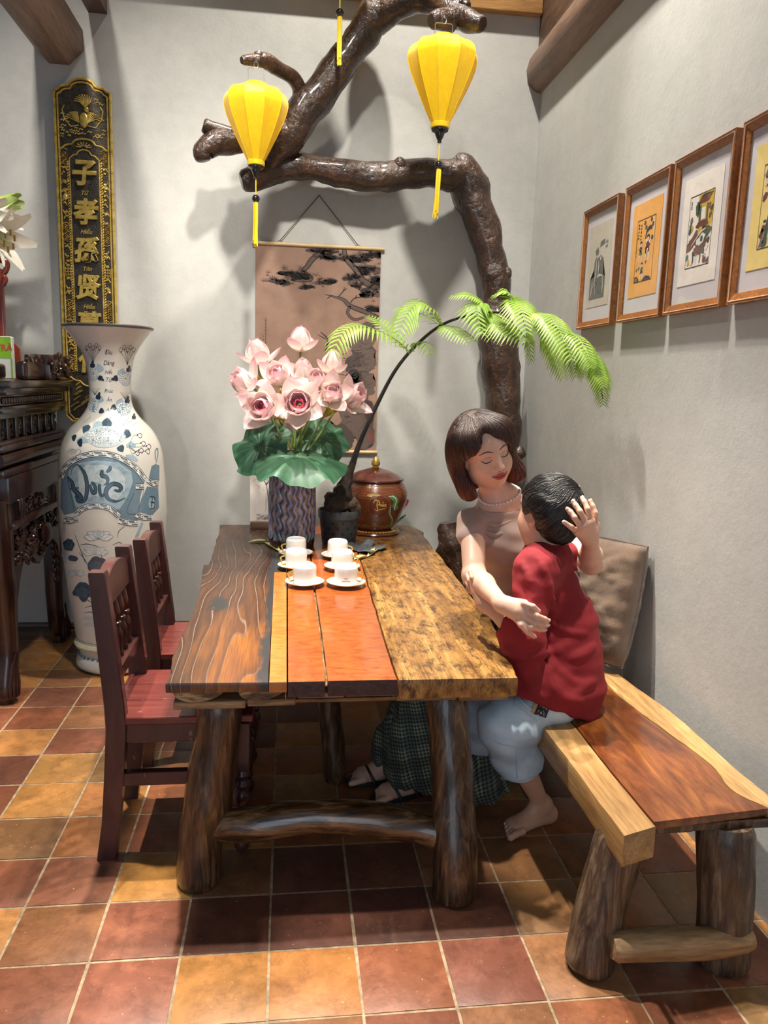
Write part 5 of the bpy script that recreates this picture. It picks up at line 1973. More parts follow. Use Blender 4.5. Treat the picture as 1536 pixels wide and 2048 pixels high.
tp = NT('lotus_petal')
_a = tp.n('ShaderNodeVertexColor')
_a.layer_name = 'Col'
_v = tp.noise(tp.co((90, 90, 90)), 1, 3)
tp.set(col=tp.mix(.25, _a.outputs[0], tp.ramp(_v, [(.3, .75), (.7, 1)]), 'MULTIPLY'), rough=.45, sss=.0)
_t = tp.n('ShaderNodeBsdfTranslucent')
tp.link(_a.outputs[0], _t.inputs[0])
_x = tp.n('ShaderNodeMixShader')
_x.inputs[0].default_value = .3
tp.link(tp.b.outputs[0], _x.inputs[1])
tp.link(_t.outputs[0], _x.inputs[2])
tp.link(_x.outputs[0], tp.t.nodes['Material Output'].inputs[0])
M_LOTUS = tp.m
M_LSTEM = plain('lotus_stem', (.16, .22, .045), .5, var=.2)
M_POD = plain('lotus_pod', (.55, .42, .06), .6)


def petal_geo(L, W, op, cup, n=12, m=9, tipc=1.0):
    """petal rising from the axis; op: opening angle at base, cup: inward bend (both radians)"""
    V, C = [], []
    r, z = .010, .0
    for i in range(n):
        s = i / (n - 1)
        ang = op - cup * s ** 1.3
        if i:
            r += L / (n - 1) * math.sin(ang)
            z += L / (n - 1) * math.cos(ang)
        w = W * (math.sin(math.pi * (.10 + .90 * s) ** 1.08) ** .58 if s < 1 else 0) * (1 - .08 * s)
        w = max(w, .0012)
        for j in range(m):
            f = (j / (m - 1) - .5) * 2
            x = f * w
            cupd = (f * f) * w * .55
            V.append((r - cupd * math.cos(ang) * 1.0, x, z + cupd * math.sin(ang) * .6))
            t = min(1, max(0, (s - .38) / .62)) ** 1.5 * tipc * 1.25 + .22 * abs(f) ** 3 * tipc
            t = min(1, t)
            base = (.88, .78, .55) if s < .18 else (.90, .80, .74)
            pk = (.84, .28, .42)
            C.append(tuple(b * (1 - t) + p * t for b, p in zip(base, pk)))
    return V, grid_faces(n, m), C


def lotus(px, py, Y, face, size, style, label, stem_px=None, seed=0):
    """style: 'bud' (cup shut), 'cup', 'open' (seen from above)"""
    r = random.Random(seed)
    c = ony(px, py, Y)
    t = thing('lotus_flower', c, label, 'flower', 'pink lotus flowers in the glazed vase')
    m = Matrix.Translation(c) @ frame_to(face) @ Matrix.Rotation(r.uniform(0, 6), 4, 'Z')
    rings = {'bud': ((4, .98, .62, .60, 1.0, .45), (5, 1.05, .62, .42, .70, .3), (4, 1.02, .50, 1.25, .7, .45)),
             'cup': ((4, .92, .58, .55, 1.0, .5), (6, 1.02, .62, .66, .85, .35), (5, 1.12, .52, 1.25, .70, .5)),
             'open': ((5, .66, .42, .50, 1.0, .9), (6, .88, .60, .72, 1.1, .5), (6, 1.02, .62, .95, .95, .3), (5, 1.08, .60, 1.30, .55, .4))}[style]
    for q, (n, fl, fw, op, cup, tc) in enumerate(rings):
        for k in range(n):
            a = 2 * math.pi * (k + .5 * (q % 2)) / n + r.uniform(-.12, .12)
            L = size * .70 * fl * r.uniform(.93, 1.05)
            V, F, C = petal_geo(L, size * .5 * fw * r.uniform(.95, 1.05), op + r.uniform(-.08, .1), cup + r.uniform(-.1, .1), tipc=tc)
            if q == len(rings) - 1 and r.random() < .25:
                continue
            g = xf((V, F), m @ Matrix.Translation((0, 0, -size * .22)) @ Matrix.Rotation(a, 4, 'Z'))
            if style == 'open' and q == 0:
                C = [(min(1, cc[0]), cc[1] * .55, cc[2] * .7) for cc in C]
            paint(mk('petal', g, M_LOTUS, t, angle=180), C)
    mk('seed_pod', xf(lathe([(.006, -.24), (.012, -.2), (.02 * 1, -.12), (.016, -.10)], (0, 0, 0), 12), m @ Matrix.Scale(size / .2, 4)), M_POD, t)
    b = m @ Vector((0, 0, -size * .22))
    ax = (m.to_3x3() @ Vector((0, 0, 1))).normalized()
    e = Vector((LX + r.uniform(-.06, .06), LY + r.uniform(-.05, .05), TT + .30))
    mid = b - ax * .06
    mid2 = b.lerp(e, .5) + Vector((0, .01, 0))
    mk('stem', tube([tuple(p) for p in cr([b, mid, mid2, e], 16)], .0052, 8), M_LSTEM, t)
    return t


def cv(r, u, f):      # direction given along picture right / up / towards the viewer
    return CR * r + CU * u - CF * f


lotus(601, 688, 3.80, cv(.05, .95, .25), .170, 'bud', 'topmost cream pink lotus with upright petals', seed=1)
lotus(516, 715, 3.72, cv(-.1, .95, .30), .180, 'bud', 'upper left lotus with pink tipped spreading petals', seed=2)
lotus(493, 768, 3.62, cv(-.62, .45, .55), .175, 'cup', 'leftmost lotus leaning out sideways', seed=3)
lotus(557, 757, 3.58, cv(-.1, .50, .85), .165, 'cup', 'pale lotus in the middle of the left half facing forward', seed=4)
lotus(606, 752, 3.70, cv(.1, .85, .45), .165, 'bud', 'lotus half hidden behind the centre of the bunch', seed=5)
lotus(663, 735, 3.74, cv(.2, .9, .3), .165, 'bud', 'upper right cream lotus with closed cup', seed=6)
lotus(634, 765, 3.60, cv(.05, .6, .8), .140, 'cup', 'small pink striped lotus right of centre', seed=7)
lotus(662, 790, 3.54, cv(.15, .35, .9), .165, 'cup', 'lotus on the right facing forward above the bare stem', seed=8)
lotus(703, 797, 3.62, cv(.70, .35, .60), .175, 'cup', 'rightmost lotus leaning towards the fern stem', seed=9)
lotus(528, 817, 3.48, cv(-.28, .12, .95), .185, 'open', 'lower left open lotus showing a deep pink heart', seed=10)
lotus(598, 808, 3.46, cv(.05, .05, 1.0), .180, 'open', 'lower middle open lotus showing a deep pink heart', seed=11)

tlf = NT('lotus_leaf')
_a = tlf.n('ShaderNodeVertexColor')
_a.layer_name = 'Col'
_g = tlf.n('ShaderNodeNewGeometry')
_s = tlf.mix(_g.outputs['Backfacing'], _a.outputs[0], tlf.mix(1, _a.outputs[0], (4.0, 3.2, 4.2), 'MULTIPLY'))
tlf.set(col=_s, rough=.5)
tlf.bump(tlf.noise(tlf.co(), 60, 3), .15, .003)
M_LEAF = tlf.m


def lotus_leaf(c, normal, R0, label, seed, droop=.0, wav=.12, stretch=1.0, xdir=None):
    r = random.Random(seed)
    t = thing('lotus_leaf', c, label, 'leaf', 'lotus leaves round the vase mouth')
    m = Matrix.Translation(c) @ frame_to(normal, xdir or (0, 0, 1))
    n, k_ = 16, 84
    V, C = [], []
    for i in range(n):
        s = i / (n - 1)
        for k in range(k_):
            a = 2 * math.pi * k / k_
            rr = R0 * s * (1 + .06 * math.sin(5 * a + seed) * s)
            h = R0 * (wav * s ** 2.2 * (math.sin(6 * a + seed * 1.3) + .6 * math.sin(11 * a + seed)) + .28 * s * (1 - s) - droop * s ** 2 - .04 * math.cos(20 * a) * s * (1 - s))
            V.append((rr * math.cos(a) * stretch, rr * math.sin(a), h))
            v = .5 + .5 * math.cos(20 * a)
            g = .6 + .4 * (1 - v ** 8)
            C.append((.008 * g, .036 * g, .013 * g))
    mk_ = mk('blade', xf((V, grid_faces(n, k_, True)), m), M_LEAF, t, angle=180)
    paint(mk_, C)
    mk('stalk', tube([tuple(c), (c.x * .4 + LX * .6, c.y * .4 + LY * .6, c.z - .06), (LX, LY, TT + .30)], .005, 7), M_LSTEM, t)


lotus_leaf(ony(600, 915, 3.53), cv(.12, .93, .42), .190, 'lotus leaf drooping over the front of the vase rim', 2, .30, .09, 1.12)
lotus_leaf(ony(520, 893, 3.62), cv(-.35, .45, .82), .150, 'upright dark lotus leaf left of the stems', 5, .1, .10)
lotus_leaf(ony(640, 880, 3.76), cv(.30, .55, .75), .145, 'upright dark lotus leaf behind the stems on the right', 9, .05, .10)

# ------------------------------------------------------------------ potted tree fern
PX_, PY_ = .256, 3.745
pot = thing('potted_fern', (PX_, PY_, TT), 'grey plastic pot with a dark hairy root and one tall arching fern stem', 'plant')
M_POT = plain('grey_plastic', (.045, .050, .055), .4, var=.25, scale=30)
potb = mk('pot', lathe([(.06, 0), (.080, 0), (.084, .006), (.097, .125), (.098, .128), (.103, .130), (.106, .165), (.103, .170), (.098, .168), (.094, .14), (.078, .03), (.02, .03)], (PX_, PY_, TT), 44), M_POT, pot)
M_HOLE = plain('pot_hole', (.008, .008, .008), .9)
base_a = math.atan2(-PY_, -PX_)
for row, z in enumerate((.03, .058, .086, .112)):
    for k in range(5):
        a = base_a + (-1.1 + .52 * k + (.26 if row % 2 else 0))
        rr = .082 + .013 * z / .125 + .0012
        d = Vector((math.cos(a), math.sin(a), -.1))
        g = xf(lathe([(.0055, 0), (.0055, .0016), (.002, .0016)], (0, 0, 0), 10), Matrix.Translation((PX_ + rr * math.cos(a), PY_ + rr * math.sin(a), TT + z)) @ frame_to(d))
        mk('drain_hole', g, M_HOLE, potb)
M_SOIL = plain('dark_peat', (.025, .016, .011), .95, var=.5, bump=.8, scale=50)
mk('soil', lathe([(.02, .145), (.06, .150), (.095, .146)], (PX_, PY_, TT), 30, True, True), M_SOIL, pot)
M_HAIR = plain('fern_root_fur', (.022, .013, .009), .8, var=.6, bump=.8, scale=90)
P, R_ = pxp([(668, 1024, 3.70, 20), (672, 1008, 3.69, 24), (682, 992, 3.69, 21), (690, 972, 3.70, 13), (697, 950, 3.70, 9), (706, 925, 3.71, 6.5)], 24)
mk('root', tube(P, R_, 16, True, .35, 30, seed=2), M_HAIR, pot)
c_ = ony(705, 1010, 3.70)
V, F = ball(c_, (.038, .036, .036), 18, 12)
V = [tuple(Vector(v) + (Vector(v) - c_) * (.5 * noise.noise(Vector(v) * 45))) for v in V]
mk('root', (V, F), plain('brown_fibre', (.075, .048, .030), .95, var=.5, bump=.8, scale=70), pot)
gs = []
rr_ = random.Random(3)
for k in range(160):
    i = rr_.randrange(len(P))
    d = Vector((rr_.gauss(0, 1), rr_.gauss(0, 1), rr_.gauss(.2, 1))).normalized()
    a = P[i] + d * R_[i] * .9
    gs.append(tube([a, a + d * R_[i] * .35 + Vector((0, 0, .006))], [.0012, .0004], 4))
fz = mk('fur', join(*gs), M_HAIR, pot)
tag(fz, kind='stuff')
def fy(x, Y):
    return Y - max(0, (x - 830) / 376) ** 1.2 * .78


STEM = [(706, 925, 3.71, 6.5), (722, 880, 3.71, 4.8), (750, 818, 3.72, 4.2), (788, 745, 3.72, 3.6), (828, 695, 3.72, 3.2), (880, 652, 3.72, 3.0), (940, 630, 3.71, 2.6), (1000, 625, 3.69, 2.2), (1070, 634, 3.66, 2.0), (1130, 668, 3.63, 1.7), (1175, 718, 3.60, 1.4), (1198, 770, 3.58, 1.0), (1206, 798, 3.57, .6)]
P, R_ = pxp([(x, y, fy(x, Y), r) for x, y, Y, r in STEM], 70)
mk('stem', tube(P, R_, 8, True), plain('black_fern_stem', (.012, .010, .009), .4), pot)
M_FERN = NT('fern_green')
_c = M_FERN.co()
_o = M_FERN.n('ShaderNodeObjectInfo')
_cc = M_FERN.ramp(M_FERN.noise(_c, 12, 3), [(.3, (.17, .32, .035)), (.7, (.34, .50, .085))])
M_FERN.set(col=_cc, rough=.45)
_t = M_FERN.n('ShaderNodeBsdfTranslucent')
_t.inputs[0].default_value = (.33, .50, .06, 1)
_x = M_FERN.n('ShaderNodeMixShader')
_x.inputs[0].default_value = .35
M_FERN.link(M_FERN.b.outputs[0], _x.inputs[1])
M_FERN.link(_t.outputs[0], _x.inputs[2])
M_FERN.link(_x.outputs[0], M_FERN.t.nodes['Material Output'].inputs[0])
M_FERN = M_FERN.m


def frond(pts, ll, n=22, droop=.35, seed=0, nrm=None):
    """rib through (x, y, Y) and leaflets of length ll (px) on both sides"""
    r = random.Random(seed)
    P, _ = pxp([(x, y, fy(x, Y), 1) for x, y, Y in pts], int(n * .92) + 2)
    sc = (P[0] - Vector((0, 0, CAM_H))).dot(CF) / FOC
    gs = [tube(P, [.0018 * (1 - i / len(P)) + .0004 for i in range(len(P))], 5)]
    up = Vector(nrm) if nrm else Vector((0, -.35, 1))
    N = len(P)
    for i in range(1, N - 1):
        s = i / (N - 1)
        t = (P[min(i + 1, N - 1)] - P[i - 1]).normalized()
        side = t.cross(up)
        if side.length < .05:
            side = CR.copy()
        side.normalize()
        nn = side.cross(t)
        L = 1.18 * ll * sc * (math.sin(math.pi * (.14 + .80 * s) ** .9) ** .8 + .10)
        for q in (-1, 1):
            d = (side * q * .84 + t * .55).normalized()
            Lr = L * r.uniform(.9, 1.06)
            w = max(.0016, min(.0066, L * .075))
            a = P[i]
            e1 = a + d * Lr * .5 + nn * (.05 * Lr) - Vector((0, 0, droop * Lr * .18))
            e2 = a + d * Lr - Vector((0, 0, droop * Lr * .75))
            ww = d.cross(nn).normalized() * w
            V = [a + ww * .7, a - ww * .7, e1 + ww, e1 + nn * .0008, e1 - ww, e2]
            F = [(0, 3, 2), (0, 1, 3), (1, 4, 3), (2, 3, 5), (3, 4, 5)]
            gs.append(([tuple(v) for v in V], F))
    return mk('frond', join(*gs), M_FERN, pot, smooth=False)


def zf(*pts):     # enlarged-view coordinates
    return [(640 + x * .3776, 560 + y * .3776, Y) for x, y, Y in pts]


frond(zf((475, 385, 3.72), (400, 315, 3.66), (300, 265, 3.60), (200, 240, 3.55), (120, 280, 3.50), (62, 392, 3.47)), 42, 24, .5, 1)
frond(zf((470, 380, 3.74), (390, 290, 3.80), (320, 220, 3.86), (245, 185, 3.92)), 26, 16, .2, 2)
frond(zf((480, 385, 3.72), (500, 340, 3.70), (545, 330, 3.66), (590, 400, 3.62)), 26, 12, .5, 3)
frond(zf((640, 245, 3.72), (600, 160, 3.66), (530, 118, 3.60), (460, 180, 3.56), (405, 305, 3.52)), 42, 22, .5, 4)
frond(zf((645, 245, 3.73), (560, 190, 3.80), (470, 150, 3.86), (385, 150, 3.9)), 26, 16, .2, 5)
frond(zf((650, 240, 3.72), (690, 245, 3.66), (750, 280, 3.60), (805, 325, 3.56)), 30, 16, .5, 6)
frond(zf((790, 185, 3.72), (830, 200, 3.66), (880, 250, 3.60), (915, 320, 3.56)), 26, 14, .5, 7)
frond(zf((900, 170, 3.71), (850, 110, 3.66), (780, 75, 3.60), (690, 85, 3.56)), 30, 18, .35, 8)
frond(zf((905, 170, 3.71), (860, 120, 3.64), (830, 150, 3.58), (858, 300, 3.52)), 38, 20, .5, 9)
frond(zf((900, 168, 3.71), (950, 210, 3.66), (1010, 270, 3.60), (1105, 335, 3.56)), 38, 20, .5, 10)
frond(zf((1010, 165, 3.69), (1020, 100, 3.64), (980, 60, 3.60), (908, 85, 3.57)), 28, 16, .35, 11)
frond(zf((1015, 168, 3.69), (1040, 110, 3.62), (1070, 160, 3.56), (1100, 295, 3.50)), 40, 20, .5, 12)
frond(zf((1060, 165, 3.68), (1090, 250, 3.72), (1110, 330, 3.74), (1118, 440, 3.76)), 28, 16, .4, 13)
frond(zf((1130, 170, 3.66), (1210, 190, 3.60), (1280, 290, 3.54), (1340, 435, 3.49)), 36, 24, .5, 14)
frond(zf((1120, 200, 3.67), (1180, 260, 3.70), (1240, 380, 3.72), (1290, 525, 3.74)), 36, 24, .4, 15)
frond(zf((1240, 250, 3.63), (1310, 320, 3.66), (1340, 420, 3.67), (1355, 520, 3.68)), 28, 18, .4, 16)
frond(zf((1300, 270, 3.61), (1370, 310, 3.56), (1420, 400, 3.52), (1440, 470, 3.50)), 28, 18, .5, 17)
frond(zf((1330, 300, 3.61), (1370, 380, 3.64), (1390, 450, 3.65), (1396, 525, 3.66)), 26, 16, .4, 18)
frond(zf((1380, 330, 3.60), (1440, 400, 3.57), (1480, 490, 3.55), (1505, 570, 3.54)), 30, 18, .5, 19)
frond(zf((1400, 360, 3.60), (1450, 450, 3.59), (1490, 560, 3.58), (1500, 670, 3.57)), 24, 22, .6, 20)

# ------------------------------------------------------------------ lacquered lidded jar
JX, JY = .462, 4.02
jar = thing('lidded_jar', (JX, JY, TT), 'brown lacquered lidded jar with a gold knob and painted lotus', 'jar')
tj = NT('brown_lacquer_weave')
_c = tj.co((1, 1, 1))
_w1 = tj.wave(_c, 55, .3, 0, 1, 'BANDS', 'Z')
_w2 = tj.wave(_c, 3, 0, 0, 1, 'RINGS', 'Z')
_n = tj.noise(_c, 160, 2)
tj.set(col=tj.ramp(tj.mix(.5, _w1, _n), [(.35, (.075, .016, .006)), (.6, (.18, .05, .016)), (.8, (.27, .10, .04))]), rough=.25, coat=.6, coatr=.08)
tj.bump(tj.mix(.4, _w1, _n), .3, .002)
M_JAR = tj.m
M_LAC = plain('dark_red_lacquer', (.085, .018, .010), .2, var=.3, coat=.6)
JP = [(.085, .022), (.100, .032), (.128, .075), (.155, .13), (.170, .185), (.172, .215), (.160, .25), (.146, .272), (.140, .283)]
JB = [tuple(map(float, a)) for a in cr(JP, 40)]
mk('body', lathe(JB, (JX, JY, TT), 56), M_JAR, jar)
mk('foot', lathe([(.11, 0), (.135, 0), (.138, .006), (.134, .012), (.115, .015), (.108, .020), (.09, .024)], (JX, JY, TT), 48), M_LAC, jar)
for k in range(40):
    a = 2 * math.pi * k / 40
    mk('foot_petal', ball((JX + .118 * math.cos(a), JY + .118 * math.sin(a), TT + .0175), (.009, .009, .004), 8, 5), M_GOLD, jar)
lid = mk('lid', lathe([(.138, .278), (.150, .281), (.153, .287), (.150, .293), (.140, .296), (.118, .312), (.098, .322), (.092, .326), (.078, .330), (.050, .338), (.036, .342), (.02, .346)], (JX, JY, TT), 56), M_LAC, jar)
mk('knob', lathe([(.012, .342), (.020, .348), (.014, .354), (.022, .360), (.024, .368), (.021, .380), (.015, .392), (.007, .402), (.001, .406)], (JX, JY, TT), 20), M_GOLD, lid)
_jz = np.array([b for a, b in JB])
_jr = np.array([a for a, b in JB])


def on_jar(x, y, l):
    d = ray(x, y).normalized()
    o = Vector((0, 0, CAM_H))
    off = .0006 + l * .0004
    t = (JY - .25) / d.y
    for _ in range(30):
        p = o + d * t
        dd = math.hypot(p.x - JX, p.y - JY) - float(np.interp(p.z - TT, _jz, _jr)) - off
        if abs(dd) < .0002:
            break
        t += dd * .8
        if t * d.y > JY:
            break
    return p


D = Dec(5)
GD, GL_, PKc, WH_, RD = (.62, .44, .12), (.10, .26, .08), (.62, .16, .22), (.70, .72, .62), (.16, .03, .012)
jx, jy = 758, 1012
D.ell(jx, jy, 18, 19, RD, 1, 0, 24)
D.stroke([(jx + 18 * math.cos(a), jy + 19 * math.sin(a)) for a in np.linspace(0, 6.283, 25)], 1.2, (.06, .015, .01), 2)
D.stroke([(jx - 9, jy + 6), (jx - 3, jy + 10), (jx - 4, jy - 2), (jx - 3, jy - 9)], [1, 2, 2.4, 1.5], GD, 3)
D.stroke([(jx - 11, jy - 5), (jx - 8, jy - 11), (jx - 1, jy - 10), (jx + 1, jy - 5), (jx - 3, jy - 1)], [1.2, 2.4, 2.4, 1.2], GD, 3)
D.stroke([(jx + 1, jy - 8), (jx + 2, jy + 1)], 1.5, GD, 3)
D.stroke([(jx + 2, jy - 1), (jx + 4, jy - 3), (jx + 5, jy + 1)], 1.5, GD, 3)
D.stroke([(jx + 6, jy - 3), (jx + 7, jy + 1), (jx + 9, jy - 3), (jx + 9, jy + 1)], 1.5, GD, 3)
D.stroke([(jx + 9, jy - 8), (jx + 7, jy - 5)], 1.5, GD, 3)
D.stroke([(jx + 15, jy - 2), (jx + 12, jy - 3), (jx + 11, jy), (jx + 15, jy + 1)], 1.5, GD, 3)
D.stroke([(jx - 4, jy + 9), (jx + 4, jy + 7), (jx + 13, jy + 5)], [1, 1.8, .8], GD, 3)
D.poly([(777, 993), (786, 990), (795, 995), (798, 1003), (794, 1010), (797, 1016), (790, 1022), (784, 1013), (788, 1004), (783, 998)], GL_, 1)
D.stroke([(778, 993), (787, 993), (793, 1001), (790, 1012), (789, 1021)], [1, 1.6, 1], WH_, 2)
D.stroke([(782, 1010), (778, 1026), (783, 1040), (780, 1053)], [1.5, 3, 1.5], GL_, 1)
D.stroke([(782, 1010), (780, 1026), (785, 1040), (781, 1053)], [.5, 1.2, .5], WH_, 2)
D.stroke([(786, 1052), (798, 1040), (812, 1030)], [2, 5, 2], GL_, 1)
D.stroke([(786, 1050), (800, 1037), (815, 1022)], [.8, 1.2, .5], WH_, 2)
for a in range(5):
    D.ell(806 + a * 2.2, 1018 - a * 4.2, 5, 3.4, PKc, 1.5 + a * .2, -.6 + .2 * a, 10)
    D.ell(807 + a * 2.2, 1017 - a * 4.2, 2.6, 1.5, (.80, .5, .5), 2.7 + a * .2, -.6, 8)
for k in range(15):
    a = -2.6 + 2.0 * k / 14
    D.stroke([(748 + 6 * math.cos(a), 996 + 4 * math.sin(a)), (748 + 17 * math.cos(a), 996 + 9 * math.sin(a))], .7, GD, 1)
D.build('painting', on_jar, color_mat('jar_paint', .25, .4), jar)

# ------------------------------------------------------------------ cups turned over on their saucers
M_PORC = NT('white_porcelain')
M_PORC.set(col=M_PORC.ramp(M_PORC.noise(M_PORC.co(), 8, 2), [(.3, (.80, .78, .73)), (.7, (.84, .83, .80))]), rough=.18, coat=.3)
M_PORC = M_PORC.m
M_GILT = plain('gold_trim', (.75, .50, .16), .22, .85, var=.1)


def saucer(c, label):
    t = thing('saucer', c, label, 'saucer', 'gold rimmed saucers on the table')
    mk('dish', lathe([(.030, 0), (.034, .001), (.036, .004), (.060, .010), (.076, .0165), (.0775, .018), (.0765, .0192), (.060, .0135), (.034, .008), (.01, .008)], c, 48), M_PORC, t)
    mk('gold_rim', tube([(c[0] + .0775 * math.cos(a), c[1] + .0775 * math.sin(a), c[2] + .0182) for a in np.linspace(0, 2 * math.pi, 49)], .0020, 6, False), M_GILT, t)
    mk('gold_band', lathe([(.0625, .0105), (.0760, .0160), (.0763, .0163)], (c[0], c[1], c[2] - .0006), 48, False, False), M_GILT, t)
    return t


def cup(c, side, label, red=False):
    z0 = .0088
    t = thing('cup', (c[0], c[1], c[2] + z0), label, 'cup', 'white cups turned over on saucers')
    mk('bowl', lathe([(.0445, .0), (.0465, .0), (.0468, .002), (.0462, .045), (.0452, .064), (.0435, .070), (.040, .0725), (.039, .0745), (.036, .0745), (.034, .0725), (.01, .072)], (c[0], c[1], c[2] + z0), 44, False, True), M_PORC, t)
    a = math.atan2(-.35, side)
    d = Vector((math.cos(a), math.sin(a), 0))
    b = Vector((c[0], c[1], c[2] + z0))
    P = [b + d * .0455 + Vector((0, 0, .052)), b + d * .066 + Vector((0, 0, .047)), b + d * .070 + Vector((0, 0, .043)), b + d * .062 + Vector((0, 0, .014)), b + d * .058 + Vector((0, 0, .011)), b + d * .046 + Vector((0, 0, .014))]
    mk('handle', tube(P, .0036, 8), M_GILT, t)
    if red:
        D = Dec(.004)
        for k, (y, x0, x1) in enumerate(((.030, -.010, .008), (.026, -.006, .005))):
            D.stroke([(x0, y), ((x0 + x1) / 2, y + .002), (x1, y)], .0014, (.60, .05, .06), 1)
        for k in range(4):
            D.poly([(-.016 + .0085 * k, .0175), (-.0095 + .0085 * k, .0175), (-.0095 + .0085 * k, .0205), (-.016 + .0085 * k, .0205)], (.50, .03, .04), 1)
        a0 = math.atan2(-c[1], -c[0])

        def mp(x, y, l):
            an = a0 + x / .0468
            return (c[0] + .0472 * math.cos(an), c[1] + .0472 * math.sin(an), c[2] + z0 + y)
        D.build('print', mp, color_mat('red_cup_print', .3), t)
    return t


for k, (x, y, sd, lab) in enumerate(((609, 1166, -1, 'front cup of the left row'), (692, 1167, 1, 'front cup of the right row'), (592, 1133, -1, 'middle cup of the left row'),
                                     (684, 1135, 1, 'middle cup of the right row'), (592, 1108, -1, 'rear cup of the left row'), (675, 1112, 1, 'rear cup of the right row'))):
    p = onz(x, y, TT + .009)
    c = (p.x, p.y, TT + .0008)
    row = 'left' if sd < 0 else 'right'
    pos = ('front', 'front', 'middle', 'middle', 'rear', 'rear')[k]
    saucer(c, 'white gold rimmed saucer under the %s cup of the %s row' % (pos, row))
    cup(c, sd, 'white porcelain cup turned over, %s%s' % (lab, ', with small red print' if k == 1 else ''), k == 1)

# fallen petals, crumpled leaf, picture card
M_FALL = plain('yellowed_petal', (.62, .52, .20), .5, var=.2)


def fallen(x0, y0, x1, y1, label, w=.013):
    a, b = onz(x0, y0, TT + .006), onz(x1, y1, TT + .006)
    d = b - a
    L = d.length
    t = d.normalized()
    s = Vector((-t.y, t.x, 0))
    V = []
    n, m = 10, 6
    for i in range(n):
        u = i / (n - 1)
        ww = max(.001, w * math.sin(math.pi * (.05 + .9 * u)))
        for j in range(m):
            f = (j / (m - 1) - .5) * 2
            p = a + d * u + s * (f * ww)
            V.append((p.x, p.y, TT + .0025 + .013 * f * f * math.sin(math.pi * u) + .010 * (u - .5) ** 2))
    o = mk('fallen_petal', (V, grid_faces(n, m)), M_FALL)
    so = o.modifiers.new('thick', 'SOLIDIFY')
    so.thickness = .0012
    so.offset = 1
    tag(o, label, 'petal', 'petals fallen on the table')


fallen(498, 1083, 538, 1082, 'yellowed petal lying farthest left by the glazed vase')
fallen(530, 1084, 563, 1104, 'curled yellow petal touching the rear left cup')
fallen(562, 1108, 590, 1098, 'small yellow petal in front of the glazed vase', .009)
fallen(708, 1118, 734, 1112, 'yellow petal beside the rear right cup')
fallen(735, 1112, 760, 1094, 'yellow petal at the tip of the grey leaf')
M_GREYL = plain('grey_dry_leaf', (.055, .062, .070), .7, var=.35, bump=.4, scale=60)
V = []
c_ = onz(725, 1098, TT)
n, m = 10, 36
for i in range(n):
    s = i / (n - 1)
    for k in range(m):
        a = 2 * math.pi * k / m
        r = s * .075 * (1 + .35 * math.cos(5 * a + .6) + .12 * math.sin(9 * a))
        V.append((c_.x + r * 1.25 * math.cos(a), c_.y + r * 1.5 * math.sin(a), TT + .004 + .024 * s * (.6 + .5 * math.cos(5 * a + .6)) * (1 - .3 * s) + .006 * s * noise.noise(Vector((a * 2, s * 6, 0)))))
o = mk('dried_leaf', (V, grid_faces(n, m, True)), M_GREYL)
so = o.modifiers.new('thick', 'SOLIDIFY')
so.thickness = .002
so.offset = 1
tag(o, 'crumpled grey dried leaf lying in front of the lacquered jar', 'leaf')

cd = thing('picture_card', (-.115, 4.12, TT), 'white card with an ink sketch of a tree in a wooden block behind the vase', 'card')
b0 = ony(500, 1048, 4.10)
ct, cbm = ony(497, 920, 4.10), ony(500, 1046, 4.10)
CX0, CX1 = b0.x, b0.x + .145
mk('block', bbox(CX0 + .002, CX1 + .05, 4.07, 4.14, TT + .0005, TT + .040, .004, 2), wood('card_block', [(.3, (.09, .045, .025)), (.7, (.17, .09, .05))], (3, 30, 30), .5), cd)
mk('card', bbox(CX0, CX1, 4.098, 4.101, TT + .035, ct.z, .0005, 1), plain('card_paper', (.66, .60, .55), .8, var=.05), cd)
D = Dec()
IK, IG = (.08, .075, .07), (.22, .20, .19)
rr_ = random.Random(8)
D.stroke([(.10, .05), (.095, .13), (.085, .20), (.06, .245)], [.006, .004, .002], IK)
D.stroke([(.12, .05), (.118, .15), (.125, .23)], [.008, .005, .002], IK)
D.stroke([(.085, .20), (.11, .235), (.14, .25)], [.004, .002], IK)
for k in range(150):
    x, y = rr_.gauss(.095, .03), rr_.gauss(.235, .022)
    a = rr_.uniform(0, 3.14)
    D.stroke([(x, y), (x + .012 * math.cos(a), y + .012 * math.sin(a))], .0011, IK if k % 2 else IG)
for k in range(60):
    x, y = rr_.uniform(.02, .14), rr_.uniform(.01, .045)
    D.stroke([(x, y), (x + rr_.uniform(.01, .03), y + rr_.uniform(-.004, .004))], .0012, IG)
for k in range(25):
    x = rr_.uniform(.08, .14)
    D.stroke([(x, rr_.uniform(.05, .08)), (x + rr_.uniform(-.005, .005), rr_.uniform(.12, .2))], .0010, IG)
D.build('sketch', lambda x, y, l: (CX0 + min(x, .143), 4.0975 - .0002 * l, TT + .035 + y), color_mat('sketch_ink', .8), cd)

# ------------------------------------------------------------------ cushion against the wall
tc = NT('brown_corduroy')
_c = tc.co((1, 1, 1))
_n = tc.noise(_c, 9, 5, .65)
_f = tc.noise(tc.co((300, 300, 60)), 1, 3)
tc.set(col=tc.mix(.5, tc.ramp(_n, [(.3, (.095, .055, .032)), (.7, (.19, .12, .076))]), tc.ramp(_f, [(.35, .6), (.65, 1)]), 'MULTIPLY'), rough=.9, sheen=.5)
tc.bump(tc.mix(.6, _n, _f), .35, .006)
V = []
n = 44
W2, H2, T2 = .205, .225, .085


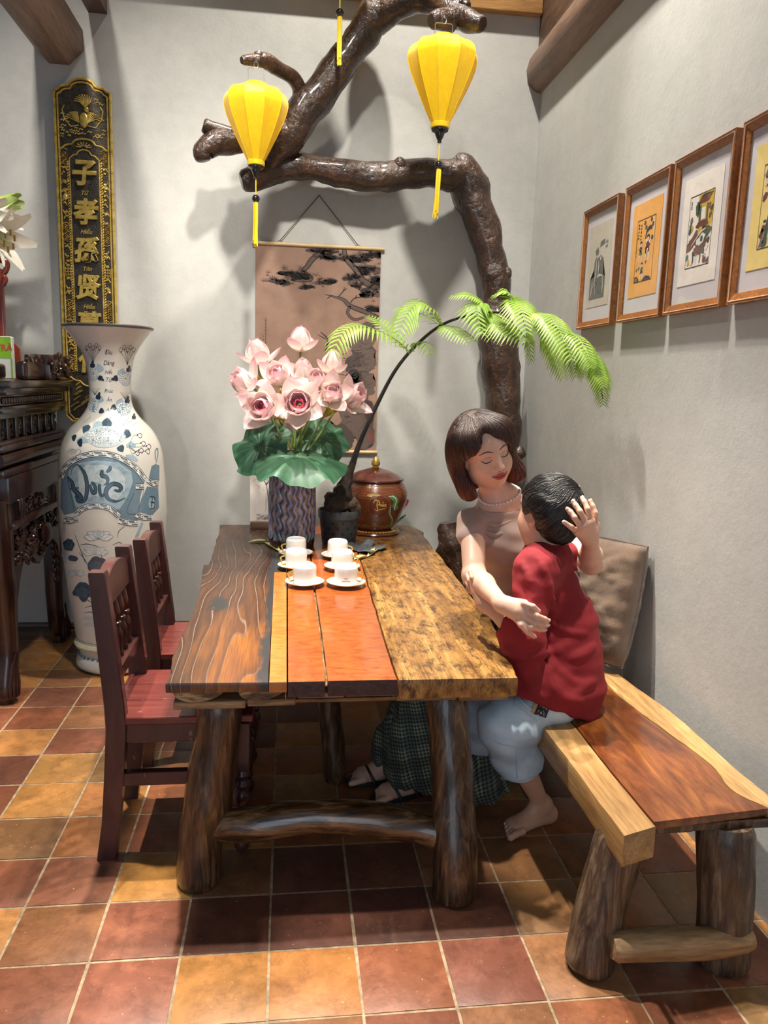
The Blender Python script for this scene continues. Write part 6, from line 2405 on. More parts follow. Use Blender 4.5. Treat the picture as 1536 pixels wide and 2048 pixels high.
def cush(u, v, s):
    e = (max(0, 1 - abs(u) ** 4) * max(0, 1 - abs(v) ** 4)) ** .38
    px = 1 - .06 * (1 - u * u) * 0
    wr = .010 * noise.noise(Vector((u * 2.5, v * 5 + 3, s))) + .006 * noise.noise(Vector((u * 6, v * 9, s)))
    wr += .012 * math.exp(-((v + .72) / .12) ** 2) * math.sin(u * 6 + 1)
    x = W2 * u * (1 - .07 * (1 - abs(v)) ** 0 * (v * v) * 0 - .05 * math.cos(v * 1.57) * abs(u) ** 4 * -1)
    return Vector((x, s * (T2 * e + wr * e), H2 * v * (1 + .0 * u)))


Vf, Vb = [], []
for i in range(n):
    for j in range(n):
        u, v = (i / (n - 1) - .5) * 2, (j / (n - 1) - .5) * 2
        Vf.append(cush(u, v, -1))
        Vb.append(cush(u, v, 1))
F = grid_faces(n, n) + [tuple(reversed([q + n * n for q in f])) for f in grid_faces(n, n)]
nrm_ = Vector((-.80, -.55, .24)).normalized()
xx = Vector((.55, -.80, 0)).normalized()
xx = (xx - nrm_ * xx.dot(nrm_)).normalized()
zz = nrm_.cross(xx) * -1
if zz.z < 0:
    zz = -zz
cc = Vector((1.140, 2.735, .664))
V = [tuple(cc + xx * p.x + nrm_ * (-p.y) + zz * p.z) for p in Vf + Vb]
bm = bmesh.new()
bv = [bm.verts.new(v) for v in V]
for f in F:
    try:
        bm.faces.new([bv[i] for i in f])
    except ValueError:
        pass
bmesh.ops.remove_doubles(bm, verts=list(bm.verts), dist=.0008)
bmesh.ops.recalc_face_normals(bm, faces=list(bm.faces))
cu = thing('cushion', (cc.x, cc.y, SEAT), 'brown corduroy cushion leaning on the side wall behind the boy', 'cushion')
mk('cover', from_bm(bm), tc.m, cu, angle=180)
edge = [(-1, -1), (-1, 1), (1, 1), (1, -1), (-1, -1)]
pp = []
for a, b in zip(edge[:-1], edge[1:]):
    for k in range(12):
        u, v = a[0] + (b[0] - a[0]) * k / 12, a[1] + (b[1] - a[1]) * k / 12
        p = cush(u, v, 1)
        pp.append(cc + xx * p.x + zz * p.z)
mk('piping', tube(pp + [pp[0]], .005, 6, False), tc.m, cu)

# ------------------------------------------------------------------ people: bodies grown from smooth distance fields


def v3(p):
    return np.array((p[0], p[1], p[2]), np.float32)


class Cap:
    """tapered capsule"""

    def __init__(s, a, b, ra, rb, k=.02, sub=False):
        s.a, s.b, s.ra, s.rb, s.k, s.sub = v3(a), v3(b), ra, rb, k, sub
        r = max(ra, rb)
        s.lo, s.hi = np.minimum(s.a, s.b) - r, np.maximum(s.a, s.b) + r

    def d(s, X, Y, Z):
        ab = s.b - s.a
        L2 = float(ab @ ab) + 1e-12
        t = np.clip(((X - s.a[0]) * ab[0] + (Y - s.a[1]) * ab[1] + (Z - s.a[2]) * ab[2]) / L2, 0, 1)
        return np.sqrt((X - s.a[0] - ab[0] * t) ** 2 + (Y - s.a[1] - ab[1] * t) ** 2 + (Z - s.a[2] - ab[2] * t) ** 2) - (s.ra + (s.rb - s.ra) * t)


class Ell:
    """ellipsoid with axes"""

    def __init__(s, c, r, axes=None, k=.02, sub=False):
        s.c, s.r, s.k, s.sub = v3(c), np.array(r, np.float32), k, sub
        s.A = np.eye(3, dtype=np.float32) if axes is None else np.array([list(a) for a in axes], np.float32)
        e = np.sqrt(((s.A * s.r[:, None]) ** 2).sum(0))
        s.lo, s.hi = s.c - e, s.c + e

    def d(s, X, Y, Z):
        x, y, z = X - s.c[0], Y - s.c[1], Z - s.c[2]
        q = [(x * s.A[i][0] + y * s.A[i][1] + z * s.A[i][2]) / s.r[i] for i in range(3)]
        k0 = np.sqrt(q[0] ** 2 + q[1] ** 2 + q[2] ** 2)
        k1 = np.sqrt((q[0] / s.r[0]) ** 2 + (q[1] / s.r[1]) ** 2 + (q[2] / s.r[2]) ** 2) + 1e-9
        return k0 * (k0 - 1) / k1


class Half:
    """cut away the side the normal points to"""

    def __init__(s, p, n, k=.006):
        s.p, s.n, s.k, s.sub = v3(p), v3(Vector(n).normalized()), k, True
        s.lo, s.hi = v3((-9, -9, -9)), v3((9, 9, 9))

    def d(s, X, Y, Z):
        return -((X - s.p[0]) * s.n[0] + (Y - s.p[1]) * s.n[1] + (Z - s.p[2]) * s.n[2])


def field(prims, lo, hi, h, disp=None):
    n = [int(math.ceil((hi[i] - lo[i]) / h)) + 1 for i in range(3)]
    ax = [np.float32(lo[i]) + np.arange(n[i], dtype=np.float32) * np.float32(h) for i in range(3)]
    F = np.full(n, .2, np.float32)
    for p in prims:
        m = p.k * 1.1 + 3 * h + .012
        sl = []
        for i in range(3):
            a = max(0, int((p.lo[i] - m - lo[i]) / h))
            b = min(n[i], int((p.hi[i] + m - lo[i]) / h) + 2)
            sl.append(slice(a, b))
        if any(s.start >= s.stop for s in sl):
            continue
        sl = tuple(sl)
        d = p.d(ax[0][sl[0]][:, None, None], ax[1][sl[1]][None, :, None], ax[2][sl[2]][None, None, :])
        f = F[sl]
        if p.sub:
            hh = np.maximum(p.k - np.abs(f + d), 0) / p.k
            F[sl] = np.maximum(f, -d) + hh * hh * p.k * .25
        else:
            hh = np.maximum(p.k - np.abs(f - d), 0) / p.k
            F[sl] = np.minimum(f, d) - hh * hh * p.k * .25
    if disp is not None:
        near = np.abs(F) < .05
        I = np.nonzero(near)
        F[I] += disp(ax[0][I[0]], ax[1][I[1]], ax[2][I[2]]).astype(np.float32)
    return F, ax


def nets(F, ax):
    S = F < 0
    c = np.zeros([q - 1 for q in S.shape], np.int8)
    off = [(i, j, k) for i in (0, 1) for j in (0, 1) for k in (0, 1)]
    nx, ny, nz = c.shape
    for i, j, k in off:
        c += S[i:i + nx, j:j + ny, k:k + nz]
    act = (c > 0) & (c < 8)
    I = np.nonzero(act)
    N = len(I[0])
    idx = np.full(c.shape, -1, np.int32)
    idx[I] = np.arange(N)
    vals = {o: F[I[0] + o[0], I[1] + o[1], I[2] + o[2]] for o in off}
    acc = np.zeros((N, 3), np.float32)
    cnt = np.zeros(N, np.float32)
    for o in off:
        for a in range(3):
            if o[a]:
                continue
            o2 = list(o)
            o2[a] = 1
            f0, f1 = vals[o], vals[tuple(o2)]
            m = (f0 < 0) != (f1 < 0)
            t = np.where(m, f0 / np.where(m, f0 - f1, 1), 0)
            for b in range(3):
                acc[:, b] += np.where(m, o[b] + (t if b == a else 0), 0)
            cnt += m
    P = acc / np.maximum(cnt, 1)[:, None]
    h = ax[0][1] - ax[0][0]
    V = np.stack([ax[b][I[b]] + P[:, b] * h for b in range(3)], 1)
    Q = []
    for a in range(3):
        b_, c_ = (a + 1) % 3, (a + 2) % 3
        s0 = [slice(None)] * 3
        s1 = [slice(None)] * 3
        s0[a], s1[a] = slice(0, -1), slice(1, None)
        ch = S[tuple(s0)] != S[tuple(s1)]
        E = np.nonzero(ch)
        ok = (E[b_] > 0) & (E[c_] > 0) & (E[b_] < idx.shape[b_]) & (E[c_] < idx.shape[c_])
        E = [e[ok] for e in E]
        ins = S[tuple(E)]

        def cell(db, dc):
            q = list(E)
            q[b_] = q[b_] - db
            q[c_] = q[c_] - dc
            return idx[tuple(q)]
        quad = np.stack([cell(1, 1), cell(0, 1), cell(0, 0), cell(1, 0)], 1)
        quad[~ins] = quad[~ins][:, ::-1]
        Q.append(quad)
    Q = np.concatenate(Q)
    Q = Q[(Q >= 0).all(1)]
    return V, Q


def lap(V, Q, it=2, w=.5):
    n = len(V)
    e = np.concatenate([Q[:, [0, 1]], Q[:, [1, 2]], Q[:, [2, 3]], Q[:, [3, 0]]])
    e = np.concatenate([e, e[:, ::-1]])
    deg = np.bincount(e[:, 0], minlength=n).astype(np.float32)
    for _ in range(it):
        s = np.stack([np.bincount(e[:, 0], V[e[:, 1], b], minlength=n) for b in range(3)], 1) / np.maximum(deg, 1)[:, None]
        V = V + w * (s - V)
    return V


def grow(prims, h, disp=None, box=None, smooth=2):
    adds = [p for p in prims if not p.sub]
    lo = np.min([p.lo for p in adds], 0) - .02
    hi = np.max([p.hi for p in adds], 0) + .02
    if box:
        lo, hi = np.maximum(lo, box[0]), np.minimum(hi, box[1])
    F, ax = field(prims, lo, hi, h, disp)
    V, Q = nets(F, ax)
    return lap(V, Q, smooth), Q


def body(prims, h, fine=(), disp=None):
    """one skin; inside the fine boxes it is sampled more closely"""
    V, Q = grow(prims, h, disp)
    for lo, hi, hf in fine:
        lo, hi = np.array(lo), np.array(hi)
        c = V[Q].mean(1)
        inside = ((c > lo + h * 1.2) & (c < hi - h * 1.2)).all(1)
        Q = Q[~inside]
        V2, Q2 = grow(prims, hf, disp, (lo, hi))
        Q = np.concatenate([Q, Q2 + len(V)])
        V = np.concatenate([V, V2])
    return V, Q


def mkq(name, VQ, mat, parent):
    V, Q = VQ
    return mk(name, (V.tolist(), Q.tolist()), mat, parent, angle=180)


def sdf_at(prims, p):
    f = .3
    P = [np.array([[[c]]], np.float32) for c in p]
    f = np.array([[[.3]]], np.float32)
    for q in prims:
        d = q.d(*P)
        if q.sub:
            hh = np.maximum(q.k - np.abs(f + d), 0) / q.k
            f = np.maximum(f, -d) + hh * hh * q.k * .25
        else:
            hh = np.maximum(q.k - np.abs(f - d), 0) / q.k
            f = np.minimum(f, d) - hh * hh * q.k * .25
    return float(f[0, 0, 0])


class Frame:
    """head frame: x to the person's left, y forward, z up"""

    def __init__(s, c, fwd, up, sc=1.0):
        s.c = Vector(c)
        s.y = Vector(fwd).normalized()
        s.z = Vector(up)
        s.z = (s.z - s.y * s.z.dot(s.y)).normalized()
        s.x = s.z.cross(s.y) * -1
        s.x = s.y.cross(s.z)
        s.x = -s.x if False else s.x
        s.s = sc

    def __call__(s, x, y, z):
        return s.c + (s.x * x + s.y * y + s.z * z) * s.s

    def ell(s, x, y, z, r, k=.015, sub=False, rx=0.0, rz=0.0):
        A = [s.x, s.y, s.z]
        if rx:
            m = Matrix.Rotation(rx, 3, s.x)
            A = [m @ a for a in A]
        if rz:
            m = Matrix.Rotation(rz, 3, s.z)
            A = [m @ a for a in A]
        return Ell(s(x, y, z), [q * s.s for q in r], A, k * s.s, sub)

    def cap(s, a, b, ra, rb, k=.012, sub=False):
        return Cap(s(*a), s(*b), ra * s.s, rb * s.s, k * s.s, sub)


def surf(fr, prims, x, z, lift=.0):
    """point of the face on the line x, z of the head frame"""
    y = .16
    for _ in range(40):
        d = sdf_at(prims, fr(x, y, z))
        if d < .0003:
            break
        y -= d / fr.s * .8
        if y < -.05:
            break
    return fr(x, y + lift, z)


def head_prims(fr, ears=True):
    P = [fr.ell(0, -.012, .036, (.073, .092, .084)),
         fr.ell(0, .018, -.022, (.062, .066, .080), .03),
         fr.ell(0, .040, -.082, (.034, .034, .026), .03),
         fr.ell(.034, .044, -.036, (.028, .030, .030), .025), fr.ell(-.034, .044, -.036, (.028, .030, .030), .025),
         fr.ell(.048, .006, -.062, (.018, .034, .030), .03), fr.ell(-.048, .006, -.062, (.018, .034, .030), .03),
         fr.ell(0, .062, .030, (.046, .020, .026), .03),
         fr.ell(.030, .089, .000, (.017, .012, .008), .012, True), fr.ell(-.030, .089, .000, (.017, .012, .008), .012, True),
         fr.ell(.030, .066, -.002, (.0155, .013, .0115), .006), fr.ell(-.030, .066, -.002, (.0155, .013, .0115), .006),
         fr.cap((0, .078, .004), (0, .098, -.032), .0065, .0098, .014),
         fr.ell(.0105, .088, -.036, (.0075, .010, .0072), .007), fr.ell(-.0105, .088, -.036, (.0075, .010, .0072), .007),
         fr.ell(0, .068, -.062, (.026, .017, .018), .015)]
    if ears:
        for s in (-1, 1):
            P.append(fr.ell(s * .074, -.006, -.010, (.008, .019, .030), .008, False, 0, s * .35))
            P.append(fr.ell(s * .081, -.000, -.008, (.005, .009, .015), .006, True))
    return P


def skin_mat(name, base, red):
    t = NT(name)
    c = t.co()
    n = t.noise(c, 14, 4, .6)
    f = t.noise(c, 120, 3)
    t.set(col=t.mix(.15, t.ramp(n, [(.3, base), (.75, red)]), t.ramp(f, [(.35, .8), (.6, 1)]), 'MULTIPLY'), rough=.48, sss=.12)
    t.b.inputs['Subsurface Radius'].default_value = (.012, .005, .003)
    t.b.inputs['Subsurface Scale'].default_value = .6
    t.bump(t.noise(c, 420, 2), .06, .001)
    return t.m


def strand_mat(name, dark, lite, tint=None, ax=(150, 150, 7), rough=.3):
    t = NT(name)
    c = t.co(ax)
    n = t.noise(c, 1, 3, .6, .2)
    col = t.ramp(n, [(.3, dark), (.7, lite)])
    if tint is not None:
        sep = t.n('ShaderNodeSeparateXYZ')
        t.link(t.co(), sep.inputs[0])
        f = t.ramp(t.math('ADD', t.math('MULTIPLY', sep.outputs[2], -4.0), t.math('MULTIPLY', n, .2)), [(.05, 0), (.60, 1)])
        col = t.mix(f, col, t.mix(1, col, tint, 'MULTIPLY'))
    t.set(col=col, rough=rough, spec=.5)
    t.bump(n, .55, .004)
    return t.m


def ripple(terms):
    """folds: sum of sines; term = (direction, frequency, phase, amplitude, warp)"""
    def f(x, y, z):
        s = 0
        for (dx, dy, dz), fq, ph, am, wp in terms:
            q = dx * x + dy * y + dz * z
            w = np.sin(x * 17 + ph) + np.sin(y * 21 + ph * 2) + np.sin(z * 13 + ph * 3)
            s = s + am * np.sin(fq * q + ph + wp * w)
        return s
    return f


def onsph(px, py, c, r):
    """where the sight line through (px, py) meets a ball round c"""
    o = Vector((0, 0, CAM_H))
    d = ray(px, py).normalized()
    oc = o - Vector(c)
    b = oc.dot(d)
    q = b * b - (oc.dot(oc) - r * r)
    t = -b - math.sqrt(max(q, 0))
    return o + d * t


def finger(j, r0, r1, k=.007):
    out = []
    n = len(j) - 1
    for i in range(n):
        a, b = r0 + (r1 - r0) * i / n, r0 + (r1 - r0) * (i + 1) / n
        out.append(Cap(j[i], j[i + 1], a, b, k))
    return out


def nail(tip, prev, out, r, parent, mat):
    t = (Vector(tip) - Vector(prev)).normalized()
    o = Vector(out)
    o = (o - t * o.dot(t)).normalized()
    m = Matrix.Translation(Vector(tip) + o * r * .86) @ frame_to(o, t)
    mk('nail', xf(ball((0, 0, 0), (r * .62, r * .80, r * .18), 10, 6), m), mat, parent)


M_SKIN = skin_mat('light_skin', (.68, .41, .29), (.74, .46, .35))
M_SKINB = skin_mat('tan_skin', (.58, .32, .21), (.64, .36, .25))
M_NAIL = plain('nail', (.74, .46, .38), .25, var=.05)
M_LIP = plain('lipstick', (.48, .075, .07), .35, var=.12, coat=.2)
M_LASH = plain('lash', (.012, .008, .007), .5)
M_BROW = plain('brow', (.085, .045, .03), .7)

# ---- boy's main points
Bh = ony(1094, 1028, 2.30)
Bneck = ony(1094, 1092, 2.31)
BshL, BshR = ony(1072, 1142, 2.215), ony(1120, 1110, 2.40)
Bf = Frame(Bh, cv(-.62, .24, -.74), CU * .80 + CR * .30 - CF * .42, .99)
HC = Bf(0, -.016, .040)
Bpel = ony(1128, 1372, 2.29)
Bmid = ony(1120, 1250, 2.30)
BelL, BwrL = ony(1050, 1268, 2.135), ony(966, 1206, 2.235)
BHR = .098

# ---- woman's main points
Wf = Frame(ony(968, 902, 2.50), cv(.34, -.30, .88), CU * .93 - CR * .36, 1.06)
Wneck = ony(1003, 1008, 2.575)
WshR, WshL = ony(945, 1046, 2.56), ony(1082, 1022, 2.70)
Wch = ony(1010, 1080, 2.585)
Wwa = ony(1032, 1190, 2.60)
Whip = ony(1068, 1290, 2.62)
WelR, WwrR = ony(948, 1150, 2.335), ony(1004, 1208, 2.125)
WelL, WwrL = ony(1182, 1126, 2.44), ony(1180, 1082, 2.27)
WknR, WknL = Vector((.50, 2.50, .515)), Vector((.56, 2.68, .515))
WanR, WanL = Vector((.47, 2.515, .075)), Vector((.40, 2.62, .075))

woman = thing('person', (.75, 2.55, 0), 'smiling woman with bobbed auburn hair in beige top embracing the boy', 'person')
hp = head_prims(Wf)
# right hand lying on the boy's arm
hd = []
kn = {'i': (1048, 1207), 'm': (1050, 1218), 'r': (1046, 1229), 'l': (1040, 1238)}
YK = 2.055
wr = WwrR
pal = [Cap(wr, ony(1040, 1222, 2.07), .023, .024, .02)]
for q in kn.values():
    pal.append(Cap(wr.lerp(ony(*q, YK), .25), ony(*q, YK + .012), .016, .0125, .018))
fR = {'i': [(1048, 1207, 2.055), (1066, 1213, 2.035), (1076, 1221, 2.045)],
      'm': [(1050, 1218, 2.055), (1074, 1232, 2.030), (1089, 1238, 2.040), (1096, 1241, 2.055)],
      'r': [(1046, 1229, 2.058), (1072, 1245, 2.032), (1088, 1250, 2.042), (1095, 1251, 2.056)],
      'l': [(1040, 1238, 2.062), (1062, 1254, 2.036), (1080, 1259, 2.045), (1089, 1260, 2.058)],
      't': [(1024, 1228, 2.085), (1042, 1250, 2.045), (1057, 1265, 2.040), (1068, 1273, 2.052)]}
fRj = {k: [ony(*p) for p in v] for k, v in fR.items()}
fpr = []
for k, j in fRj.items():
    fpr += finger(j, .0092, .0068, .004)
# left hand on the boy's head
fl = {'1': [(1156, 1066, .030), (1142, 1054, .022), (1128, 1044, .010)],
      '2': [(1162, 1054, .034), (1149, 1035, .030), (1141, 1024, .017), (1135, 1018, .010)],
      '3': [(1172, 1046, .036), (1160, 1023, .034), (1152, 1011, .020), (1146, 1003, .011)],
      '4': [(1182, 1042, .036), (1175, 1018, .034), (1169, 1004, .022), (1164, 996, .013)],
      '5': [(1191, 1048, .030), (1190, 1026, .034), (1185, 1012, .024), (1180, 1002, .016)]}


def headpt(x, y, lift):
    o = Vector((0, 0, CAM_H))
    p = onsph(x, y, HC, BHR + .008 + lift)
    return p


fLj = {k: [headpt(*p) for p in v] for k, v in fl.items()}
for k, j in fLj.items():
    fpr += finger(j, .0094, .0070, .004)
kc = headpt(1174, 1062, .030)
pal.append(Cap(WwrL, kc, .022, .024, .02))
for k in '12345':
    pal.append(Cap(WwrL.lerp(fLj[k][0], .3), fLj[k][0], .017, .0125, .018))
arms = [Cap(WshR, WelR, .044, .036, .02), Cap(WelR, WelR.lerp(WwrR, .35), .036, .034, .02), Cap(WelR.lerp(WwrR, .35), WwrR, .034, .022, .02),
        Cap(WshL, WelL, .044, .037, .02), Cap(WelL, WelL.lerp(WwrL, .35), .037, .036, .02), Cap(WelL.lerp(WwrL, .35), WwrL, .036, .023, .02)]
trunk = [Cap(Wf(0, -.028, -.055), Wneck, .045, .050, .03), Cap(Wneck, WshR, .040, .042, .05), Cap(Wneck, WshL, .040, .042, .05),
         Cap(Wneck, Wch, .06, .080, .05), Cap(Wch, Wwa, .08, .078, .05), Cap(Wwa, Whip, .085, .10, .05),
         Cap(Whip, WknR, .075, .055, .04), Cap(Whip, WknL, .075, .055, .04), Cap(WknR, WanR, .05, .032, .02), Cap(WknL, WanL, .05, .032, .02)]
feet = []
for an, d in ((WanR, Vector((-.95, -.30, 0))), (WanL, Vector((-.98, -.15, 0)))):
    d.normalize()
    s = Vector((-d.y, d.x, 0))
    heel = Vector((an.x, an.y, .030)) - d * .03
    ball_ = Vector((an.x, an.y, .026)) + d * .12
    feet += [Cap(an, heel, .032, .028, .02), Cap(an, ball_, .032, .022, .03), Cap(heel, ball_ - s * .02, .026, .020, .02), Cap(heel, ball_ + s * .02, .026, .020, .02)]
    for q in range(5):
        b = ball_ + s * (.034 - .017 * q)
        feet += [Cap(b, b + d * (.050 - .007 * q) - Vector((0, 0, .010)), .0125 if q == 0 else .010, .0105 if q == 0 else .008, .006)]
wprims = hp + trunk + arms + pal + fpr + feet
hc = Wf(0, 0, 0)
fine = [((hc.x - .11, hc.y - .13, hc.z - .135), (hc.x + .13, hc.y + .12, hc.z + .14), .0026)]
lo_ = np.min([p.lo for p in fpr[:16] + pal[:5]], 0) - .008
hi_ = np.max([p.hi for p in fpr[:14]], 0) + .008
fine.append((tuple(lo_), tuple(hi_), .0025))
lo_ = np.min([p.lo for p in fpr[14:]], 0) - .008
hi_ = np.max([p.hi for p in fpr[14:]], 0) + .008
fine.append((tuple(lo_), tuple(hi_), .0025))
mkq('body', body(wprims, .0045, fine), M_SKIN, woman)
for k, j in fRj.items():
    nail(j[-1], j[-2], cv(-.1, .35, .9), .0072, woman, M_NAIL)
for k, j in fLj.items():
    nail(j[-1], j[-2], (j[-1] - HC), .0074, woman, M_NAIL)
a, b = fLj['1'][0], fLj['1'][1]
d_ = (b - a).normalized()
m = Matrix.Translation(a.lerp(b, .45)) @ frame_to(d_)
mk('ring', xf(tube([(.0108 * math.cos(t), .0108 * math.sin(t), 0) for t in np.linspace(0, 6.283, 20)], .0016, 6, False), m), M_GILT, woman)

# face details
face = hp


def fline(pts, w, lift, name, mat, n=16, flat=1.0):
    q = cr(pts, n)
    P = [surf(Wf, face, a[0], a[1], lift) for a in q]
    R_ = list(np.interp(np.linspace(0, 1, n), np.linspace(0, 1, len(w)), w))
    return mk(name, tube(P, R_, 8, True, flat=flat, up=Wf.y), mat, woman)


for s in (-1, 1):
    fline([(s * .0150, -.0035), (s * .022, -.0075), (s * .031, -.0090), (s * .040, -.0065), (s * .0475, .0005)], [.0006, .0012, .0015, .0016, .0008], .0006, 'eyelash', M_LASH)
    fline([(s * .0160, .004), (s * .024, .0068), (s * .034, .0072), (s * .044, .003)], [.0004, .0007, .0004], .0000, 'eyelid_crease', plain('lid_crease', (.30, .13, .09), .6) if s < 0 else bpy.data.materials['lid_crease'])
    fline([(s * .012, .0215), (s * .024, .0270), (s * .036, .0275), (s * .050, .0205)], [.0014, .0022, .0020, .0008], .0002, 'eyebrow', M_BROW, flat=.5)
    mk('nostril', ball(surf(Wf, face, s * .0062, -.0405, -.001), .0024, 8, 6), plain('nostril', (.20, .06, .05), .7) if s < 0 else bpy.data.materials['nostril'], woman)
fline([(-.0265, -.0565), (-.015, -.0585), (-.005, -.0560), (0, -.0575), (.005, -.0560), (.015, -.0585), (.0265, -.0565)], [.0012, .0034, .0042, .0036, .0042, .0034, .0012], .0008, 'upper_lip', M_LIP, 26, .7)
fline([(-.0255, -.0575), (-.013, -.0655), (0, -.0680), (.013, -.0655), (.0255, -.0575)], [.0012, .0046, .0056, .0046, .0012], .0008, 'lower_lip', M_LIP, 22, .75)
fline([(-.0285, -.0555), (-.014, -.0612), (0, -.0622), (.014, -.0612), (.0285, -.0555)], [.0005, .0009, .0005], .0030, 'mouth_line', plain('mouth_line', (.10, .012, .012), .6), 20)

# bobbed hair, built in the frame of the head
LF = Frame((0, 0, 0), (0, 1, 0), (0, 0, 1), 1.06)
hair = [LF.ell(0, -.020, .042, (.086, .102, .088)), LF.ell(.074, -.008, -.040, (.030, .064, .110), .05, False, 0, .2), LF.ell(-.074, -.008, -.040, (.030, .064, .110), .05, False, 0, -.2),
        LF.ell(0, -.070, -.030, (.086, .052, .105), .05), LF.ell(.050, .040, .050, (.040, .045, .050), .04), LF.ell(-.050, .040, .050, (.040, .045, .050), .04),
        LF.ell(.090, .012, -.095, (.022, .040, .046), .03), LF.ell(-.092, .010, -.100, (.024, .042, .046), .03), LF.ell(0, -.075, -.095, (.075, .036, .050), .04),
        LF.ell(.008, .080, -.020, (.066, .086, .078), .010, True), LF.ell(.006, .035, -.085, (.064, .080, .080), .015, True), LF.ell(.066, .056, -.030, (.026, .052, .056), .012, True), LF.ell(.016, .100, .052, (.016, .05, .035), .02, True),
        LF.ell(0, .0, -.14, (.056, .050, .07), .02, True), Half((0, 0, -.140 * 1.06), (0, .12, -1), .02)]
V, Q = grow(hair, .0032, lambda x, y, z: .0016 * np.sin(90 * np.arctan2(x, y + .02) + 6 * np.sin(z * 22)) * np.clip((.12 - z) * 9, 0, 1))
M_WHAIR = strand_mat('auburn_hair', (.018, .008, .006), (.075, .030, .019), (2.1, 1.0, .95), (260, 260, 6), .40)
ho = mk('hair', (V.tolist(), Q.tolist()), M_WHAIR, None, angle=180)
ho.parent = woman
M4 = Matrix.Identity(4)
for i in range(3):
    M4[i][0], M4[i][1], M4[i][2], M4[i][3] = Wf.x[i], Wf.y[i], Wf.z[i], Wf.c[i] - woman.location[i]
ho.matrix_local = M4


def sdf_arr(prims, P):
    X, Y, Z = (np.ascontiguousarray(P[:, i]).astype(np.float32) for i in range(3))
    f = np.full(len(P), .3, np.float32)
    for q in prims:
        d = q.d(X, Y, Z)
        if q.sub:
            hh = np.maximum(q.k - np.abs(f + d), 0) / q.k
            f = np.maximum(f, -d) + hh * hh * q.k * .25
        else:
            hh = np.maximum(q.k - np.abs(f - d), 0) / q.k
            f = np.minimum(f, d) - hh * hh * q.k * .25
    return f


def strands(prims, O, Dr, R0, lift, rad, rng, keep=.004):
    """O, Dr: (n, m, 3) origins on an inner axis and outward directions; march inwards to the hair's skin"""
    n, m, _ = O.shape
    o, d = O.reshape(-1, 3), Dr.reshape(-1, 3)
    d = d / np.linalg.norm(d, axis=1)[:, None]
    r = np.full(len(o), R0)
    for _ in range(24):
        q = sdf_arr(prims, o + d * r[:, None])
        r = np.maximum(r - q * .8, .0)
    ok = (np.abs(sdf_arr(prims, o + d * r[:, None])) < keep).reshape(n, m)
    P = (o + d * (r + 0)[:, None]).reshape(n, m, 3) + (d * 1).reshape(n, m, 3) * lift[:, None, None]
    gs = []
    for i in range(n):
        run = []
        for j in range(m):
            if ok[i, j] and (not run or np.linalg.norm(P[i, j] - run[-1]) < .035):
                run.append(P[i, j])
            else:
                if len(run) > 4:
                    gs.append(tube([tuple(p) for p in run], [rad * (.5 + .5 * math.sin(math.pi * (k + .5) / len(run))) for k in range(len(run))], 4))
                run = [P[i, j]] if ok[i, j] else []
        if len(run) > 4:
            gs.append(tube([tuple(p) for p in run], [rad * (.5 + .5 * math.sin(math.pi * (k + .5) / len(run))) for k in range(len(run))], 4))
    return join(*gs)


rg = np.random.default_rng(4)
n_, m_ = 620, 26
az = rg.uniform(0, 2 * math.pi, n_)
top0 = rg.uniform(.10, .5, n_)
O, Dr = np.zeros((n_, m_, 3)), np.zeros((n_, m_, 3))
for j in range(m_):
    t = j / (m_ - 1)
    el = (math.pi / 2) * (1 - np.clip(top0 + t * (2.2 - top0), 0, 1))
    zz_ = .040 - .185 * np.clip((top0 + t * (2.2 - top0)) - 1, 0, 2) / 1.2
    a_ = az + .05 * np.sin(7 * t + az * 5) + .10 * (rg.random(n_) - .5) * 0
    O[:, j] = np.stack([np.full(n_, .010 * (1 - t)), np.full(n_, -.018), zz_], 1)
    Dr[:, j] = np.stack([np.cos(el) * np.cos(a_), np.cos(el) * np.sin(a_), np.sin(el)], 1)
hs = mk('hair_strands', strands(hair, O, Dr, .20, rg.uniform(-.0006, .0012, n_), .0013, rg), M_WHAIR, None, angle=180)
hs.parent = woman
hs.matrix_local = M4.copy()
tag(hs, kind='stuff')

# beige top with a soft cowl neck
M_TOP = NT('beige_blouse')
_c = M_TOP.co()
M_TOP.set(col=M_TOP.ramp(M_TOP.noise(_c, 10, 4), [(.3, (.40, .275, .22)), (.7, (.46, .325, .27))]), rough=.75, sheen=.2)
M_TOP.bump(M_TOP.noise(M_TOP.co((500, 500, 500)), 1, 2), .15, .002)
M_TOP = M_TOP.m
sl_ = WshR.lerp(WelR, .30)
sl2 = WshL.lerp(WelL, .30)
fw = cv(-.35, 0, .94)
top_p = [Cap(Wneck - Vector((0, 0, .035)), Wch, .070, .108, .06), Cap(Wch, Wwa, .104, .094, .06), Cap(Wwa, Wwa.lerp(Whip, .45), .094, .104, .04),
         Ell(Wch + fw * .055 - CR * .045 - Vector((0, 0, .015)), (.058, .055, .055), None, .05), Ell(Wch + fw * .05 + CR * .05 - Vector((0, 0, .015)), (.058, .055, .055), None, .05),
         Cap(Wneck - Vector((0, 0, .03)), WshR, .048, .052, .05), Cap(Wneck - Vector((0, 0, .03)), WshL, .048, .052, .05), Cap(WshR, sl_, .054, .052, .02), Cap(WshL, sl2, .054, .052, .02),
         Ell(Wneck + fw * .045 + Vector((0, 0, .030)), (.088, .088, .060), None, .010, True), Cap(Wf(0, -.028, -.055), Wneck + Vector((0, 0, .0)), .056, .060, .01, True),
         Half(WshR.lerp(WelR, .30), WelR - WshR, .008), ]
top_p = top_p[:-1]
dsp = ripple([((.2, .1, 1), 95, .3, .0022, .55), ((-.6, .2, 1), 60, 1.7, .0026, .5), ((.9, .3, .3), 75, 2.2, .0014, .6)])
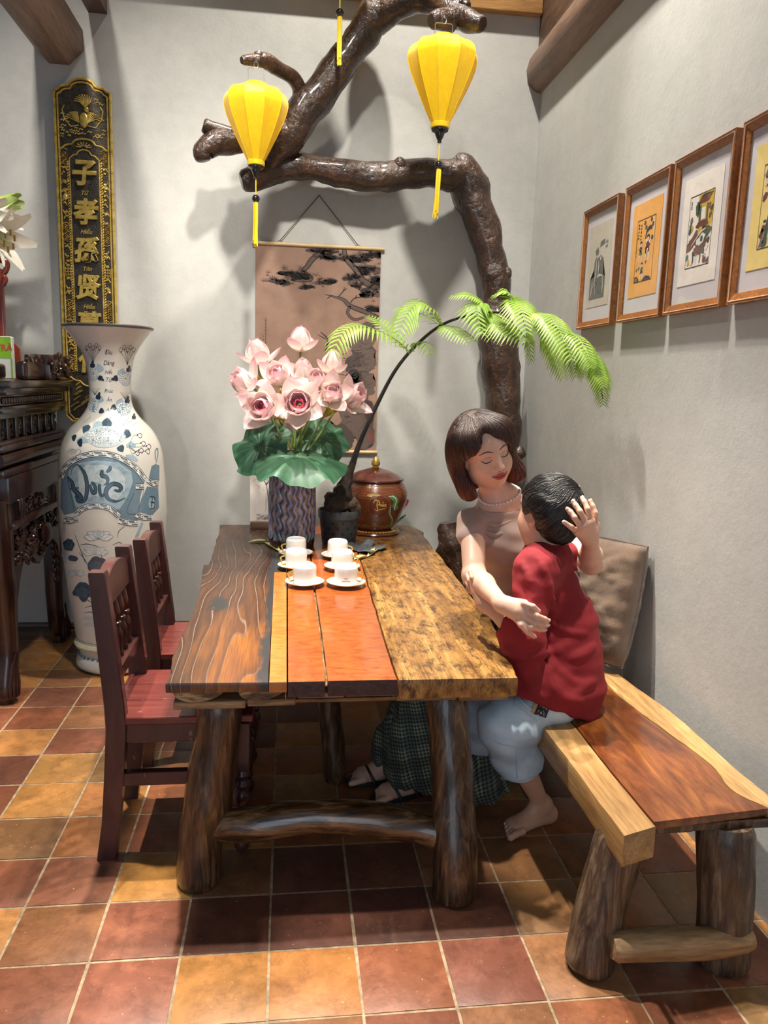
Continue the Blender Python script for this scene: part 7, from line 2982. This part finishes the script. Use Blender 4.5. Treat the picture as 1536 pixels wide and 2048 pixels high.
mkq('blouse', grow(top_p, .0042, dsp), M_TOP, woman)
# cowl folds under the neck
for q in range(3):
    P = []
    for t in np.linspace(-1, 1, 17):
        a = 1.15 * t
        c0 = Wneck + fw * (.078 + .012 * q) * math.cos(a) + CR * (.080 + .006 * q) * math.sin(a)
        c0.z = Wneck.z - .010 - .030 * q * (math.cos(a)) - .022 * math.cos(a) + .012 * abs(t)
        P.append(c0)
    mk('cowl_fold', tube([tuple(p) for p in P], [.003 + .006 * math.cos(1.3 * t) for t in np.linspace(-1, 1, 17)], 8), M_TOP, woman)
# waistband and houndstooth skirt
tk = NT('houndstooth_skirt')
_c = tk.co((1, 1, 1), (0, .35, .6))
_w1 = tk.ramp(tk.wave(_c, 26, .6, 1, 2, 'BANDS', 'X'), [(.45, 0), (.55, 1)])
_w2 = tk.ramp(tk.wave(_c, 26, .6, 1, 2, 'BANDS', 'Z'), [(.45, 0), (.55, 1)])
_w3 = tk.ramp(tk.wave(_c, 4.2, .6, 1, 2, 'BANDS', 'X'), [(.5, 0), (.6, 1)])
_w4 = tk.ramp(tk.wave(_c, 4.2, .6, 1, 2, 'BANDS', 'Z'), [(.5, 0), (.6, 1)])
_k = tk.mix(.5, _w1, _w2)
_b = tk.mix(.5, _w3, _w4)
tk.set(col=tk.mix(tk.ramp(_b, [(.2, 0), (.6, 1)]), tk.ramp(_k, [(.3, (.020, .032, .028)), (.7, (.24, .28, .20))]), tk.ramp(_k, [(.3, (.012, .020, .020)), (.7, (.09, .115, .095))])), rough=.85)
M_SKIRT = tk.m
sk = [Cap(Wwa.lerp(Whip, .4), Whip, .098, .118, .05), Cap(Whip, WknR + Vector((0, 0, .0)), .100, .078, .06), Cap(Whip, WknL, .100, .078, .06),
      Cap(WknR, Vector((.46, 2.50, .10)), .082, .105, .06), Cap(WknL, Vector((.42, 2.62, .10)), .082, .105, .06), Cap(Vector((.60, 2.50, .46)), Vector((.62, 2.44, .11)), .07, .10, .10),
      Cap(Vector((.66, 2.46, .42)), Vector((.685, 2.37, .09)), .05, .065, .07), Half((0, 0, .055), (0, 0, -1), .01), Ell((.46, 2.56, .03), (.13, .13, .10), None, .02, True)]
dsk = ripple([((1, .3, .1), 70, .4, .006, .35), ((.6, 1, 0), 52, 1.9, .006, .35), ((.9, -.5, .15), 110, .9, .003, .3)])
mkq('skirt', grow(sk, .0055, dsk), M_SKIRT, woman)
P = []
ax_ = (Whip - Wwa).normalized()
m = Matrix.Translation(Wwa.lerp(Whip, .36)) @ frame_to(ax_)
mk('waistband', xf(lathe([(.101, -.022), (.106, -.018), (.108, .0), (.106, .018), (.101, .022)], (0, 0, 0), 40, False, False), m), plain('black_band', (.015, .015, .016), .8), woman)
# pearls
M_PEARL = plain('pearl', (.78, .72, .66), .2, var=.05, coat=.6)
nk = Wneck + Vector((0, 0, .012))
for k in range(44):
    a = 2 * math.pi * k / 44
    p = nk + fw * (.060 * math.cos(a) + .012) + CR * (.066 * math.sin(a))
    p.z = nk.z + .030 - .034 * math.cos(a) + .012 * math.sin(a)
    # rest on the skin
    d0 = sdf_at(trunk[:4] + hp[:7], p)
    for _ in range(3):
        g = Vector([sdf_at(trunk[:4] + hp[:7], p + e) - d0 for e in (Vector((.002, 0, 0)), Vector((0, .002, 0)), Vector((0, 0, .002)))])
        if g.length > 0:
            p = p + g.normalized() * (.0042 - d0) * .9
        d0 = sdf_at(trunk[:4] + hp[:7], p)
    mk('pearl', ball(p, .0046, 10, 8), M_PEARL, woman)
# black sandals
M_SANDAL = plain('black_sandal', (.012, .012, .013), .5)
for an, d in ((WanR, Vector((-.95, -.30, 0))), (WanL, Vector((-.98, -.15, 0)))):
    d.normalize()
    s = Vector((-d.y, d.x, 0))
    c = Vector((an.x, an.y, 0)) + d * .06
    po = []
    for k in range(20):
        a = 2 * math.pi * k / 20
        q = c + d * (.125 * math.cos(a)) + s * (.046 * math.sin(a) * (1 + .15 * math.cos(a)))
        po.append((q.x, q.y))
    so_ = mk('sandal', prism(po, .0005, .014, .003), M_SANDAL, woman)
    for u in (.02, .085):
        P = []
        for k in range(11):
            a = math.pi * k / 10
            q = Vector((an.x, an.y, 0)) + d * (u + .02 * math.sin(a)) + s * (.047 * math.cos(a))
            P.append((q.x, q.y, .012 + (.058 if u < .05 else .045) * math.sin(a)))
        mk('strap', tube(P, .0055, 6), M_SANDAL, so_)

# ------------------------------------------------------------------ the boy
boy = thing('person', (.87, 2.28, 0), 'boy in crimson shirt and pale jeans seated with his back to the viewer', 'person')
bh = head_prims(Bf)
BhipL, BhipR = ony(1105, 1392, 2.225), ony(1105, 1380, 2.36)
BknL, BknR = ony(1003, 1446, 2.165), ony(962, 1432, 2.34)
BanL = Vector((.852, 2.285, .070))
BanR = Vector((.70, 2.46, .070))
btr = [Cap(Bf(0, -.022, -.05), Bneck, .040, .043, .03), Cap(Bneck, BshL, .034, .036, .05), Cap(Bneck, BshR, .034, .036, .05), Cap(Bneck, Bmid, .045, .070, .04), Cap(Bmid, Bpel, .07, .08, .05),
       Cap(BhipL, BknL, .062, .048, .03), Cap(BhipR, BknR, .062, .048, .03), Cap(BknL, BknL.lerp(BanL, .4), .044, .043, .02), Cap(BknL.lerp(BanL, .4), BanL, .043, .026, .02), Cap(BknR, BanR, .044, .026, .02)]
barm = [Cap(BshL, BelL, .038, .031, .02), Cap(BelL, BelL.lerp(BwrL, .4), .031, .029, .02), Cap(BelL.lerp(BwrL, .4), BwrL, .029, .020, .02),
        Cap(BshR, ony(1085, 1190, 2.45), .038, .03, .02), Cap(ony(1085, 1190, 2.45), ony(1075, 1150, 2.50), .03, .022, .02)]
pc = ony(958, 1184, 2.255)
bhd = [Cap(BwrL, pc, .019, .021, .015), Cap(BwrL, ony(950, 1176, 2.265), .016, .014, .015), Cap(BwrL, ony(964, 1178, 2.25), .016, .014, .015)]
bfj = {'i': [(952, 1172, 2.250), (944, 1156, 2.262), (940, 1144, 2.282)], 'm': [(949, 1176, 2.262), (939, 1162, 2.280), (934, 1151, 2.302)], 'r': [(948, 1182, 2.272), (937, 1171, 2.294), (932, 1162, 2.316)],
       'l': [(949, 1188, 2.280), (939, 1181, 2.304), (935, 1174, 2.322)], 't': [(964, 1180, 2.245), (973, 1166, 2.246), (977, 1155, 2.262)]}
bfj = {k: [ony(*p) for p in v] for k, v in bfj.items()}
for j in bfj.values():
    bhd += finger(j, .0082, .0062, .006)
bft = []
for an, d, tz in ((BanL, Vector((-.93, -.36, 0)), 0), (BanR, Vector((-.9, -.2, 0)), 0)):
    d.normalize()
    s = Vector((-d.y, d.x, 0))
    heel = Vector((an.x, an.y, .030)) - d * .030
    bl_ = Vector((an.x, an.y, .022)) + d * .105
    bft += [Cap(an, heel, .028, .027, .02), Cap(an, bl_, .028, .020, .03), Cap(heel, bl_ - s * .018, .025, .018, .02), Cap(heel, bl_ + s * .018, .025, .019, .02),
            Ell(an + s * .024 + Vector((0, 0, -.004)), (.010, .010, .011), None, .01), Ell(an - s * .024, (.010, .010, .011), None, .01)]
    for q in range(5):
        b = bl_ + s * (.036 - .018 * q) - d * (.004 * max(0, q - 1))
        e = b + d * (.048 - .006 * q)
        e.z = .0115 if q == 0 else .0092
        bft += [Cap(b, b.lerp(e, .6) + Vector((0, 0, .003)), .0125 if q == 0 else .0095, .0115 if q == 0 else .0085, .003), Cap(b.lerp(e, .6) + Vector((0, 0, .003)), e, .0115 if q == 0 else .0085, .0108 if q == 0 else .0082, .004)]
bprims = bh + btr + barm + bhd + bft
b0 = Vector(BanL)
fine = [((Bh.x - .12, Bh.y - .12, Bh.z - .12), (Bh.x + .11, Bh.y + .12, Bh.z + .12), .0030),
        (tuple(np.min([p.lo for p in bhd], 0) - .006), tuple(np.max([p.hi for p in bhd], 0) + .006), .0025),
        (tuple(np.min([p.lo for p in bft[:16]], 0) - .006), tuple(np.max([p.hi for p in bft[:16]], 0) + np.array((.006, .006, -.02))), .0021)]
mkq('body', body(bprims, .0045, fine), M_SKINB, boy)
for k, j in bfj.items():
    nail(j[-1], j[-2], cv(0, .3, .9), .0062, boy, M_NAIL)
d = Vector((-.93, -.36, 0)).normalized()
s = Vector((-d.y, d.x, 0))
bl_ = Vector((BanL.x, BanL.y, .022)) + d * .105
for q in range(5):
    b = bl_ + s * (.036 - .018 * q) - d * (.004 * max(0, q - 1))
    e = b + d * (.048 - .006 * q)
    e.z = .0115 if q == 0 else .0092
    nail(e, b, Vector((0, 0, 1)) - d * .1, .0108 if q == 0 else .0080, boy, M_NAIL)
# his face: eyes, brow, lips (turned to the woman)
for s in (-1, 1):
    q = cr([(s * .016, -.004), (s * .030, -.006), (s * .046, .0)], 10)
    mk('eyelash', tube([surf(Bf, bh, a[0], a[1], .0006) for a in q], .0013, 6), M_LASH, boy)
    q = cr([(s * .014, .021), (s * .032, .026), (s * .049, .02)], 10)
    mk('eyebrow', tube([surf(Bf, bh, a[0], a[1], .0003) for a in q], .002, 6), M_LASH, boy)
q = cr([(-.02, -.060), (0, -.063), (.02, -.060)], 12)
mk('lips', tube([surf(Bf, bh, a[0], a[1], .001) for a in q], [.001 + .004 * math.sin(math.pi * i / 11) for i in range(12)], 8), plain('boy_lips', (.45, .16, .13), .5), boy)
# short black hair
LB = Frame((0, 0, 0), (0, 1, 0), (0, 0, 1), .99)
bhair = [LB.ell(0, -.014, .042, (.086, .104, .092)), LB.ell(0, -.054, -.014, (.074, .056, .078), .04), LB.ell(.066, -.010, .016, (.018, .046, .044), .03), LB.ell(-.066, -.010, .016, (.018, .046, .044), .03),
         LB.ell(0, .092, -.020, (.070, .062, .082), .012, True), LB.ell(.082, .012, -.034, (.022, .034, .044), .012, True), LB.ell(-.082, .012, -.034, (.022, .034, .044), .012, True),
         Half((0, -.05, -.082), (0, .25, -1), .03)]


def whorl(x, y, z):
    cx_, cy_ = .022, -.070
    r = np.sqrt((x - cx_) ** 2 + (y - cy_) ** 2 + (z - .085) ** 2)
    a = np.arctan2(z - .085, x - cx_)
    return .0006 * np.sin(44 * a + 90 * r + 2 * np.sin(y * 60)) * np.clip(r * 14, 0, 1) + .005 * np.exp(-(r / .012) ** 2)


V, Q = grow(bhair, .0030, whorl)
tbh = NT('black_hair')
_c = tbh.co((1, 1, 1), (0, 0, 0), (-.022, .070, -.085))
_sep = tbh.n('ShaderNodeSeparateXYZ')
tbh.link(_c, _sep.inputs[0])
_an = tbh.math('ARCTAN2', _sep.outputs[2], _sep.outputs[0])
_ln = tbh.n('ShaderNodeVectorMath')
_ln.operation = 'LENGTH'
tbh.link(_c, _ln.inputs[0])
_cmb = tbh.n('ShaderNodeCombineXYZ')
tbh.link(tbh.math('ADD', tbh.math('MULTIPLY', _an, 26), tbh.math('MULTIPLY', _ln.outputs['Value'], 30)), _cmb.inputs[0])
tbh.link(tbh.math('MULTIPLY', _ln.outputs['Value'], 22), _cmb.inputs[1])
_n = tbh.noise(_cmb.outputs[0], 1, 4, .6, .2)
tbh.set(col=tbh.ramp(_n, [(.3, (.004, .0035, .0035)), (.7, (.022, .019, .018))]), rough=.30, spec=.5)
tbh.bump(_n, .6, .004)
hb = mk('hair', (V.tolist(), Q.tolist()), tbh.m, None, angle=180)
hb.parent = boy
M4 = Matrix.Identity(4)
for i in range(3):
    M4[i][0], M4[i][1], M4[i][2], M4[i][3] = Bf.x[i], Bf.y[i], Bf.z[i], Bf.c[i] - boy.location[i]
hb.matrix_local = M4
n_, m_ = 700, 20
az = rg.uniform(0, 2 * math.pi, n_)
st0, ln_ = rg.uniform(.02, 1.5, n_), rg.uniform(.5, 1.0, n_)
W0 = np.array((.022, -.062, .055))
W0 = W0 / np.linalg.norm(W0)
E1 = np.cross(W0, (0, 1, 0))
E1 /= np.linalg.norm(E1)
E2 = np.cross(W0, E1)
O, Dr = np.zeros((n_, m_, 3)), np.zeros((n_, m_, 3))
for j in range(m_):
    th = st0 + ln_ * j / (m_ - 1)
    a_ = az + .55 * np.minimum(th, 1.0) + .04 * np.sin(9 * th + az * 7)
    Dr[:, j] = np.cos(th)[:, None] * W0 + np.sin(th)[:, None] * (np.cos(a_)[:, None] * E1 + np.sin(a_)[:, None] * E2)
    O[:, j] = (0, -.016, .030)
hs = mk('hair_strands', strands(bhair, O, Dr, .17, rg.uniform(-.0005, .0016, n_), .0012, rg), tbh.m, None, angle=180)
hs.parent = boy
hs.matrix_local = M4.copy()
tag(hs, kind='stuff')
# crimson shirt
M_SHIRT = NT('crimson_jersey')
_c = M_SHIRT.co()
M_SHIRT.set(col=M_SHIRT.ramp(M_SHIRT.noise(_c, 8, 4), [(.3, (.20, .007, .012)), (.7, (.265, .011, .018))]), rough=.85)
M_SHIRT.bump(M_SHIRT.noise(M_SHIRT.co((600, 600, 600)), 1, 2), .12, .002)
M_SHIRT = M_SHIRT.m
slv = BelL.lerp(BwrL, .30)
hem = ony(1118, 1398, 2.28)
shp = [Cap(Bneck - Vector((0, 0, .03)), Bmid, .066, .104, .06), Cap(Bmid, ony(1122, 1330, 2.285), .106, .122, .06), Cap(ony(1120, 1320, 2.285), hem, .122, .130, .05), Ell(ony(1135, 1375, 2.27), (.115, .105, .07), None, .05),
       Cap(Bneck - Vector((0, 0, .02)), BshL, .046, .050, .05), Cap(Bneck - Vector((0, 0, .02)), BshR, .046, .050, .05), Cap(BshL, BelL, .050, .054, .09), Cap(BelL, slv, .054, .052, .03), Cap(BshR, ony(1090, 1185, 2.44), .050, .050, .03),
       Cap(Bf(0, -.022, -.05), Bneck + Vector((0, 0, .040)), .047, .046, .008, True), Half(ony(1080, 1402, 2.2), CU * -.9 + CR * -.40, .010), Half(slv, (BwrL - BelL), .006) if False else Ell(slv + (BwrL - BelL).normalized() * .055, (.060, .060, .060), None, .006, True)]
lapc = [Ell(ony(1072, 1366, 2.19), (.090, .080, .058), None, .05), Ell(ony(1110, 1390, 2.19), (.085, .075, .050), None, .05), Cap(ony(1040, 1300, 2.16), ony(1050, 1360, 2.17), .050, .055, .06)]
shp[4:4] = lapc
base_ = [p for p in shp if not p.sub]


def on_shirt(x, y, sink):
    o = Vector((0, 0, CAM_H))
    dr = ray(x, y).normalized()
    t = 1.8
    for _ in range(60):
        p = o + dr * t
        q = sdf_at(base_, p)
        if q < .0006:
            break
        t += q * .7
        if t > 3.2:
            break
    return p + dr * sink


fold = []
for pts, r in (([(1046, 1128), (1060, 1160), (1062, 1200), (1052, 1240)], .007), ([(1078, 1120), (1098, 1170), (1108, 1230)], .006), ([(1012, 1296), (1040, 1312), (1085, 1308), (1135, 1290)], .010),
               ([(1085, 1300), (1105, 1330), (1140, 1360), (1165, 1366)], .009), ([(1080, 1306), (1095, 1350), (1118, 1400)], .009), ([(1140, 1320), (1165, 1305), (1190, 1290)], .008), ([(1036, 1330), (1060, 1370), (1085, 1395)], .008),
               ([(1150, 1390), (1170, 1370), (1190, 1362)], .008), ([(1040, 1215), (1060, 1250), (1058, 1290)], .007), ([(1130, 1110), (1165, 1160), (1182, 1220)], .005), ([(1100, 1240), (1130, 1262), (1170, 1268)], .006), ([(1110, 1380), (1140, 1400), (1160, 1402)], .008)):
    q = cr([(x, y) for x, y in pts], 9)
    P = [on_shirt(a[0], a[1], r * .55) for a in q]
    for i in range(8):
        e0, e1 = math.sin(math.pi * (i + .3) / 9), math.sin(math.pi * (i + 1.3) / 9)
        fold.append(Cap(P[i], P[i + 1], r * (.35 + .65 * e0), r * (.35 + .65 * e1), .016))
shp = [p for p in shp if not p.sub] + fold + [p for p in shp if p.sub]
dsh = ripple([((.5, -.2, 1), 74, .4, .0014, .9), ((-.7, .3, .8), 92, 2.1, .0013, .9), ((1, .5, -.2), 66, 1.1, .0012, .9), ((.1, .1, 1), 150, .2, .0007, .8)])
mkq('shirt', grow(shp, .0046, dsh), M_SHIRT, boy)
m = Matrix.Translation(Bneck + Vector((.0, 0, .010))) @ frame_to((Bf(0, -.022, -.05) - Bneck))
mk('collar', xf(tube([(.047 * math.cos(t), .047 * math.sin(t), .004) for t in np.linspace(0, 6.283, 34)], .0062, 8, False), m), M_SHIRT, boy)
# pale denim shorts
tden = NT('pale_denim')
_c = tden.co()
_n = tden.noise(_c, 13, 4, .6)
_f = tden.noise(tden.co((500, 500, 140)), 1, 2)
tden.set(col=tden.mix(.35, tden.ramp(_n, [(.3, (.40, .56, .70)), (.7, (.62, .74, .83))]), tden.ramp(_f, [(.35, .7), (.65, 1)]), 'MULTIPLY'), rough=.85)
tden.bump(_f, .25, .002)
M_DENIM = tden.m
khL = BknL.lerp(BanL, .50)
khR = BknR.lerp(BanR, .5)
dn = [Cap(Bpel, BhipL, .085, .080, .05), Cap(Bpel, BhipR, .085, .085, .05), Cap(BhipL, BknL + Vector((.015, 0, -.005)), .080, .074, .05), Cap(BhipR, BknR + Vector((.015, 0, 0)), .090, .074, .03),
      Cap(BknL + Vector((.012, 0, -.01)), khL + Vector((-.012, 0, 0)), .080, .078, .05), Cap(BknR + Vector((.012, 0, -.01)), khR, .074, .070, .04), Half(khL + Vector((0, 0, -.010)), (BanL - BknL) * .4 + Vector((0, 0, -1)), .006)]
dd = ripple([((.3, .2, 1), 75, .8, .0028, .6), ((.9, .1, .5), 60, 2.4, .0026, .6), ((-.5, .6, .6), 90, 1.2, .0016, .6)])
sh_ = mkq('shorts', grow(dn, .0046, dd), M_DENIM, boy)
M_STITCH = plain('denim_stitch', (.42, .54, .62), .8)


def on_denim(x, y, lift=.002):
    o = Vector((0, 0, CAM_H))
    dr = ray(x, y).normalized()
    t = 1.9
    for _ in range(60):
        p = o + dr * t
        q = sdf_at(dn[:6], p) + float(dd(np.array([p.x]), np.array([p.y]), np.array([p.z]))[0])
        if q < .0006:
            break
        t += q * .7
        if t > 3.2:
            break
    return p - dr * lift


def seam(pts, r=.0014, name='seam', mat=None, n=20):
    q = cr(pts, n)
    return mk(name, tube([on_denim(a[0], a[1], .0005) for a in q], r, 6), mat or M_STITCH, sh_)


seam([(1036, 1385), (1042, 1400), (1068, 1424), (1078, 1432)], .003)
seam([(1036, 1385), (1030, 1410), (1050, 1425), (1074, 1442)], .002)
seam([(984, 1480), (1000, 1488), (1030, 1494), (1062, 1492)], .0022)
seam([(972, 1510), (990, 1516), (1015, 1518)], .0018)
seam([(1032, 1495), (1033, 1530), (1034, 1558)], .0018)
seam([(986, 1552), (1020, 1560), (1050, 1560), (1070, 1552)], .0022)
# side tape with printed letters
q0, q1, q2, q3 = on_denim(1079, 1402, .004), on_denim(1100, 1414, .004), on_denim(1092, 1436, .004), on_denim(1068, 1428, .004)
mk('side_tape', ([tuple(q0), tuple(q1), tuple(q2), tuple(q3)] + [tuple(p + CF * .004) for p in (q0, q1, q2, q3)], [(0, 1, 2, 3), (0, 4, 5, 1), (1, 5, 6, 2), (2, 6, 7, 3), (3, 7, 4, 0)]), plain('black_tape', (.015, .015, .016), .7), sh_, smooth=False)
q4, q5 = on_denim(1072, 1400, .004), on_denim(1062, 1424, .004)
mk('tan_tab', ([tuple(q4), tuple(q0), tuple(q3), tuple(q5)] + [tuple(p + CF * .004) for p in (q4, q0, q3, q5)], [(0, 1, 2, 3), (0, 4, 5, 1), (1, 5, 6, 2), (2, 6, 7, 3), (3, 7, 4, 0)]), plain('tan_tape', (.48, .33, .17), .7), sh_, smooth=False)
ux_, uy_ = (q1 - q0), (q0 - q3)
cen = (q0 + q1 + q2 + q3) / 4 - CF * .0008
for row, s_ in enumerate(('J M E', 'T B C')):
    V, F = text_geo(s_, .011, .0001, 0, 0, .0004)
    c1 = cen + uy_ * (.22 - .44 * row)
    mk('tape_letters', ([tuple(c1 + ux_.normalized() * x + uy_.normalized() * y) for x, y, z in V], F), plain('white_print', (.75, .74, .72), .7) if row == 0 else bpy.data.materials['white_print'], sh_, smooth=False)
